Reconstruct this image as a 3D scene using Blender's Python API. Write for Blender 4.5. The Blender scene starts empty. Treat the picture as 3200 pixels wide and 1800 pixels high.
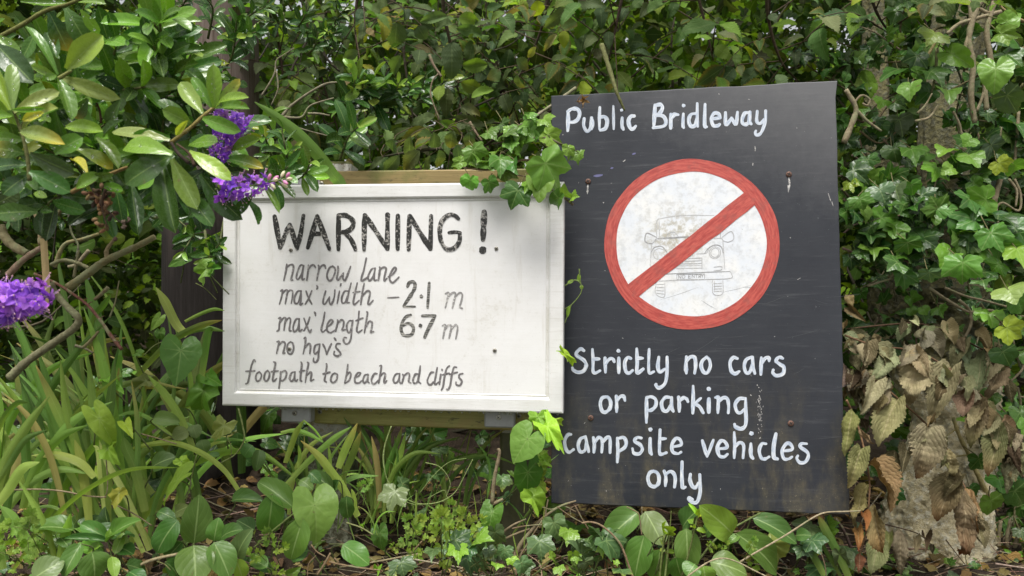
import bpy, math, random
import numpy as np
from mathutils import Vector, Matrix
R = math.radians
scene = bpy.context.scene
COL = scene.collection

# ------------------------------------------------------------------ camera, sky, light, exposure
F = 2417.0          # focal length in pixels of the 3200-pixel-wide photograph
CAMZ = 1.25
cam_d = bpy.data.cameras.new('camera')
cam_d.sensor_width = 36.0
cam_d.lens = F / 3200 * 36
cam_d.clip_start = 0.05
cam_d.clip_end = 2000
cam_d.dof.use_dof = True
cam_d.dof.focus_distance = 1.58
cam_d.dof.aperture_fstop = 9.0
cam = bpy.data.objects.new('camera', cam_d)
cam.location = (0, 0, CAMZ)
cam.rotation_euler = (R(90), 0, 0)
COL.objects.link(cam)
scene.camera = cam

SUN_EL, SUN_AZ = R(66), R(196)       # behind the camera, a little to its left
w = bpy.data.worlds.new('World')
scene.world = w
w.use_nodes = True
nt = w.node_tree
bg = nt.nodes['Background']
sky = nt.nodes.new('ShaderNodeTexSky')
sky.sky_type = 'NISHITA'
sky.sun_disc = False
sky.sun_elevation = SUN_EL
sky.sun_rotation = SUN_AZ
sky.dust_density = 4.0
hs = nt.nodes.new('ShaderNodeHueSaturation')   # an overcast sky: nearly grey
hs.inputs['Saturation'].default_value = 0.12
nt.links.new(sky.outputs[0], hs.inputs['Color'])
nt.links.new(hs.outputs[0], bg.inputs['Color'])
bg.inputs['Strength'].default_value = 0.11
sun_d = bpy.data.lights.new('sun', 'SUN')
sun_d.energy = 2.4
sun_d.angle = R(26)
sun_d.color = (1.0, 0.965, 0.91)
sun = bpy.data.objects.new('sun', sun_d)
sv = Vector((math.sin(SUN_AZ) * math.cos(SUN_EL), math.cos(SUN_AZ) * math.cos(SUN_EL), math.sin(SUN_EL)))
sun.rotation_euler = sv.to_track_quat('Z', 'Y').to_euler()
sun.location = (0, -3, 6)
COL.objects.link(sun)
scene.view_settings.view_transform = 'Standard'
scene.view_settings.look = 'None'
scene.view_settings.gamma = 1
scene.view_settings.exposure = 0.74
scene.cycles.max_bounces = 6
scene.cycles.diffuse_bounces = 3
scene.cycles.glossy_bounces = 3
scene.cycles.transmission_bounces = 4

# ------------------------------------------------------------------ helpers
def P(x, y, d):
    "photo pixel (3200 x 1800) at depth d metres -> a point in the world"
    return np.array([(x - 1600) / F * d, d, CAMZ - (y - 900) / F * d])

def crm(pts, n=8):
    "smooth (Catmull-Rom) curve through points"
    p = np.asarray(pts, float)
    if len(p) < 3:
        k = np.linspace(0, 1, n + 1)[:, None]
        return p[0] * (1 - k) + p[-1] * k
    q = np.vstack([2 * p[0] - p[1], p, 2 * p[-1] - p[-2]])
    out = []
    for i in range(1, len(q) - 2):
        t = np.linspace(0, 1, n, endpoint=False)[:, None]
        a, b, c, d = q[i - 1], q[i], q[i + 1], q[i + 2]
        out.append(.5 * (2 * b + (c - a) * t + (2 * a - 5 * b + 4 * c - d) * t ** 2 + (3 * b - a - 3 * c + d) * t ** 3))
    out.append(p[-1:])
    return np.vstack(out)

def unit(v):
    v = np.asarray(v, float)
    return v / (np.linalg.norm(v) + 1e-12)

class MB:
    "collects geometry; becomes ONE mesh object"
    def __init__(s):
        s.V, s.C, s.U, s.Q, s.T, s.n = [], [], [], [], [], 0
    def add(s, V, quads=None, tris=None, col=(1, 1, 1), uv=None):
        V = np.asarray(V, float); k = len(V)
        s.V.append(V)
        c = np.asarray(col, float)
        s.C.append(np.tile(c, (k, 1)) if c.ndim == 1 else c)
        s.U.append(np.zeros((k, 2)) if uv is None else uv)
        if quads is not None and len(quads): s.Q.append(np.asarray(quads, int) + s.n)
        if tris is not None and len(tris): s.T.append(np.asarray(tris, int) + s.n)
        s.n += k
    def build(s, name, mat, parent=None, base=(0, 0, 0), smooth=True):
        if s.n == 0: return None
        V = np.vstack(s.V) - np.asarray(base, float)
        C = np.vstack(s.C); U = np.vstack(s.U)
        Q = np.vstack(s.Q) if s.Q else np.zeros((0, 4), int)
        T = np.vstack(s.T) if s.T else np.zeros((0, 3), int)
        loops = np.concatenate([Q.ravel(), T.ravel()]).astype(np.int32)
        tot = np.concatenate([np.full(len(Q), 4), np.full(len(T), 3)]).astype(np.int32)
        start = np.concatenate([[0], np.cumsum(tot)[:-1]]).astype(np.int32)
        me = bpy.data.meshes.new(name)
        me.vertices.add(len(V)); me.loops.add(len(loops)); me.polygons.add(len(tot))
        me.vertices.foreach_set('co', V.astype(np.float32).ravel())
        me.loops.foreach_set('vertex_index', loops)
        me.polygons.foreach_set('loop_start', start)
        me.polygons.foreach_set('loop_total', tot)
        me.polygons.foreach_set('use_smooth', np.full(len(tot), smooth))
        me.update(calc_edges=True)
        a = me.color_attributes.new('Col', 'FLOAT_COLOR', 'POINT')
        a.data.foreach_set('color', np.hstack([C, np.ones((len(C), 1))]).astype(np.float32).ravel())
        uvl = me.uv_layers.new(name='UVMap')
        uvl.data.foreach_set('uv', U[loops].astype(np.float32).ravel())
        me.validate()
        me.materials.append(mat)
        o = bpy.data.objects.new(name, me)
        COL.objects.link(o)
        if parent is not None: o.parent = parent
        return o

def tube(mb, pts, r0, r1=None, col=(1, 1, 1), sides=6, n=6, smooth=True, knobs=0, rng=None):
    p = crm(pts, n) if smooth else np.asarray(pts, float)
    m = len(p)
    r1 = r0 if r1 is None else r1
    r = np.linspace(r0, r1, m)
    if knobs and rng is not None: r = r * (1 + knobs * (rng.random(m) - .4))
    tan = np.gradient(p, axis=0)
    tan /= np.linalg.norm(tan, axis=1)[:, None] + 1e-12
    up = np.array([0, 0, 1.]) if abs(tan[0][2]) < .9 else np.array([1., 0, 0])
    V = []; U = []
    L = np.concatenate([[0], np.cumsum(np.linalg.norm(np.diff(p, axis=0), axis=1))])
    a = np.linspace(0, 2 * np.pi, sides, endpoint=False)
    nrm = unit(np.cross(tan[0], up))
    for i in range(m):
        nrm = unit(nrm - tan[i] * nrm.dot(tan[i]))
        b = np.cross(tan[i], nrm)
        V.append(p[i] + r[i] * (np.cos(a)[:, None] * nrm + np.sin(a)[:, None] * b))
        U.append(np.stack([np.full(sides, .5), np.full(sides, L[i])], 1))
    V = np.vstack(V); U = np.vstack(U)
    Q = []
    for i in range(m - 1):
        for k in range(sides):
            k2 = (k + 1) % sides
            Q.append((i * sides + k, i * sides + k2, (i + 1) * sides + k2, (i + 1) * sides + k))
    nV = len(V)
    V = np.vstack([V, p[0], p[-1]]); U = np.vstack([U, U[0], U[-1]])
    T = [(nV, (k + 1) % sides, k) for k in range(sides)]
    e = (m - 1) * sides
    T += [(nV + 1, e + k, e + (k + 1) % sides) for k in range(sides)]
    mb.add(V, Q, T, col, U)

def box(mb, a, b, col=(1, 1, 1), M=None, bev=0.0):
    "box from corner a to corner b with chamfered edges"
    a = np.array(a, float); b = np.array(b, float)
    e = bev
    V = []; idx = {}
    def v(p):
        k = tuple(np.round(p, 6))
        if k not in idx:
            idx[k] = len(V); V.append(p)
        return idx[k]
    Q = []; T = []
    c = (a + b) / 2; h = (b - a) / 2
    def corner(s, ax):      # point on face ax near corner s
        p = c + np.array(s) * h
        for k in range(3):
            if k != ax: p[k] -= s[k] * e
        return p
    S = [-1, 1]
    for ax in range(3):
        o = [k for k in range(3) if k != ax]
        for sg in S:
            q = []
            for s1, s2 in ((-1, -1), (1, -1), (1, 1), (-1, 1)):
                s = [0, 0, 0]; s[ax] = sg; s[o[0]] = s1; s[o[1]] = s2
                q.append(v(corner(s, ax)))
            flip = (sg < 0) ^ (ax == 1)
            Q.append(q[::-1] if flip else q)
    if e > 0:
        for ax in range(3):
            o = [k for k in range(3) if k != ax]
            for s1 in S:
                for s2 in S:
                    def sp(t, f):
                        s = [0, 0, 0]; s[ax] = t; s[o[0]] = s1; s[o[1]] = s2
                        return v(corner(s, f))
                    Q.append([sp(-1, o[0]), sp(1, o[0]), sp(1, o[1]), sp(-1, o[1])])
        for s in ((x, y, z) for x in S for y in S for z in S):
            T.append([v(corner(s, k)) for k in range(3)])
    V = np.array(V)
    if M is not None: V = V @ np.array(M.to_3x3()).T + np.array(M.translation)
    mb.add(V, Q, T, col)

def ball(mb, c, r, col=(1, 1, 1), sy=1.0, seg=8, rings=5, axis=None):
    V = []; Q = []; T = []
    for i in range(1, rings):
        th = math.pi * i / rings
        for k in range(seg):
            ph = 2 * math.pi * k / seg
            V.append((math.sin(th) * math.cos(ph), math.sin(th) * math.sin(ph), math.cos(th) * sy))
    for i in range(rings - 2):
        for k in range(seg):
            Q.append((i * seg + k, (i + 1) * seg + k, (i + 1) * seg + (k + 1) % seg, i * seg + (k + 1) % seg))
    n = len(V); V += [(0, 0, sy), (0, 0, -sy)]
    for k in range(seg):
        T.append((n, k, (k + 1) % seg)); T.append((n + 1, (rings - 2) * seg + (k + 1) % seg, (rings - 2) * seg + k))
    V = np.array(V) * r
    if axis is not None:
        z = unit(axis); x = unit(np.cross(z, (0.3, 1, 0.2))); y = np.cross(z, x)
        V = V @ np.stack([x, y, z])
    mb.add(V + np.asarray(c, float), Q, T, col)

def thing(name, label, cat, base=(0, 0, 0), group=None):
    o = bpy.data.objects.new(name, None)
    o.empty_display_size = .05
    o.location = base
    COL.objects.link(o)
    o['label'] = label; o['category'] = cat
    if group: o['group'] = group
    return o

class Plant:
    "a thing whose parts are collected in world space"
    def __init__(s, name, label, cat, base, group=None):
        s.base = np.asarray(base, float)
        s.root = thing(name, label, cat, tuple(s.base), group)
        s.parts = {}
    def mb(s, part, mat):
        if part not in s.parts: s.parts[part] = (MB(), mat)
        return s.parts[part][0]
    def done(s):
        for k, (m, mat) in s.parts.items(): m.build(k.split('#')[0], mat, s.root, s.base)

# ------------------------------------------------------------------ materials
def newmat(name):
    m = bpy.data.materials.new(name); m.use_nodes = True
    n = m.node_tree
    return m, n, n.nodes['Principled BSDF'], n.links.new

def N(n, t, **kw):
    k = n.nodes.new(t)
    for a, b in kw.items():
        if a in k.inputs.keys(): k.inputs[a].default_value = b
        else: setattr(k, a, b)
    return k

def math_(n, op, a, b=None, c=None):
    k = n.nodes.new('ShaderNodeMath'); k.operation = op
    for i, v in enumerate((a, b, c)):
        if v is None: continue
        if isinstance(v, (int, float)): k.inputs[i].default_value = v
        else: n.links.new(v, k.inputs[i])
    return k.outputs[0]

def mix(n, f, a, b, mode='MIX'):
    k = n.nodes.new('ShaderNodeMix'); k.data_type = 'RGBA'; k.blend_type = mode
    for i, v in ((0, f), (6, a), (7, b)):
        if isinstance(v, (int, float)): k.inputs[i].default_value = v
        elif isinstance(v, tuple): k.inputs[i].default_value = (*v, 1)
        else: n.links.new(v, k.inputs[i])
    return k.outputs[2]

def ramp(n, f, lo, hi):
    k = n.nodes.new('ShaderNodeMapRange')
    k.inputs['From Min'].default_value = lo; k.inputs['From Max'].default_value = hi
    n.links.new(f, k.inputs['Value'])
    return k.outputs[0]

def noise(n, scale, detail=4, rough=.6, vec=None, stretch=None):
    t = N(n, 'ShaderNodeTexNoise', Scale=scale, Detail=detail, Roughness=rough)
    if vec is None: vec = n.nodes.new('ShaderNodeTexCoord').outputs['Object']
    if stretch:
        mp = n.nodes.new('ShaderNodeMapping'); mp.inputs['Scale'].default_value = stretch
        n.links.new(vec, mp.inputs['Vector']); vec = mp.outputs[0]
    n.links.new(vec, t.inputs['Vector'])
    return t.outputs[0]

def leaf_mat(name, rough=.35, spec=.5, trans=.3, nlat=7, klat=.28, lat=.25, mid=.6, mottle=.35, bump=.25, veincol=(.42, .55, .20), blade=False, wet=0.0, gain=(1.5, 1.5, 1.0), midw=.075, trc=(1.25, 1.35, .55), spots=.6):
    m, n, bs, L = newmat(name)
    at = N(n, 'ShaderNodeAttribute', attribute_name='Col')
    uv = n.nodes.new('ShaderNodeUVMap'); uv.uv_map = 'UVMap'
    sp = n.nodes.new('ShaderNodeSeparateXYZ'); L(uv.outputs[0], sp.inputs[0])
    u, v = sp.outputs[0], sp.outputs[1]
    nz = noise(n, 45, 5, .65)
    nz2 = noise(n, 260, 3, .6)
    c = mix(n, 1.0, at.outputs['Color'], gain, 'MULTIPLY')
    c = mix(n, math_(n, 'MULTIPLY', ramp(n, nz, .3, .75), mottle), c, mix(n, 1.0, c, (.55, .62, .5), 'MULTIPLY'))
    if blade:
        w_ = math_(n, 'SINE', math_(n, 'MULTIPLY', u, 38.0))
        lv = math_(n, 'MULTIPLY', ramp(n, w_, .2, 1.0), lat)
        h = w_
    else:
        s = math_(n, 'FRACT', math_(n, 'MULTIPLY', math_(n, 'SUBTRACT', v, math_(n, 'MULTIPLY', u, klat)), float(nlat)))
        tri = math_(n, 'ABSOLUTE', math_(n, 'SUBTRACT', s, .5))
        lv = math_(n, 'MULTIPLY', ramp(n, tri, .10, .02), lat)
        h = math_(n, 'MULTIPLY', ramp(n, tri, .0, .35), 1.0)
    sp_ = math_(n, 'MULTIPLY', math_(n, 'MULTIPLY', ramp(n, noise(n, 95, 3, .55), .66, .72), ramp(n, noise(n, 11, 2, .5), .48, .6)), spots)
    c = mix(n, sp_, c, (.16, .11, .05))
    mv = math_(n, 'MULTIPLY', ramp(n, u, midw, midw * .25), mid)
    vv = math_(n, 'MAXIMUM', lv, mv)
    c = mix(n, vv, c, mix(n, .6, c, veincol))
    L(c, bs.inputs['Base Color'])
    rr = math_(n, 'ADD', math_(n, 'MULTIPLY', ramp(n, nz2, .35, .7), .22), rough - .08)
    L(rr, bs.inputs['Roughness'])
    bs.inputs['Specular IOR Level'].default_value = spec
    if wet:
        bs.inputs['Coat Weight'].default_value = wet; bs.inputs['Coat Roughness'].default_value = .12
    bp = N(n, 'ShaderNodeBump', Strength=bump, Distance=.002)
    L(math_(n, 'ADD', math_(n, 'MULTIPLY', h, .6), math_(n, 'MULTIPLY', nz2, .35)), bp.inputs['Height'])
    L(bp.outputs[0], bs.inputs['Normal'])
    if trans:
        tr = n.nodes.new('ShaderNodeBsdfTranslucent')
        L(mix(n, 1.0, c, trc, 'MULTIPLY'), tr.inputs[0])
        ms = n.nodes.new('ShaderNodeMixShader'); ms.inputs[0].default_value = trans
        L(bs.outputs[0], ms.inputs[1]); L(tr.outputs[0], ms.inputs[2])
        L(ms.outputs[0], n.nodes['Material Output'].inputs[0])
    return m

M_hebe = leaf_mat('glossy evergreen leaf', .25, .5, .22, 6, .2, .0, .7, .3, .12, (.36, .5, .16), gain=(1.9, 1.9, 1.2))
M_hedge = leaf_mat('deep hedge leaf', .7, .15, .35, 8, .5, .1, .3, .4, .3, (.30, .38, .16), gain=(.62, .74, .40))  # low gain paints the hedge's inner shade into the leaf colour
M_elm = leaf_mat('matt serrated leaf', .6, .22, .42, 8, .5, .16, .45, .45, .5, (.30, .38, .16), gain=(1.8, 1.95, 1.35))
M_ivy = leaf_mat('ivy leaf', .34, .4, .25, 4, .7, .0, .5, .5, .3, (.36, .48, .18), gain=(1.65, 1.68, 1.1), midw=.04)
M_peri = leaf_mat('periwinkle leaf', .38, .4, .25, 5, .5, .10, .7, .35, .15, (.45, .58, .24), gain=(1.7, 1.68, 1.12))
M_bind = leaf_mat('bindweed leaf', .45, .35, .32, 6, .6, .0, .4, .5, .25, (.38, .5, .18), gain=(1.6, 1.65, .95), midw=.04)
M_blade = leaf_mat('strap leaf', .42, .35, .32, lat=.22, mid=.35, mottle=.3, bump=.3, veincol=(.4, .5, .18), blade=True, gain=(1.75, 1.9, 1.3))
M_dead = leaf_mat('withered leaf', .8, .15, .2, 9, .55, .22, .6, .7, .6, (.5, .42, .26), gain=(1.5, 1.42, 1.25), trc=(1.1, .95, .6))
M_herb = leaf_mat('lacy herb leaf', .5, .3, .4, 4, .5, .0, .3, .3, .2, gain=(1.3, 1.3, .9))
M_petal = leaf_mat('petal', .6, .2, .35, 4, .5, .0, .1, .15, .1, (.6, .4, .9), gain=(1.85, 1.9, 1.65), spots=0.0, trc=(1.1, .95, 1.05))

def bark_mat(name, scale=120, tintb=(.5, .46, .4), rough=.85, stretch=None, bump=.6, lichen=None, dist=.003):
    m, n, bs, L = newmat(name)
    at = N(n, 'ShaderNodeAttribute', attribute_name='Col')
    nz = noise(n, scale, 6, .7, stretch=stretch)
    c = mix(n, ramp(n, nz, .35, .68), at.outputs['Color'], mix(n, 1.0, at.outputs['Color'], tintb, 'MULTIPLY'))
    if lichen:
        nl = noise(n, 28, 6, .7)
        c = mix(n, math_(n, 'MULTIPLY', ramp(n, nl, .52, .6), .8), c, lichen)
    L(c, bs.inputs['Base Color'])
    bs.inputs['Roughness'].default_value = rough
    bs.inputs['Specular IOR Level'].default_value = .3
    bp = N(n, 'ShaderNodeBump', Strength=bump, Distance=dist)
    L(nz, bp.inputs['Height']); L(bp.outputs[0], bs.inputs['Normal'])
    return m
M_twig = bark_mat('twig bark', 160, (.5, .45, .38), lichen=None)
M_branch = bark_mat('lichened branch bark', 110, (.5, .46, .38), lichen=(.22, .23, .12))
M_pole = bark_mat('weathered pole wood', 14, (.45, .38, .34), stretch=(9, 9, .6), bump=.5)
M_soil = bark_mat('damp soil', 30, (.45, .42, .4), bump=1.0, dist=.02)
M_litter = leaf_mat('fallen leaf', .8, .2, .1, 8, .5, .25, .5, .7, .6, (.3, .22, .12))

def trunk_mat():
    m, n, bs, L = newmat('lichen crusted bark')
    n1 = noise(n, 9, 8, .68); n2 = noise(n, 60, 6, .75); n3 = noise(n, 5, 5, .6); n4 = noise(n, 150, 4, .7)
    c = mix(n, ramp(n, n1, .38, .64), (.74, .65, .42), (.50, .42, .24))
    c = mix(n, math_(n, 'MULTIPLY', ramp(n, n2, .50, .60), .85), c, (.74, .71, .57))
    c = mix(n, math_(n, 'MULTIPLY', ramp(n, n4, .54, .64), .5), c, (.17, .14, .075))
    geo = n.nodes.new('ShaderNodeNewGeometry')
    sp = n.nodes.new('ShaderNodeSeparateXYZ'); L(geo.outputs['Position'], sp.inputs[0])
    hi = ramp(n, sp.outputs[2], .98, 1.16)     # moss takes over above the lichen band
    mossf = math_(n, 'MULTIPLY', ramp(n, math_(n, 'ADD', n3, math_(n, 'MULTIPLY', hi, .45)), .63, .76), .92)
    c = mix(n, mossf, c, mix(n, ramp(n, n2, .4, .6), (.085, .08, .02), (.035, .036, .012)))
    L(c, bs.inputs['Base Color']); bs.inputs['Roughness'].default_value = .9
    vo = N(n, 'ShaderNodeTexVoronoi', Scale=75.0)
    L(n.nodes.new('ShaderNodeTexCoord').outputs['Object'], vo.inputs['Vector'])
    bp = N(n, 'ShaderNodeBump', Strength=.9, Distance=.007)
    L(math_(n, 'ADD', math_(n, 'ADD', n2, math_(n, 'MULTIPLY', n4, .6)), math_(n, 'MULTIPLY', vo.outputs['Distance'], .8)), bp.inputs['Height']); L(bp.outputs[0], bs.inputs['Normal'])
    return m
M_trunk = trunk_mat()

def rail_mat(name, ca, cb, cc, stretch=(1.2, 30, 30)):
    m, n, bs, L = newmat(name)
    g = noise(n, 6, 6, .65, stretch=stretch); p = noise(n, 9, 5, .6); s = noise(n, 24, 5, .7, stretch=(1, 3, 3))
    c = mix(n, ramp(n, g, .35, .65), ca, cb)
    c = mix(n, math_(n, 'MULTIPLY', ramp(n, p, .48, .62), .8), c, cc)
    c = mix(n, math_(n, 'MULTIPLY', ramp(n, s, .58, .66), .7), c, (.05, .038, .018))
    L(c, bs.inputs['Base Color']); bs.inputs['Roughness'].default_value = .55
    bp = N(n, 'ShaderNodeBump', Strength=.3, Distance=.002); L(g, bp.inputs['Height']); L(bp.outputs[0], bs.inputs['Normal'])
    return m
M_railtop = rail_mat('damp bare timber', (.30, .22, .085), (.20, .145, .05), (.13, .14, .03))
M_railbot = rail_mat('algae stained timber', (.36, .335, .105), (.24, .23, .06), (.33, .25, .09))
M_post = rail_mat('mossy post timber', (.075, .07, .035), (.05, .05, .022), (.10, .11, .03), (9, 9, 1.5))

def white_post_mat():
    m, n, bs, L = newmat('peeling white paint with moss')
    a = noise(n, 70, 6, .7); b = noise(n, 30, 5, .7)
    c = mix(n, ramp(n, a, .52, .6), (.72, .70, .66), (.30, .20, .13))
    geo = n.nodes.new('ShaderNodeNewGeometry'); sp = n.nodes.new('ShaderNodeSeparateXYZ'); L(geo.outputs['Normal'], sp.inputs[0])
    tc = n.nodes.new('ShaderNodeTexCoord'); s2 = n.nodes.new('ShaderNodeSeparateXYZ'); L(tc.outputs['Object'], s2.inputs[0])
    f = ramp(n, math_(n, 'ADD', sp.outputs[2], math_(n, 'MULTIPLY', b, .9)), .75, .95)
    c = mix(n, f, c, (.10, .105, .025))
    low = ramp(n, math_(n, 'ADD', s2.outputs[2], math_(n, 'MULTIPLY', b, .1)), .50, .38)
    c = mix(n, low, c, mix(n, ramp(n, a, .45, .6), (.05, .047, .022), (.20, .21, .15)))
    L(c, bs.inputs['Base Color']); bs.inputs['Roughness'].default_value = .8
    bp = N(n, 'ShaderNodeBump', Strength=.6, Distance=.004); L(a, bp.inputs['Height']); L(bp.outputs[0], bs.inputs['Normal'])
    return m
M_whitepost = white_post_mat()

def paint_white():
    m, n, bs, L = newmat('weathered white gloss paint')
    a = noise(n, 7, 8, .75); b = noise(n, 420, 3, .7); c_ = noise(n, 90, 6, .75); st = noise(n, 60, 5, .7, stretch=(.08, 1.6, 1)); sv_ = noise(n, 26, 5, .7, stretch=(1.2, .12, 1))
    c = mix(n, ramp(n, a, .35, .75), (.82, .815, .805), (.735, .725, .70))
    dirt = math_(n, 'MULTIPLY', ramp(n, math_(n, 'ADD', math_(n, 'MULTIPLY', a, .55), math_(n, 'MULTIPLY', c_, .55)), .61, .73), .36)
    c = mix(n, dirt, c, (.42, .385, .29))
    c = mix(n, math_(n, 'MULTIPLY', ramp(n, sv_, .58, .72), .3), c, (.47, .43, .34))
    spk = math_(n, 'MULTIPLY', ramp(n, b, .675, .72), .45)
    c = mix(n, spk, c, (.24, .21, .17))
    L(c, bs.inputs['Base Color'])
    L(math_(n, 'ADD', math_(n, 'MULTIPLY', ramp(n, a, .3, .7), .25), .33), bs.inputs['Roughness'])
    bp = N(n, 'ShaderNodeBump', Strength=.25, Distance=.0012)
    L(math_(n, 'ADD', st, math_(n, 'MULTIPLY', c_, .3)), bp.inputs['Height']); L(bp.outputs[0], bs.inputs['Normal'])
    return m
M_white = paint_white()

def frame_white():
    m, n, bs, L = newmat('brushed white frame paint')
    tc = n.nodes.new('ShaderNodeTexCoord')
    a = noise(n, 9, 7, .7); b = noise(n, 300, 3, .7); st = noise(n, 90, 5, .7, stretch=(.07, 1.4, 1)); sv_ = noise(n, 90, 5, .7, stretch=(1.4, .07, 1))
    c = mix(n, ramp(n, a, .38, .72), (.80, .795, .78), (.68, .67, .64))
    c = mix(n, math_(n, 'MULTIPLY', ramp(n, st, .54, .72), .5), c, (.50, .47, .41))
    s2 = n.nodes.new('ShaderNodeSeparateXYZ'); L(tc.outputs['Object'], s2.inputs[0])
    gr = math_(n, 'MULTIPLY', ramp(n, math_(n, 'ADD', s2.outputs[2], math_(n, 'MULTIPLY', a, .0015)), -.0012, -.0052), ramp(n, a, .40, .62))
    c = mix(n, math_(n, 'MULTIPLY', gr, .28), c, (.34, .32, .2))   # patchy olive tone in the moulding's groove
    c = mix(n, math_(n, 'MULTIPLY', ramp(n, b, .66, .70), .6), c, (.22, .17, .12))
    L(c, bs.inputs['Base Color']); bs.inputs['Roughness'].default_value = .36
    bp = N(n, 'ShaderNodeBump', Strength=.3, Distance=.0015); L(st, bp.inputs['Height']); L(bp.outputs[0], bs.inputs['Normal'])
    return m
M_frame = frame_white()

def paint_black():
    m, n, bs, L = newmat('faded black board paint')
    a = noise(n, 5, 7, .7); h = noise(n, 26, 7, .75, stretch=(.28, 4.5, 1)); b = noise(n, 260, 3, .75); v = noise(n, 9, 6, .7, stretch=(1.6, .5, 1)); k = noise(n, 30, 6, .75)
    tc = n.nodes.new('ShaderNodeTexCoord'); s2 = n.nodes.new('ShaderNodeSeparateXYZ'); L(tc.outputs['Object'], s2.inputs[0])
    c = mix(n, ramp(n, a, .35, .7), (.019, .0215, .028), (.030, .033, .040))
    c = mix(n, math_(n, 'MULTIPLY', ramp(n, h, .55, .72), .75), c, (.074, .077, .083))
    low = ramp(n, math_(n, 'ADD', s2.outputs[1], math_(n, 'MULTIPLY', a, .3)), .02, -.22)     # the worn lower half
    br = math_(n, 'MULTIPLY', math_(n, 'MULTIPLY', ramp(n, v, .46, .60), low), math_(n, 'ADD', .35, math_(n, 'MULTIPLY', ramp(n, k, .45, .7), .5)))
    c = mix(n, br, c, (.105, .09, .055))
    c = mix(n, math_(n, 'MULTIPLY', math_(n, 'MULTIPLY', ramp(n, b, .62, .70), low), ramp(n, v, .52, .6)), c, (.27, .24, .15))
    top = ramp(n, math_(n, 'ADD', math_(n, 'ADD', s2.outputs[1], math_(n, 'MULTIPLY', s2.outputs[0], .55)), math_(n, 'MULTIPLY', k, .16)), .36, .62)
    c = mix(n, math_(n, 'MULTIPLY', top, .85), c, (.125, .125, .128))                        # grey sky reflection painted into the upper corner
    c = mix(n, math_(n, 'MULTIPLY', ramp(n, noise(n, 520, 2, .6), .74, .77), .7), c, (.5, .5, .5))
    L(c, bs.inputs['Base Color'])
    L(math_(n, 'ADD', math_(n, 'MULTIPLY', ramp(n, h, .3, .7), .2), .36), bs.inputs['Roughness'])
    bs.inputs['Specular IOR Level'].default_value = .4
    bp = N(n, 'ShaderNodeBump', Strength=.22, Distance=.0012)
    L(math_(n, 'ADD', h, math_(n, 'MULTIPLY', k, .8)), bp.inputs['Height']); L(bp.outputs[0], bs.inputs['Normal'])
    return m
M_black = paint_black()

def stroke_paint(name, ca, cb, cwear, wear_lo, wear_hi, streak=.8, rough=.45, scale=120, fine=None):
    "brush paint: streaks run along each stroke (UV.y), worn patches show what lies under"
    m, n, bs, L = newmat(name)
    uv = n.nodes.new('ShaderNodeUVMap'); uv.uv_map = 'UVMap'
    st = noise(n, 1.0, 4, .65, vec=uv.outputs[0], stretch=(7, 1.2, 1))
    a = noise(n, scale, 5, .7); b = noise(n, 30, 4, .6)
    c = mix(n, math_(n, 'MULTIPLY', ramp(n, st, .40, .58), streak), ca, cb)
    wr = ramp(n, math_(n, 'ADD', math_(n, 'MULTIPLY', a, .75), math_(n, 'MULTIPLY', b, .35)), wear_lo, wear_hi)
    if fine:
        f = noise(n, 200, 3, .7, stretch=fine)
        wr = math_(n, 'MAXIMUM', wr, math_(n, 'MULTIPLY', ramp(n, f, .50, .62), .8))
    c = mix(n, wr, c, cwear)
    L(c, bs.inputs['Base Color']); bs.inputs['Roughness'].default_value = rough
    bp = N(n, 'ShaderNodeBump', Strength=.35, Distance=.0008); L(st, bp.inputs['Height']); L(bp.outputs[0], bs.inputs['Normal'])
    return m
M_letw = stroke_paint('white brush lettering', (.70, .72, .74), (.27, .35, .48), (.22, .28, .36), .66, .80)
M_letk = stroke_paint('worn black lettering', (.022, .022, .021), (.035, .034, .032), (.42, .40, .37), .57, .64, scale=170)
M_letg = stroke_paint('thin worn grey lettering', (.10, .092, .092), (.24, .225, .225), (.48, .46, .44), .58, .70, scale=260)
M_letn = stroke_paint('scratched black numerals', (.05, .05, .046), (.09, .088, .08), (.55, .53, .48), .64, .74, scale=200, fine=(.25, 2.6, 1))
M_letf = stroke_paint('faded grey lettering', (.20, .195, .19), (.33, .32, .31), (.62, .6, .57), .56, .64, scale=260)
M_pencil = stroke_paint('faint drawn line', (.33, .33, .33), (.48, .48, .48), (.62, .62, .61), .58, .68, scale=240)
M_pencild = stroke_paint('dark drawn line', (.22, .22, .22), (.38, .38, .38), (.55, .55, .55), .62, .7, scale=240)
M_red = stroke_paint('red brush paint', (.34, .042, .034), (.50, .095, .070), (.30, .075, .06), .56, .72, .9, .45, 40)
def disc_mat():
    m, n, bs, L = newmat('mottled white disc paint')
    a = noise(n, 60, 7, .72); b = noise(n, 14, 6, .65); c_ = noise(n, 30, 5, .6)
    tc = n.nodes.new('ShaderNodeTexCoord'); 
    c = mix(n, ramp(n, b, .42, .62), (.65, .68, .72), (.73, .73, .715))
    c = mix(n, math_(n, 'MULTIPLY', ramp(n, a, .48, .66), .55), c, (.44, .45, .45))
    vd = n.nodes.new('ShaderNodeVectorMath'); vd.operation = 'DISTANCE'
    L(tc.outputs['Object'], vd.inputs[0]); vd.inputs[1].default_value = (-.035, .115, 0)
    st = math_(n, 'MULTIPLY', math_(n, 'MULTIPLY', ramp(n, vd.outputs['Value'], .085, .02), ramp(n, a, .44, .58)), .75)
    c = mix(n, st, c, (.36, .32, .22))         # the brownish stain above the car
    L(c, bs.inputs['Base Color']); bs.inputs['Roughness'].default_value = .5
    bp = N(n, 'ShaderNodeBump', Strength=.2, Distance=.001); L(a, bp.inputs['Height']); L(bp.outputs[0], bs.inputs['Normal'])
    return m
M_disc = disc_mat()

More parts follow.
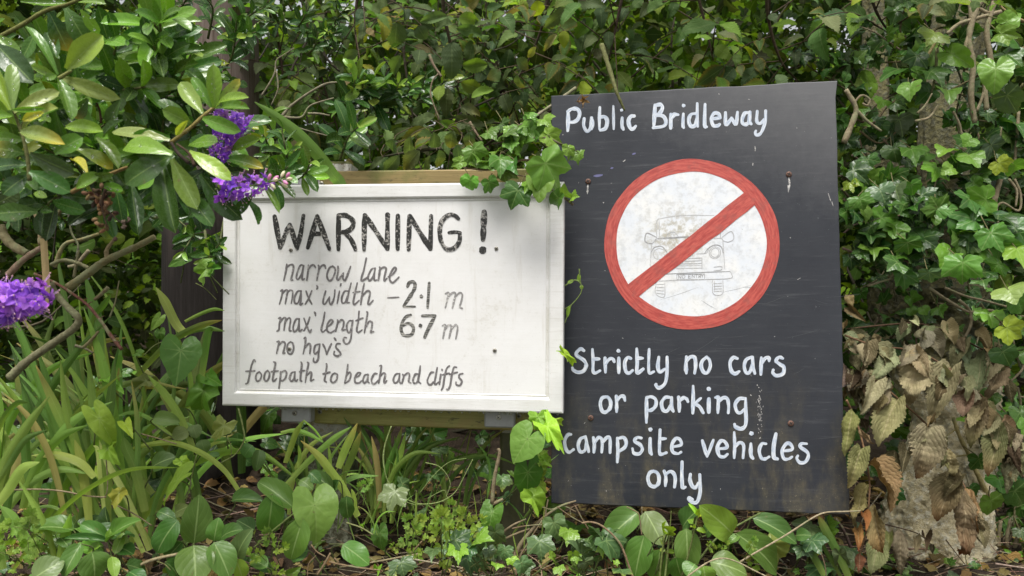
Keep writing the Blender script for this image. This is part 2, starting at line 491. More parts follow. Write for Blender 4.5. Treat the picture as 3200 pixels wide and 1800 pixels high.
def plain(name, col, rough=.5, metal=0.0, var=.25, scale=80):
    m, n, bs, L = newmat(name)
    c = mix(n, math_(n, 'MULTIPLY', ramp(n, noise(n, scale, 5, .65), .35, .7), var), col, tuple(.45 * v for v in col))
    L(c, bs.inputs['Base Color']); bs.inputs['Roughness'].default_value = rough; bs.inputs['Metallic'].default_value = metal
    return m
M_block = plain('grey plastic block', (.33, .33, .335), .5)
M_zinc = plain('dull zinc screw', (.36, .34, .29), .45, .6, .5, 400)
M_zincl = plain('bright zinc screw', (.62, .60, .55), .4, .5, .3, 400)
M_rust = plain('rusted screw', (.16, .085, .06), .7, .2, .6, 500)
M_dark = plain('dark screw slot', (.02, .018, .015), .9)  # near-black colour of the flat slot crosses
def drop_mat():
    m, n, bs, L = newmat('water drop')
    bs.inputs['Base Color'].default_value = (1, 1, 1, 1); bs.inputs['Roughness'].default_value = .03
    bs.inputs['Transmission Weight'].default_value = 1.0; bs.inputs['IOR'].default_value = 1.33
    return m
M_drop = drop_mat()
M_asphalt = plain('lane asphalt', (.10, .10, .098), .85, 0, .4, 60)
M_seed = bark_mat('dry seed husk', 200, (.6, .5, .4))

M_purple = plain('old purple paint fleck', (.13, .13, .27), .6)
M_scratch = plain('scuffed grey scratch', (.085, .088, .092), .6)

# ------------------------------------------------------------------ leaf shapes (unit length along +y, unit width along x, z = face normal)
def bendmap(V, c):
    "bend the leaf along its length by c radians, chord kept on +y"
    y = np.clip(V[:, 1], -.6, 1.2); z = V[:, 2]
    s = np.linspace(-.6, 1.2, 91); ang = c * (.5 - s)
    cy = np.concatenate([[0], np.cumsum((np.cos(ang[1:]) + np.cos(ang[:-1])) / 2 * np.diff(s))])
    cz = np.concatenate([[0], np.cumsum((np.sin(ang[1:]) + np.sin(ang[:-1])) / 2 * np.diff(s))])
    cy -= np.interp(0, s, cy); cz -= np.interp(0, s, cz)
    k = np.interp(1, s, cy)
    a = c * (.5 - y)
    Y = np.interp(y, s, cy) - z * np.sin(a); Z = np.interp(y, s, cz) + z * np.cos(a)
    return np.stack([V[:, 0], Y / k, Z / k], 1)

def grid_leaf(hw, nl, aspect, fold=.2, curl=.4, und=.0, serr=0., pleat=0., npl=8, cols=(-1, -.5, 0, .5, 1), twist=0., roll=0., seed=0, crumple=0.):
    rng = np.random.default_rng(seed)
    t = np.linspace(0, 1, nl + 1)
    w = hw(t)
    edge = np.array([(1 - serr * (i % 2)) for i in range(nl + 1)])
    V = []; U = []
    ph = rng.random(4) * 6.28
    for i, tt in enumerate(t):
        for c in cols:
            ww = w[i] * (edge[i] if abs(c) == 1 else 1)
            x = .5 * c * ww
            yy = tt + (.35 / nl * (1 - 2 * (i % 2)) if (serr and abs(c) == 1 and 0 < i < nl) else 0)
            if pleat: yy += abs(c) * .03
            z = fold * abs(x) * aspect
            z += und * aspect * abs(c) * w[i] * math.sin(9 * tt + ph[0] + (1.7 if c > 0 else 0))
            z += roll * aspect * (c * c) * w[i] * -.5
            if pleat: z += pleat * abs(math.sin(math.pi * (tt * npl - abs(c) * npl * .16))) * (abs(c) > .1) * min(1, w[i] * 2) * .12
            V.append((x, yy, z)); U.append((abs(c), tt))
    V = np.array(V); U = np.array(U)
    if crumple:
        for q in range(7):
            k = rng.standard_normal(2) * (5 + 2.2 * q); a = crumple / (1.2 + .5 * q)
            p_ = k[0] * V[:, 0] * aspect + k[1] * V[:, 1] + rng.random() * 6.28
            V[:, 2] += a * .055 * np.sin(p_); V[:, 0] += a * .03 / aspect * np.sin(p_ + 1.3) * (np.abs(U[:, 0]) + .1); V[:, 1] += a * .012 * np.sin(p_ + 2.1)
    if twist:
        a = twist * (V[:, 1] - .3)
        x = V[:, 0] * np.cos(a) * 1; z = V[:, 2] + V[:, 0] * aspect * np.sin(a)
        V = np.stack([x, V[:, 1], z], 1)
    V = bendmap(V, curl)
    k = len(cols)
    Q = [(i * k + j, i * k + j + 1, (i + 1) * k + j + 1, (i + 1) * k + j) for i in range(nl) for j in range(k - 1)]
    return V, np.array(Q), None, U

def polar_leaf(prof, veins, aspect=1., fold=.15, cup=.1, curl=.4, rings=(.33, .68, 1.), jit=.05, und=.04, seed=0, sub=2):
    "prof: [(angle from tip, radius)] for one side 0..180"
    rng = np.random.default_rng(seed)
    side = []
    for (a0, r0), (a1, r1) in zip(prof[:-1], prof[1:]):
        for s in range(sub):
            k = s / sub
            kk = k
            side.append((a0 + (a1 - a0) * k, r0 + (r1 - r0) * kk))
    side.append(prof[-1])
    pts = [(a, r * (1 + jit * rng.standard_normal())) for a, r in side]
    left = [(-a, r * (1 + jit * rng.standard_normal())) for a, r in side[1:]][::-1]
    if abs(prof[-1][0] - 180) < .1: left = left[1:]
    sp = left + pts
    V = [(0, 0, 0)]; U = [(0, 0)]
    n = len(sp); ph = rng.random() * 6.28
    vang = sorted(set([v for v in veins] + [-v for v in veins]))
    for f in rings:
        for a, r in sp:
            th = math.radians(a)
            x, y = math.sin(th) * r * f, math.cos(th) * r * f
            z = fold * abs(x) - cup * (f * r) ** 2 + und * f * math.sin(3 * th + ph) + und * .6 * f * math.sin(7 * th + 2 * ph)
            V.append((x, y, z))
            d = min(abs(a - v) for v in vang)
            U.append((min(1, math.radians(d) * f * r * 1.5), f * r))
    Q = []; T = []
    closed = abs(prof[-1][0] - 180) < .1
    rng_n = n if closed else n - 1
    for k in range(rng_n):
        T.append((0, 1 + (k + 1) % n, 1 + k))
        for j in range(len(rings) - 1):
            b0 = 1 + j * n; b1 = b0 + n
            Q.append((b0 + k, b0 + (k + 1) % n, b1 + (k + 1) % n, b1 + k))
    V = bendmap(np.array(V), curl)
    return V, np.array(Q), np.array(T), np.array(U)

def ell(p, q):      # outline with powers at base / tip
    mx = (p / (p + q)) ** p * (q / (p + q)) ** q
    return lambda t: np.maximum((t ** p) * ((1 - t) ** q) / mx, .0)
def blunt(t):       # hebe: narrow base, widest past the middle, rounded tip
    return np.maximum(np.clip(t / .5, .12, 1) ** .7 * np.sqrt(np.clip(1 - np.clip((t - .5) / .5, 0, 1) ** 2.4, 0, 1)), .02)
elm_hw = lambda t: np.maximum(np.sin(np.pi * np.clip(t, 0, 1) ** .78) ** .85, .02) * (1 - .25 * t)

PAL = {}
LEAF = {
 'hebe': [grid_leaf(blunt, 10, .34, fold=f, curl=c, roll=r, twist=tw, seed=i) for i, (f, c, r, tw) in enumerate([(.55, .5, 0, 0), (.8, .25, 0, .2), (.45, .8, .15, -.2), (.6, -.3, 0, .1), (.5, .4, .3, -.1), (.85, .6, 0, .3)])],
 'elm': [grid_leaf(elm_hw, 22, .68, fold=f, curl=c, und=u, serr=.16, pleat=.28, npl=8, twist=tw, seed=i, crumple=.4) for i, (f, c, u, tw) in enumerate([(.2, .5, .04, .2), (.35, .9, .06, -.3), (.1, .3, .05, .1), (.3, 1.2, .08, .5), (-.15, .6, .05, -.2), (.5, .7, .07, .4)])],
 'elmlo': [grid_leaf(elm_hw, 8, .68, fold=f, curl=c, und=.05, serr=.14, cols=(-1, 0, 1), twist=tw, seed=i) for i, (f, c, tw) in enumerate([(.2, .5, .2), (.35, .9, -.3), (.1, .3, .1), (.4, 1.1, .5)])],
 'peri': [grid_leaf(ell(.55, .75), 14, .62, fold=f, curl=c, und=u, seed=i, twist=tw) for i, (f, c, u, tw) in enumerate([(.22, .45, .05, 0), (.35, .7, .06, .15), (.12, .3, .06, -.15), (.3, 1.0, .07, .2), (.5, .5, .05, -.3), (.1, .9, .08, .35), (.6, .8, .05, .2)])],
 'dead': [grid_leaf(elm_hw, 34, .6, fold=f, curl=c, und=u * 1.3, serr=.10, pleat=.55, npl=9, twist=tw, roll=r, seed=i, crumple=1.0, cols=(-1, -.7, -.35, 0, .35, .7, 1)) for i, (f, c, u, tw, r) in enumerate([(.3, .5, .08, .2, .5), (.7, .9, .12, -.5, .5), (.2, .6, .10, .5, -.4), (1.1, .8, .14, .9, .4), (.6, 1.3, .1, -.9, .6), (1.4, 1.0, .1, .4, .2)])],
 'ivy': [polar_leaf([(0, 1), (9, .80), (22, .63), (34, .68), (47, .82), (58, .70), (78, .56), (98, .56), (110, .60), (126, .50), (150, .38), (170, .22), (180, .09)], (0, 47, 108), fold=f, cup=c, curl=k, und=u, seed=i) for i, (f, c, k, u) in enumerate([(.18, .1, .5, .04), (.3, .15, .8, .05), (.08, .2, .3, .06), (.25, .05, 1.0, .04)])],
 'ivyround': [polar_leaf([(0, 1), (14, .80), (30, .68), (52, .68), (78, .62), (105, .58), (130, .52), (155, .38), (172, .2), (180, .10)], (0, 48, 105), fold=f, cup=c, curl=k, und=u, seed=i + 7) for i, (f, c, k, u) in enumerate([(.2, .1, .5, .03), (.3, .12, .9, .05), (.1, .1, .4, .04)])],
 'heart': [polar_leaf([(0, 1), (8, .86), (18, .74), (32, .64), (50, .58), (75, .54), (100, .54), (122, .56), (142, .58), (156, .53), (168, .38), (176, .17), (180, .06)], (0, 38, 85, 135), fold=f, cup=c, curl=k, und=u, jit=.02, seed=i + 20) for i, (f, c, k, u) in enumerate([(.12, .06, .4, .02), (.3, .1, .8, .03), (.2, .15, .6, .06)])],
 'crink': [polar_leaf([(0, 1), (10, .80), (25, .66), (45, .64), (75, .56), (100, .58), (130, .54), (155, .46), (172, .25), (180, .08)], (0, 40, 90), fold=.25, cup=.1, curl=.9, und=.13, jit=.12, seed=i + 40) for i in range(3)],
 'lobe': [polar_leaf([(0, 1), (12, .78), (20, .62), (32, .80), (42, .86), (54, .60), (62, .5), (78, .66), (90, .60), (108, .40), (140, .22), (180, .06)], (0, 42, 80), fold=.1, cup=.1, curl=.4, und=.03, seed=i + 60, sub=1, rings=(.5, 1.)) for i in range(3)],
}
ASP = {'hebe': .34, 'elm': .68, 'elmlo': .68, 'peri': .62, 'dead': .6}

def place(mb, kind, base, d, nrm, L, W=None, col=(.05, .1, .02), rng=None, var=None, tip=None, tipk=2.0, edge=None):
    T = LEAF[kind]
    V, Q, Tr, U = T[var % len(T)] if var is not None else T[rng.integers(len(T))]
    y = unit(d)
    z = np.asarray(nrm, float); z = unit(z - y * z.dot(y)); x = np.cross(y, z)
    if W is None: W = L * ASP.get(kind, 1.0)
    s = np.array([W, L, L])
    Vv = (V * s) @ np.stack([x, y, z]) + np.asarray(base, float)
    c = np.tile(np.asarray(col, float), (len(V), 1))
    if tip is not None:
        k = (np.clip(U[:, 1], 0, 1) ** tipk)[:, None]
        c = c * (1 - k) + np.asarray(tip) * k
    if edge is not None:
        k = (np.clip(U[:, 0], 0, 1) ** 3)[:, None] * .8
        c = c * (1 - k) + np.asarray(edge) * k
    mb.add(Vv, Q, Tr, c, U)

VIEW = lambda p: unit(np.array([0, 0, CAMZ]) - np.asarray(p))
def leafpx(mb, kind, x0, y0, x1, y1, wpx, d0, d1=None, tilt=(0, 0, .35), **kw):
    "a leaf from base pixel to tip pixel, at depths d0 -> d1, face roughly to the viewer plus a tilt"
    d1 = d0 if d1 is None else d1
    a = P(x0, y0, d0); b = P(x1, y1, d1)
    L = np.linalg.norm(b - a)
    place(mb, kind, a, b - a, VIEW(a) + np.array(tilt), L, wpx * d0 / F if wpx else None, **kw)

def jit(rng, c, a=.18):
    return np.asarray(c) * (1 + a * rng.standard_normal()) * (1 + .08 * rng.standard_normal(3)).clip(.7, 1.3)

def pick(rng, pal):
    w_ = np.array([p[1] for p in pal], float); w_ /= w_.sum()
    return jit(rng, pal[rng.choice(len(pal), p=w_)][0])

HEBE = [((.055, .115, .022), 4), ((.028, .066, .018), 4), ((.10, .19, .035), 2), ((.15, .19, .03), .5)]
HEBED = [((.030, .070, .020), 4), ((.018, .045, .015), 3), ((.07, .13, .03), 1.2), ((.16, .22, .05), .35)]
ELM = [((.060, .092, .036), 4), ((.040, .062, .034), 3.4), ((.10, .155, .03), 1.8), ((.16, .17, .025), .45), ((.12, .09, .05), .3), ((.085, .10, .065), 1.2)]
IVY = [((.038, .088, .022), 4), ((.022, .052, .018), 4), ((.075, .15, .028), 1.6), ((.13, .18, .03), .35)]
PERI = [((.055, .115, .028), 4), ((.035, .078, .022), 3), ((.10, .19, .04), 1.5)]
BLADE = [((.085, .145, .038), 4), ((.06, .11, .03), 2.5), ((.14, .20, .05), 2.2), ((.20, .16, .08), .6)]
DEAD = [((.20, .175, .105), 4), ((.15, .135, .075), 3), ((.12, .09, .05), 2), ((.23, .13, .07), 1)]

def spray(P_, leafpart, mat, stempart, pts, kind, step, L, mode, pal, rng, r0=.0025, r1=.001, stemcol=(.10, .09, .05), W=None, up=(0, -.6, .8), start=.15, spread=.9, droop=.2, top=None):
    "leaves along one stem"
    lm = P_.mb(leafpart, mat)
    if stempart: tube(P_.mb(stempart, M_twig), pts, r0, r1, stemcol, 5, 6)
    p = crm(pts, 14)
    s = np.concatenate([[0], np.cumsum(np.linalg.norm(np.diff(p, axis=0), axis=1))])
    tot = s[-1]; pos = tot * start; k = 0
    up = np.asarray(up, float)
    while pos <= tot + 1e-6:
        q = np.array([np.interp(pos, s, p[:, j]) for j in range(3)])
        q2 = np.array([np.interp(min(pos + .01, tot), s, p[:, j]) for j in range(3)]); q1 = np.array([np.interp(max(pos - .01, 0), s, p[:, j]) for j in range(3)])
        t = unit(q2 - q1)
        f = pos / tot
        if mode == 'opp':
            a = unit(np.cross(t, up)); b = unit(np.cross(t, a))
            u = a if k % 2 == 0 else b
            for sg in (1, -1):
                fwd = .35 + .9 * f ** 3
                d = unit(t * fwd + u * sg * spread + rng.standard_normal(3) * .12 + np.array([0, 0, -droop * .4]))
                n = unit(t * 1.0 - u * sg * .3 * 0 + up * .35 + rng.standard_normal(3) * .15)
                sc = (.8 + .4 * rng.random()) * (1 - .35 * f ** 4)
                place(lm, kind, q + d * r1, d, n, L * sc, None if W is None else W * sc, pick(rng, pal) if not (top is not None and f > .88) else jit(rng, top), rng)
        elif mode == 'alt':
            a = unit(np.cross(t, up)) * (1 if k % 2 else -1)
            d = unit(t * .55 + a * spread + np.array([0, 0, -droop]) + rng.standard_normal(3) * .22)
            n = unit(up + rng.standard_normal(3) * .38)
            sc = .5 + .85 * rng.random()
            c = pick(rng, pal)
            place(lm, kind, q + d * .006, d, n, L * sc, None if W is None else W * sc, c, rng, tip=c * np.array([1.5, 1.1, .7]) if rng.random() < .15 else None, edge=(.16, .10, .03) if rng.random() < .12 else None)
        elif mode == 'ivy':
            a = unit(rng.standard_normal(3) + up * .6)
            d = unit(a * .6 + np.array([0, -.25, -.9 * droop * 4 * rng.random()]) + rng.standard_normal(3) * .35)
            n = unit(up + rng.standard_normal(3) * .35)
            pet = L * (.3 + .5 * rng.random())
            o = q + unit(a + up * .5) * pet
            if stempart: tube(P_.mb(stempart, M_twig), [q, (q + o) / 2 + up * .004, o], .0011, .0008, (.12, .13, .05), 4, 2)
            sc = .6 + .6 * rng.random()
            place(lm, kind if rng.random() < .8 or kind != 'ivy' else 'ivyround', o, d, n, L * sc, L * sc * .95, pick(rng, pal), rng)
        pos += step * (.75 + .5 * rng.random()); k += 1

def bladepx(mb, pts, wpx, col, rng, d, roll=0., tipcol=None, prof=None, base_wide=.75, pale=0.):
    "strap leaf through pixels; pts = (x, y[, depth]); the first point is the base"
    q = [P(p[0], p[1], p[2] if len(p) > 2 else d) for p in pts]
    c = crm(q, 7)
    m = len(c)
    t = np.gradient(c, axis=0); t /= np.linalg.norm(t, axis=1)[:, None] + 1e-12
    s = np.linspace(0, 1, m)
    wd = wpx * d / F * np.minimum(1, base_wide + (1 - base_wide) * s / .35) * np.clip((1 - s) / .30, .03, 1) ** .7
    V = []; U = []
    cols = (-1, -.5, 0, .5, 1)
    for i in range(m):
        n = VIEW(c[i]) * math.cos(roll) + np.cross(t[i], VIEW(c[i])) * math.sin(roll)
        n = unit(n - t[i] * n.dot(t[i])); x = np.cross(t[i], n)
        for k in cols:
            V.append(c[i] + x * k * wd[i] / 2 - n * abs(k) * wd[i] * .16); U.append((abs(k), s[i]))
    k = len(cols)
    Q = [(i * k + j, i * k + j + 1, (i + 1) * k + j + 1, (i + 1) * k + j) for i in range(m - 1) for j in range(k - 1)]
    C = np.tile(np.asarray(col, float), (len(V), 1))
    if pale:
        f = (np.clip(1 - np.repeat(s, k) / .42, 0, 1)[:, None]) * pale
        C = C * (1 - f) + np.array([.26, .28, .10]) * f
    if tipcol is not None:
        f = np.repeat(s, k)[:, None] ** 4
        C = C * (1 - f) + np.asarray(tipcol) * f
    mb.add(V, Q, None, C, np.array(U))

# ------------------------------------------------------------------ ground: lane, and the bank that carries hedge and signs
def ground():
    prof = [(-300, 0), (-40, 0), (-6, 0), (-1, 0), (.45, 0), (.62, .05), (.95, .42), (1.2, .545), (1.45, .60), (1.7, .64), (2.1, .70), (2.8, .80), (4.2, .86), (7, .9), (30, .9), (400, .9)]
    xs = list(np.linspace(-300, -8, 8)) + list(np.linspace(-4, 4, 90)) + list(np.linspace(8, 300, 8))
    ys = []
    for (a, _), (b, _) in zip(prof[:-1], prof[1:]):
        k = 22 if .9 < a < 2.5 else 5
        ys += list(np.linspace(a, b, k, endpoint=False))
    ys.append(400)
    pz = np.interp(ys, [p[0] for p in prof], [p[1] for p in prof])
    rng = np.random.default_rng(3)
    V = []
    for y, z in zip(ys, pz):
        for x in xs:
            k = min(1, max(0, (y - .8) / .4))
            b = .022 * math.sin(5 * x + 2 * y) + .016 * math.sin(11 * x - 7 * y) + .010 * rng.standard_normal()
            V.append((x, y, z + k * b))
    nx = len(xs)
    Q = [(j * nx + i, j * nx + i + 1, (j + 1) * nx + i + 1, (j + 1) * nx + i) for j in range(len(ys) - 1) for i in range(nx - 1)]
    mb = MB(); mb.add(V, Q, None, (.065, .045, .028))
    o = mb.build('ground', M_soil); o['kind'] = 'structure'
    lane = MB()
    lane.add([(-300, -4.5, .004), (300, -4.5, .004), (300, .40, .004), (-300, .40, .004)], [(0, 1, 2, 3)])
    o = lane.build('lane', M_asphalt); o['kind'] = 'structure'
ground()
def gz(x, y):
    pr = [(.45, 0), (.62, .05), (.95, .42), (1.2, .545), (1.45, .60), (1.7, .64), (2.1, .70), (2.8, .80), (4.2, .86), (7, .9)]
    b = .022 * math.sin(5 * x + 2 * y) + .016 * math.sin(11 * x - 7 * y)
    return float(np.interp(y, [p[0] for p in pr], [p[1] for p in pr])) + b

# ------------------------------------------------------------------ signs
def sign_matrix(c, Rm):
    Rm = np.array(Rm)
    M = Matrix.Identity(4)
    for i in range(3):
        M[i][0], M[i][1], M[i][2], M[i][3] = Rm[i][0], Rm[i][2], -Rm[i][1], c[i]
    return M
M_WS = sign_matrix((-.253, 1.5825, 1.2324), [[.99293, .11867, .00422], [-.11867, .99293, .00037], [-.00414, -.00087, .99999]])
M_BS = sign_matrix((.3665, 1.5686, 1.2373), [[.98397, .17825, .00448], [-.17807, .98103, .07657], [.00925, -.07614, .99705]])
WW, WH = .7168, .4626
BW, BH = .5776, .8546

def local(M, x, y, z):
    "photo pixel -> the point of the sign's plane (height z above its face) that it shows, in the sign's own axes"
    inv = M.inverted()
    o = np.array(inv @ Vector((0, 0, CAMZ))); p = np.array(inv @ Vector(P(x, y, 1.5)))
    d = p - o
    return o + d * ((z - o[2]) / d[2])

def pstr(s): return [tuple(float(v) for v in q.split(',')) for q in s.split()]

class Brush:
    def __init__(s, M, z): s.M, s.z, s.mb, s.i, s.rng = M, z, MB(), 0, np.random.default_rng(11)
    def stroke(s, pts, w, ox=0, oy=0, k=1.0, smooth=True, taper=(.8, .75), cap=True):
        p = np.array(pts, float)
        p = crm(p, 6) if smooth and len(p) > 2 else crm(p[[0, -1]], 6) if len(p) == 2 else p
        t = np.gradient(p, axis=0); t /= np.linalg.norm(t, axis=1)[:, None] + 1e-9
        nrm = np.stack([-t[:, 1], t[:, 0]], 1)
        m = len(p); f = np.linspace(0, 1, m)
        ww = w * .5 * np.minimum(1, np.minimum(taper[0] + f / .25 * (1 - taper[0]), taper[1] + (1 - f) / .25 * (1 - taper[1])))
        wob = 1 + .10 * np.interp(np.arange(m), np.arange(0, m + 3, 3), s.rng.standard_normal(len(np.arange(0, m + 3, 3))))
        ww = ww * wob
        rows = []; vs = []
        L = np.concatenate([[0], np.cumsum(np.linalg.norm(np.diff(p, axis=0), axis=1))]) / max(w, 1)
        off = s.rng.random() * 50
        if cap:
            for a in (80, 55, 25):
                rows.append((p[0] - t[0] * ww[0] * math.sin(R(a)), nrm[0] * ww[0] * math.cos(R(a)))); vs.append(0)
        for i in range(m): rows.append((p[i], nrm[i] * ww[i])); vs.append(L[i])
        if cap:
            for a in (25, 55, 80):
                rows.append((p[-1] + t[-1] * ww[-1] * math.sin(R(a)), nrm[-1] * ww[-1] * math.cos(R(a)))); vs.append(L[-1])
        V = []; U = []
        z = s.z + (s.i % 6) * .00006
        for j, (c, n) in enumerate(rows):
            for q, u in ((c - n, 0), (c, .5), (c + n, 1)):
                V.append(local(s.M, ox + q[0] / k, oy + q[1] / k, z + .00005 * j / len(rows))); U.append((u + off, vs[j] * .35 + off))
        Q = [(i * 3 + j, (i + 1) * 3 + j, (i + 1) * 3 + j + 1, i * 3 + j + 1) for i in range(len(rows) - 1) for j in range(2)]
        s.mb.add(V, Q, None, (1, 1, 1), np.array(U)); s.i += 1
    def text(s, block, w, ox, oy, k, **kw):
        for st in block.split('|'):
            ww = w
            st = st.strip()
            if not st: continue
            if ':' in st:
                a, st = st.split(':'); ww = float(a)
            s.stroke(pstr(st), ww, ox, oy, k, **kw)
    def dot(s, x, y, r, ox, oy, k, inner=None):
        V = [local(s.M, ox + x / k, oy + y / k, s.z + .0003)]; U = [(.5, .5)]
        for a in range(14):
            rr = r * (1 + .1 * s.rng.standard_normal())
            V.append(local(s.M, ox + (x + rr * math.cos(a * .449)) / k, oy + (y + rr * math.sin(a * .449)) / k, s.z + .0002)); U.append((.5 + .5 * math.cos(a * .449), .5 + .5 * math.sin(a * .449)))
        s.mb.add(V, None, [(0, 1 + (a + 1) % 14, 1 + a) for a in range(14)], (1, 1, 1), np.array(U))
    def done_and_next(s, name, mat, parent):
        s.done(name, mat, parent)
        return Brush(s.M, s.z)
    def done(s, name, mat, parent, label=None):
        s.mb.T = [t[:, ::1] for t in s.mb.T]
        o = s.mb.build(name, mat, parent, smooth=False)
        if label: o['label'] = label
        return o

def screw(parent, x, y, M, z, r, mat, sub=True):
    c = local(M, x, y, z)
    mb = MB(); seg = 14
    V = []; prof = [(1.0, 0), (1.0, .25), (.8, .5), (.35, .58), (.001, .58)]
    for rr, zz in prof:
        for a in range(seg): V.append((c[0] + r * rr * math.cos(6.2832 * a / seg), c[1] + r * rr * math.sin(6.2832 * a / seg), c[2] + r * zz))
    Q = [(i * seg + a, i * seg + (a + 1) % seg, (i + 1) * seg + (a + 1) % seg, (i + 1) * seg + a) for i in range(len(prof) - 1) for a in range(seg)]
    mb.add(V, Q)
    o = mb.build('screw', mat, parent)
    sl = MB(); h = c[2] + r * .60
    a = .3 + x * .7
    for k in (0, math.pi / 2):
        u = np.array([math.cos(a + k), math.sin(a + k)]) * r * .6; v = np.array([-u[1], u[0]]) * .22
        q = [(-u - v), (u - v), (u + v), (-u + v)]
        sl.add([(c[0] + p[0], c[1] + p[1], h + (.0001 if k else 0)) for p in q], [(0, 1, 2, 3)])
    sl.build('screw_slot', M_dark, o)

def white_sign():
    root = thing('warning_sign', 'white framed board with black hand-painted narrow lane warning and size limits', 'sign')
    root.matrix_world = M_WS
    prof = [(0, -.034), (0, -.0035), (.0012, -.001), (.004, 0), (.0265, 0), (.0285, -.0012), (.0295, -.0048), (.0315, -.0062), (.0345, -.0050), (.0360, -.0058)]
    mb = MB(); V = []
    for ins, z in prof:
        x, y = WW / 2 - ins, WH / 2 - ins
        V += [(-x, -y, z), (x, -y, z), (x, y, z), (-x, y, z)]
    Q = []
    for i in range(len(prof) - 1):
        for a in range(4): Q.append((i * 4 + a, i * 4 + (a + 1) % 4, (i + 1) * 4 + (a + 1) % 4, (i + 1) * 4 + a))
    Q.append((3, 2, 1, 0))
    mb.add(V, Q)
    mb.build('frame', M_frame, root, smooth=False)
    zp = -.0062
    p = MB(); x, y = WW / 2 - .0335, WH / 2 - .0335
    p.add([(-x, -y, zp), (x, -y, zp), (x, y, zp), (-x, y, zp)], [(0, 1, 2, 3)])
    p.build('panel', M_white, root, smooth=False)
    zt = zp + .0005
    b = Brush(M_WS, zt)
    b.text('65,130 95,300 125,480|125,480 180,340 235,222|235,222 275,350 315,490|315,490 360,300 388,120|540,125 490,300 435,480|540,125 610,310 678,495|490,322 610,325|780,118 778,500|785,118 860,118 930,165 945,220 915,272 860,300 805,306|50:850,318 910,375 950,450 968,500|1070,112 1067,300 1065,505|1075,118 1200,300 1322,490|1328,112 1326,300 1325,490|1443,122 1440,495|1573,125 1563,500|1578,128 1690,310 1805,490|1815,125 1806,490|52:2120,155 2075,118 2010,115 1940,175 1912,270 1922,390 1965,475 2025,500 2090,470 2132,400 2136,318|44:2140,312 2080,305 2015,312|72:2408,82 2402,230|58:2402,220 2395,390', 56, 840, 640, 3.578, taper=(.85, .8))
    b.dot(2390, 505, 43, 840, 640, 3.578)
    b.done('warning_lettering', M_letk, root)
    b = Brush(M_WS, zt)
    b.text('150,108 140,190 112,318|146,150 200,112 236,130 225,220 205,305 228,312|372,125 330,120 290,200 275,280 300,300 345,230 372,130|365,130 350,240 352,305 380,295|430,118 432,150 410,315|425,180 460,130 500,118 522,150|560,120 568,160 540,315|560,190 600,130 640,122 655,160|745,130 700,160 672,250 690,310 725,315 765,250 780,170 745,130|815,135 818,200 800,290 820,310 850,270 885,220|885,220 880,290 905,315 940,240 978,135|1182,30 1150,180 1118,290 1125,322 1180,290 1210,270|1300,155 1250,175 1205,270 1225,320 1270,270 1300,165|1295,160 1285,260 1290,315 1320,310|1355,145 1360,170 1340,315|1350,190 1400,148 1440,165 1420,260 1415,320 1450,290|1470,270 1530,230 1570,170 1545,150 1500,220 1485,300 1520,345 1570,310 1605,272', 26, 860, 800, 4.155)
    b = b.done_and_next('notice_lettering', M_letg, root)
    b.text('70,455 95,445 80,540 55,625|85,500 130,448 160,455 145,540 130,620|145,500 190,445 225,460 222,540 208,615|340,455 290,460 250,540 255,610 300,600 335,465|335,450 335,560 325,635 355,615|400,455 430,540 475,625|475,450 440,540 390,625|540,385 550,405 540,430|655,455 630,540 622,610 650,620 705,530|705,530 705,600 730,625 765,540 775,440|835,455 820,530 805,615|855,360 845,385|950,455 900,460 865,540 870,605 910,600 945,500|985,350 960,450 940,540 930,600 965,605|1065,350 1045,440 1015,590 1030,628 1090,575|1010,475 1100,460|1155,355 1130,480 1110,630|1130,520 1190,455 1230,470 1215,560 1205,620 1230,620 1270,575|20:1460,543 1605,535', 24, 860, 800, 4.155)
    b = b.done_and_next('notice_lettering', M_letg, root)
    b.text('85,145 110,140 95,220 90,290 65,310|105,200 150,140 180,150 165,220 155,300|175,190 215,140 240,160 230,240 225,300 250,305|355,150 310,160 275,250 285,315 330,280 355,160|352,150 350,250 355,310 390,290|415,145 450,240 490,325 510,290|490,130 460,220 415,305|550,65 560,80 565,110|685,65 665,180 640,290 660,320 700,290|705,260 760,225 790,180 760,165 720,220 715,300 760,330 820,295|850,165 855,190 825,310|850,215 900,165 930,185 925,250 910,295 950,290|1040,175 1000,180 970,240 985,320 1020,310 1045,190|1050,170 1035,300 1025,400 1000,460 960,475 930,440 935,395 965,395|1130,55 1120,180 1100,290 1120,325 1170,295|1090,175 1180,140|1230,60 1240,80 1220,200 1200,330|1225,250 1260,185 1300,200 1290,290 1280,325 1320,315', 25, 850, 960, 4.155)
    b = b.done_and_next('notice_lettering', M_letg, root)
    b.text('65,450 90,450 75,530 60,600|85,500 130,450 170,470 155,550 145,600 165,595|240,450 205,480 195,550 215,600 255,600 280,540 270,470 240,450|415,405 435,400 430,480 405,605|425,530 475,475 500,500 490,600|600,480 560,500 545,570 560,605 600,570 620,490|620,480 605,600 600,670 570,715 540,700 540,660|660,480 690,540 710,610|710,610 735,550 770,475|810,400 830,430|885,475 845,475 830,520 880,580 890,610 850,635 805,615 810,575', 26, 850, 960, 4.155)
    b = b.done_and_next('notice_lettering', M_letg, root)
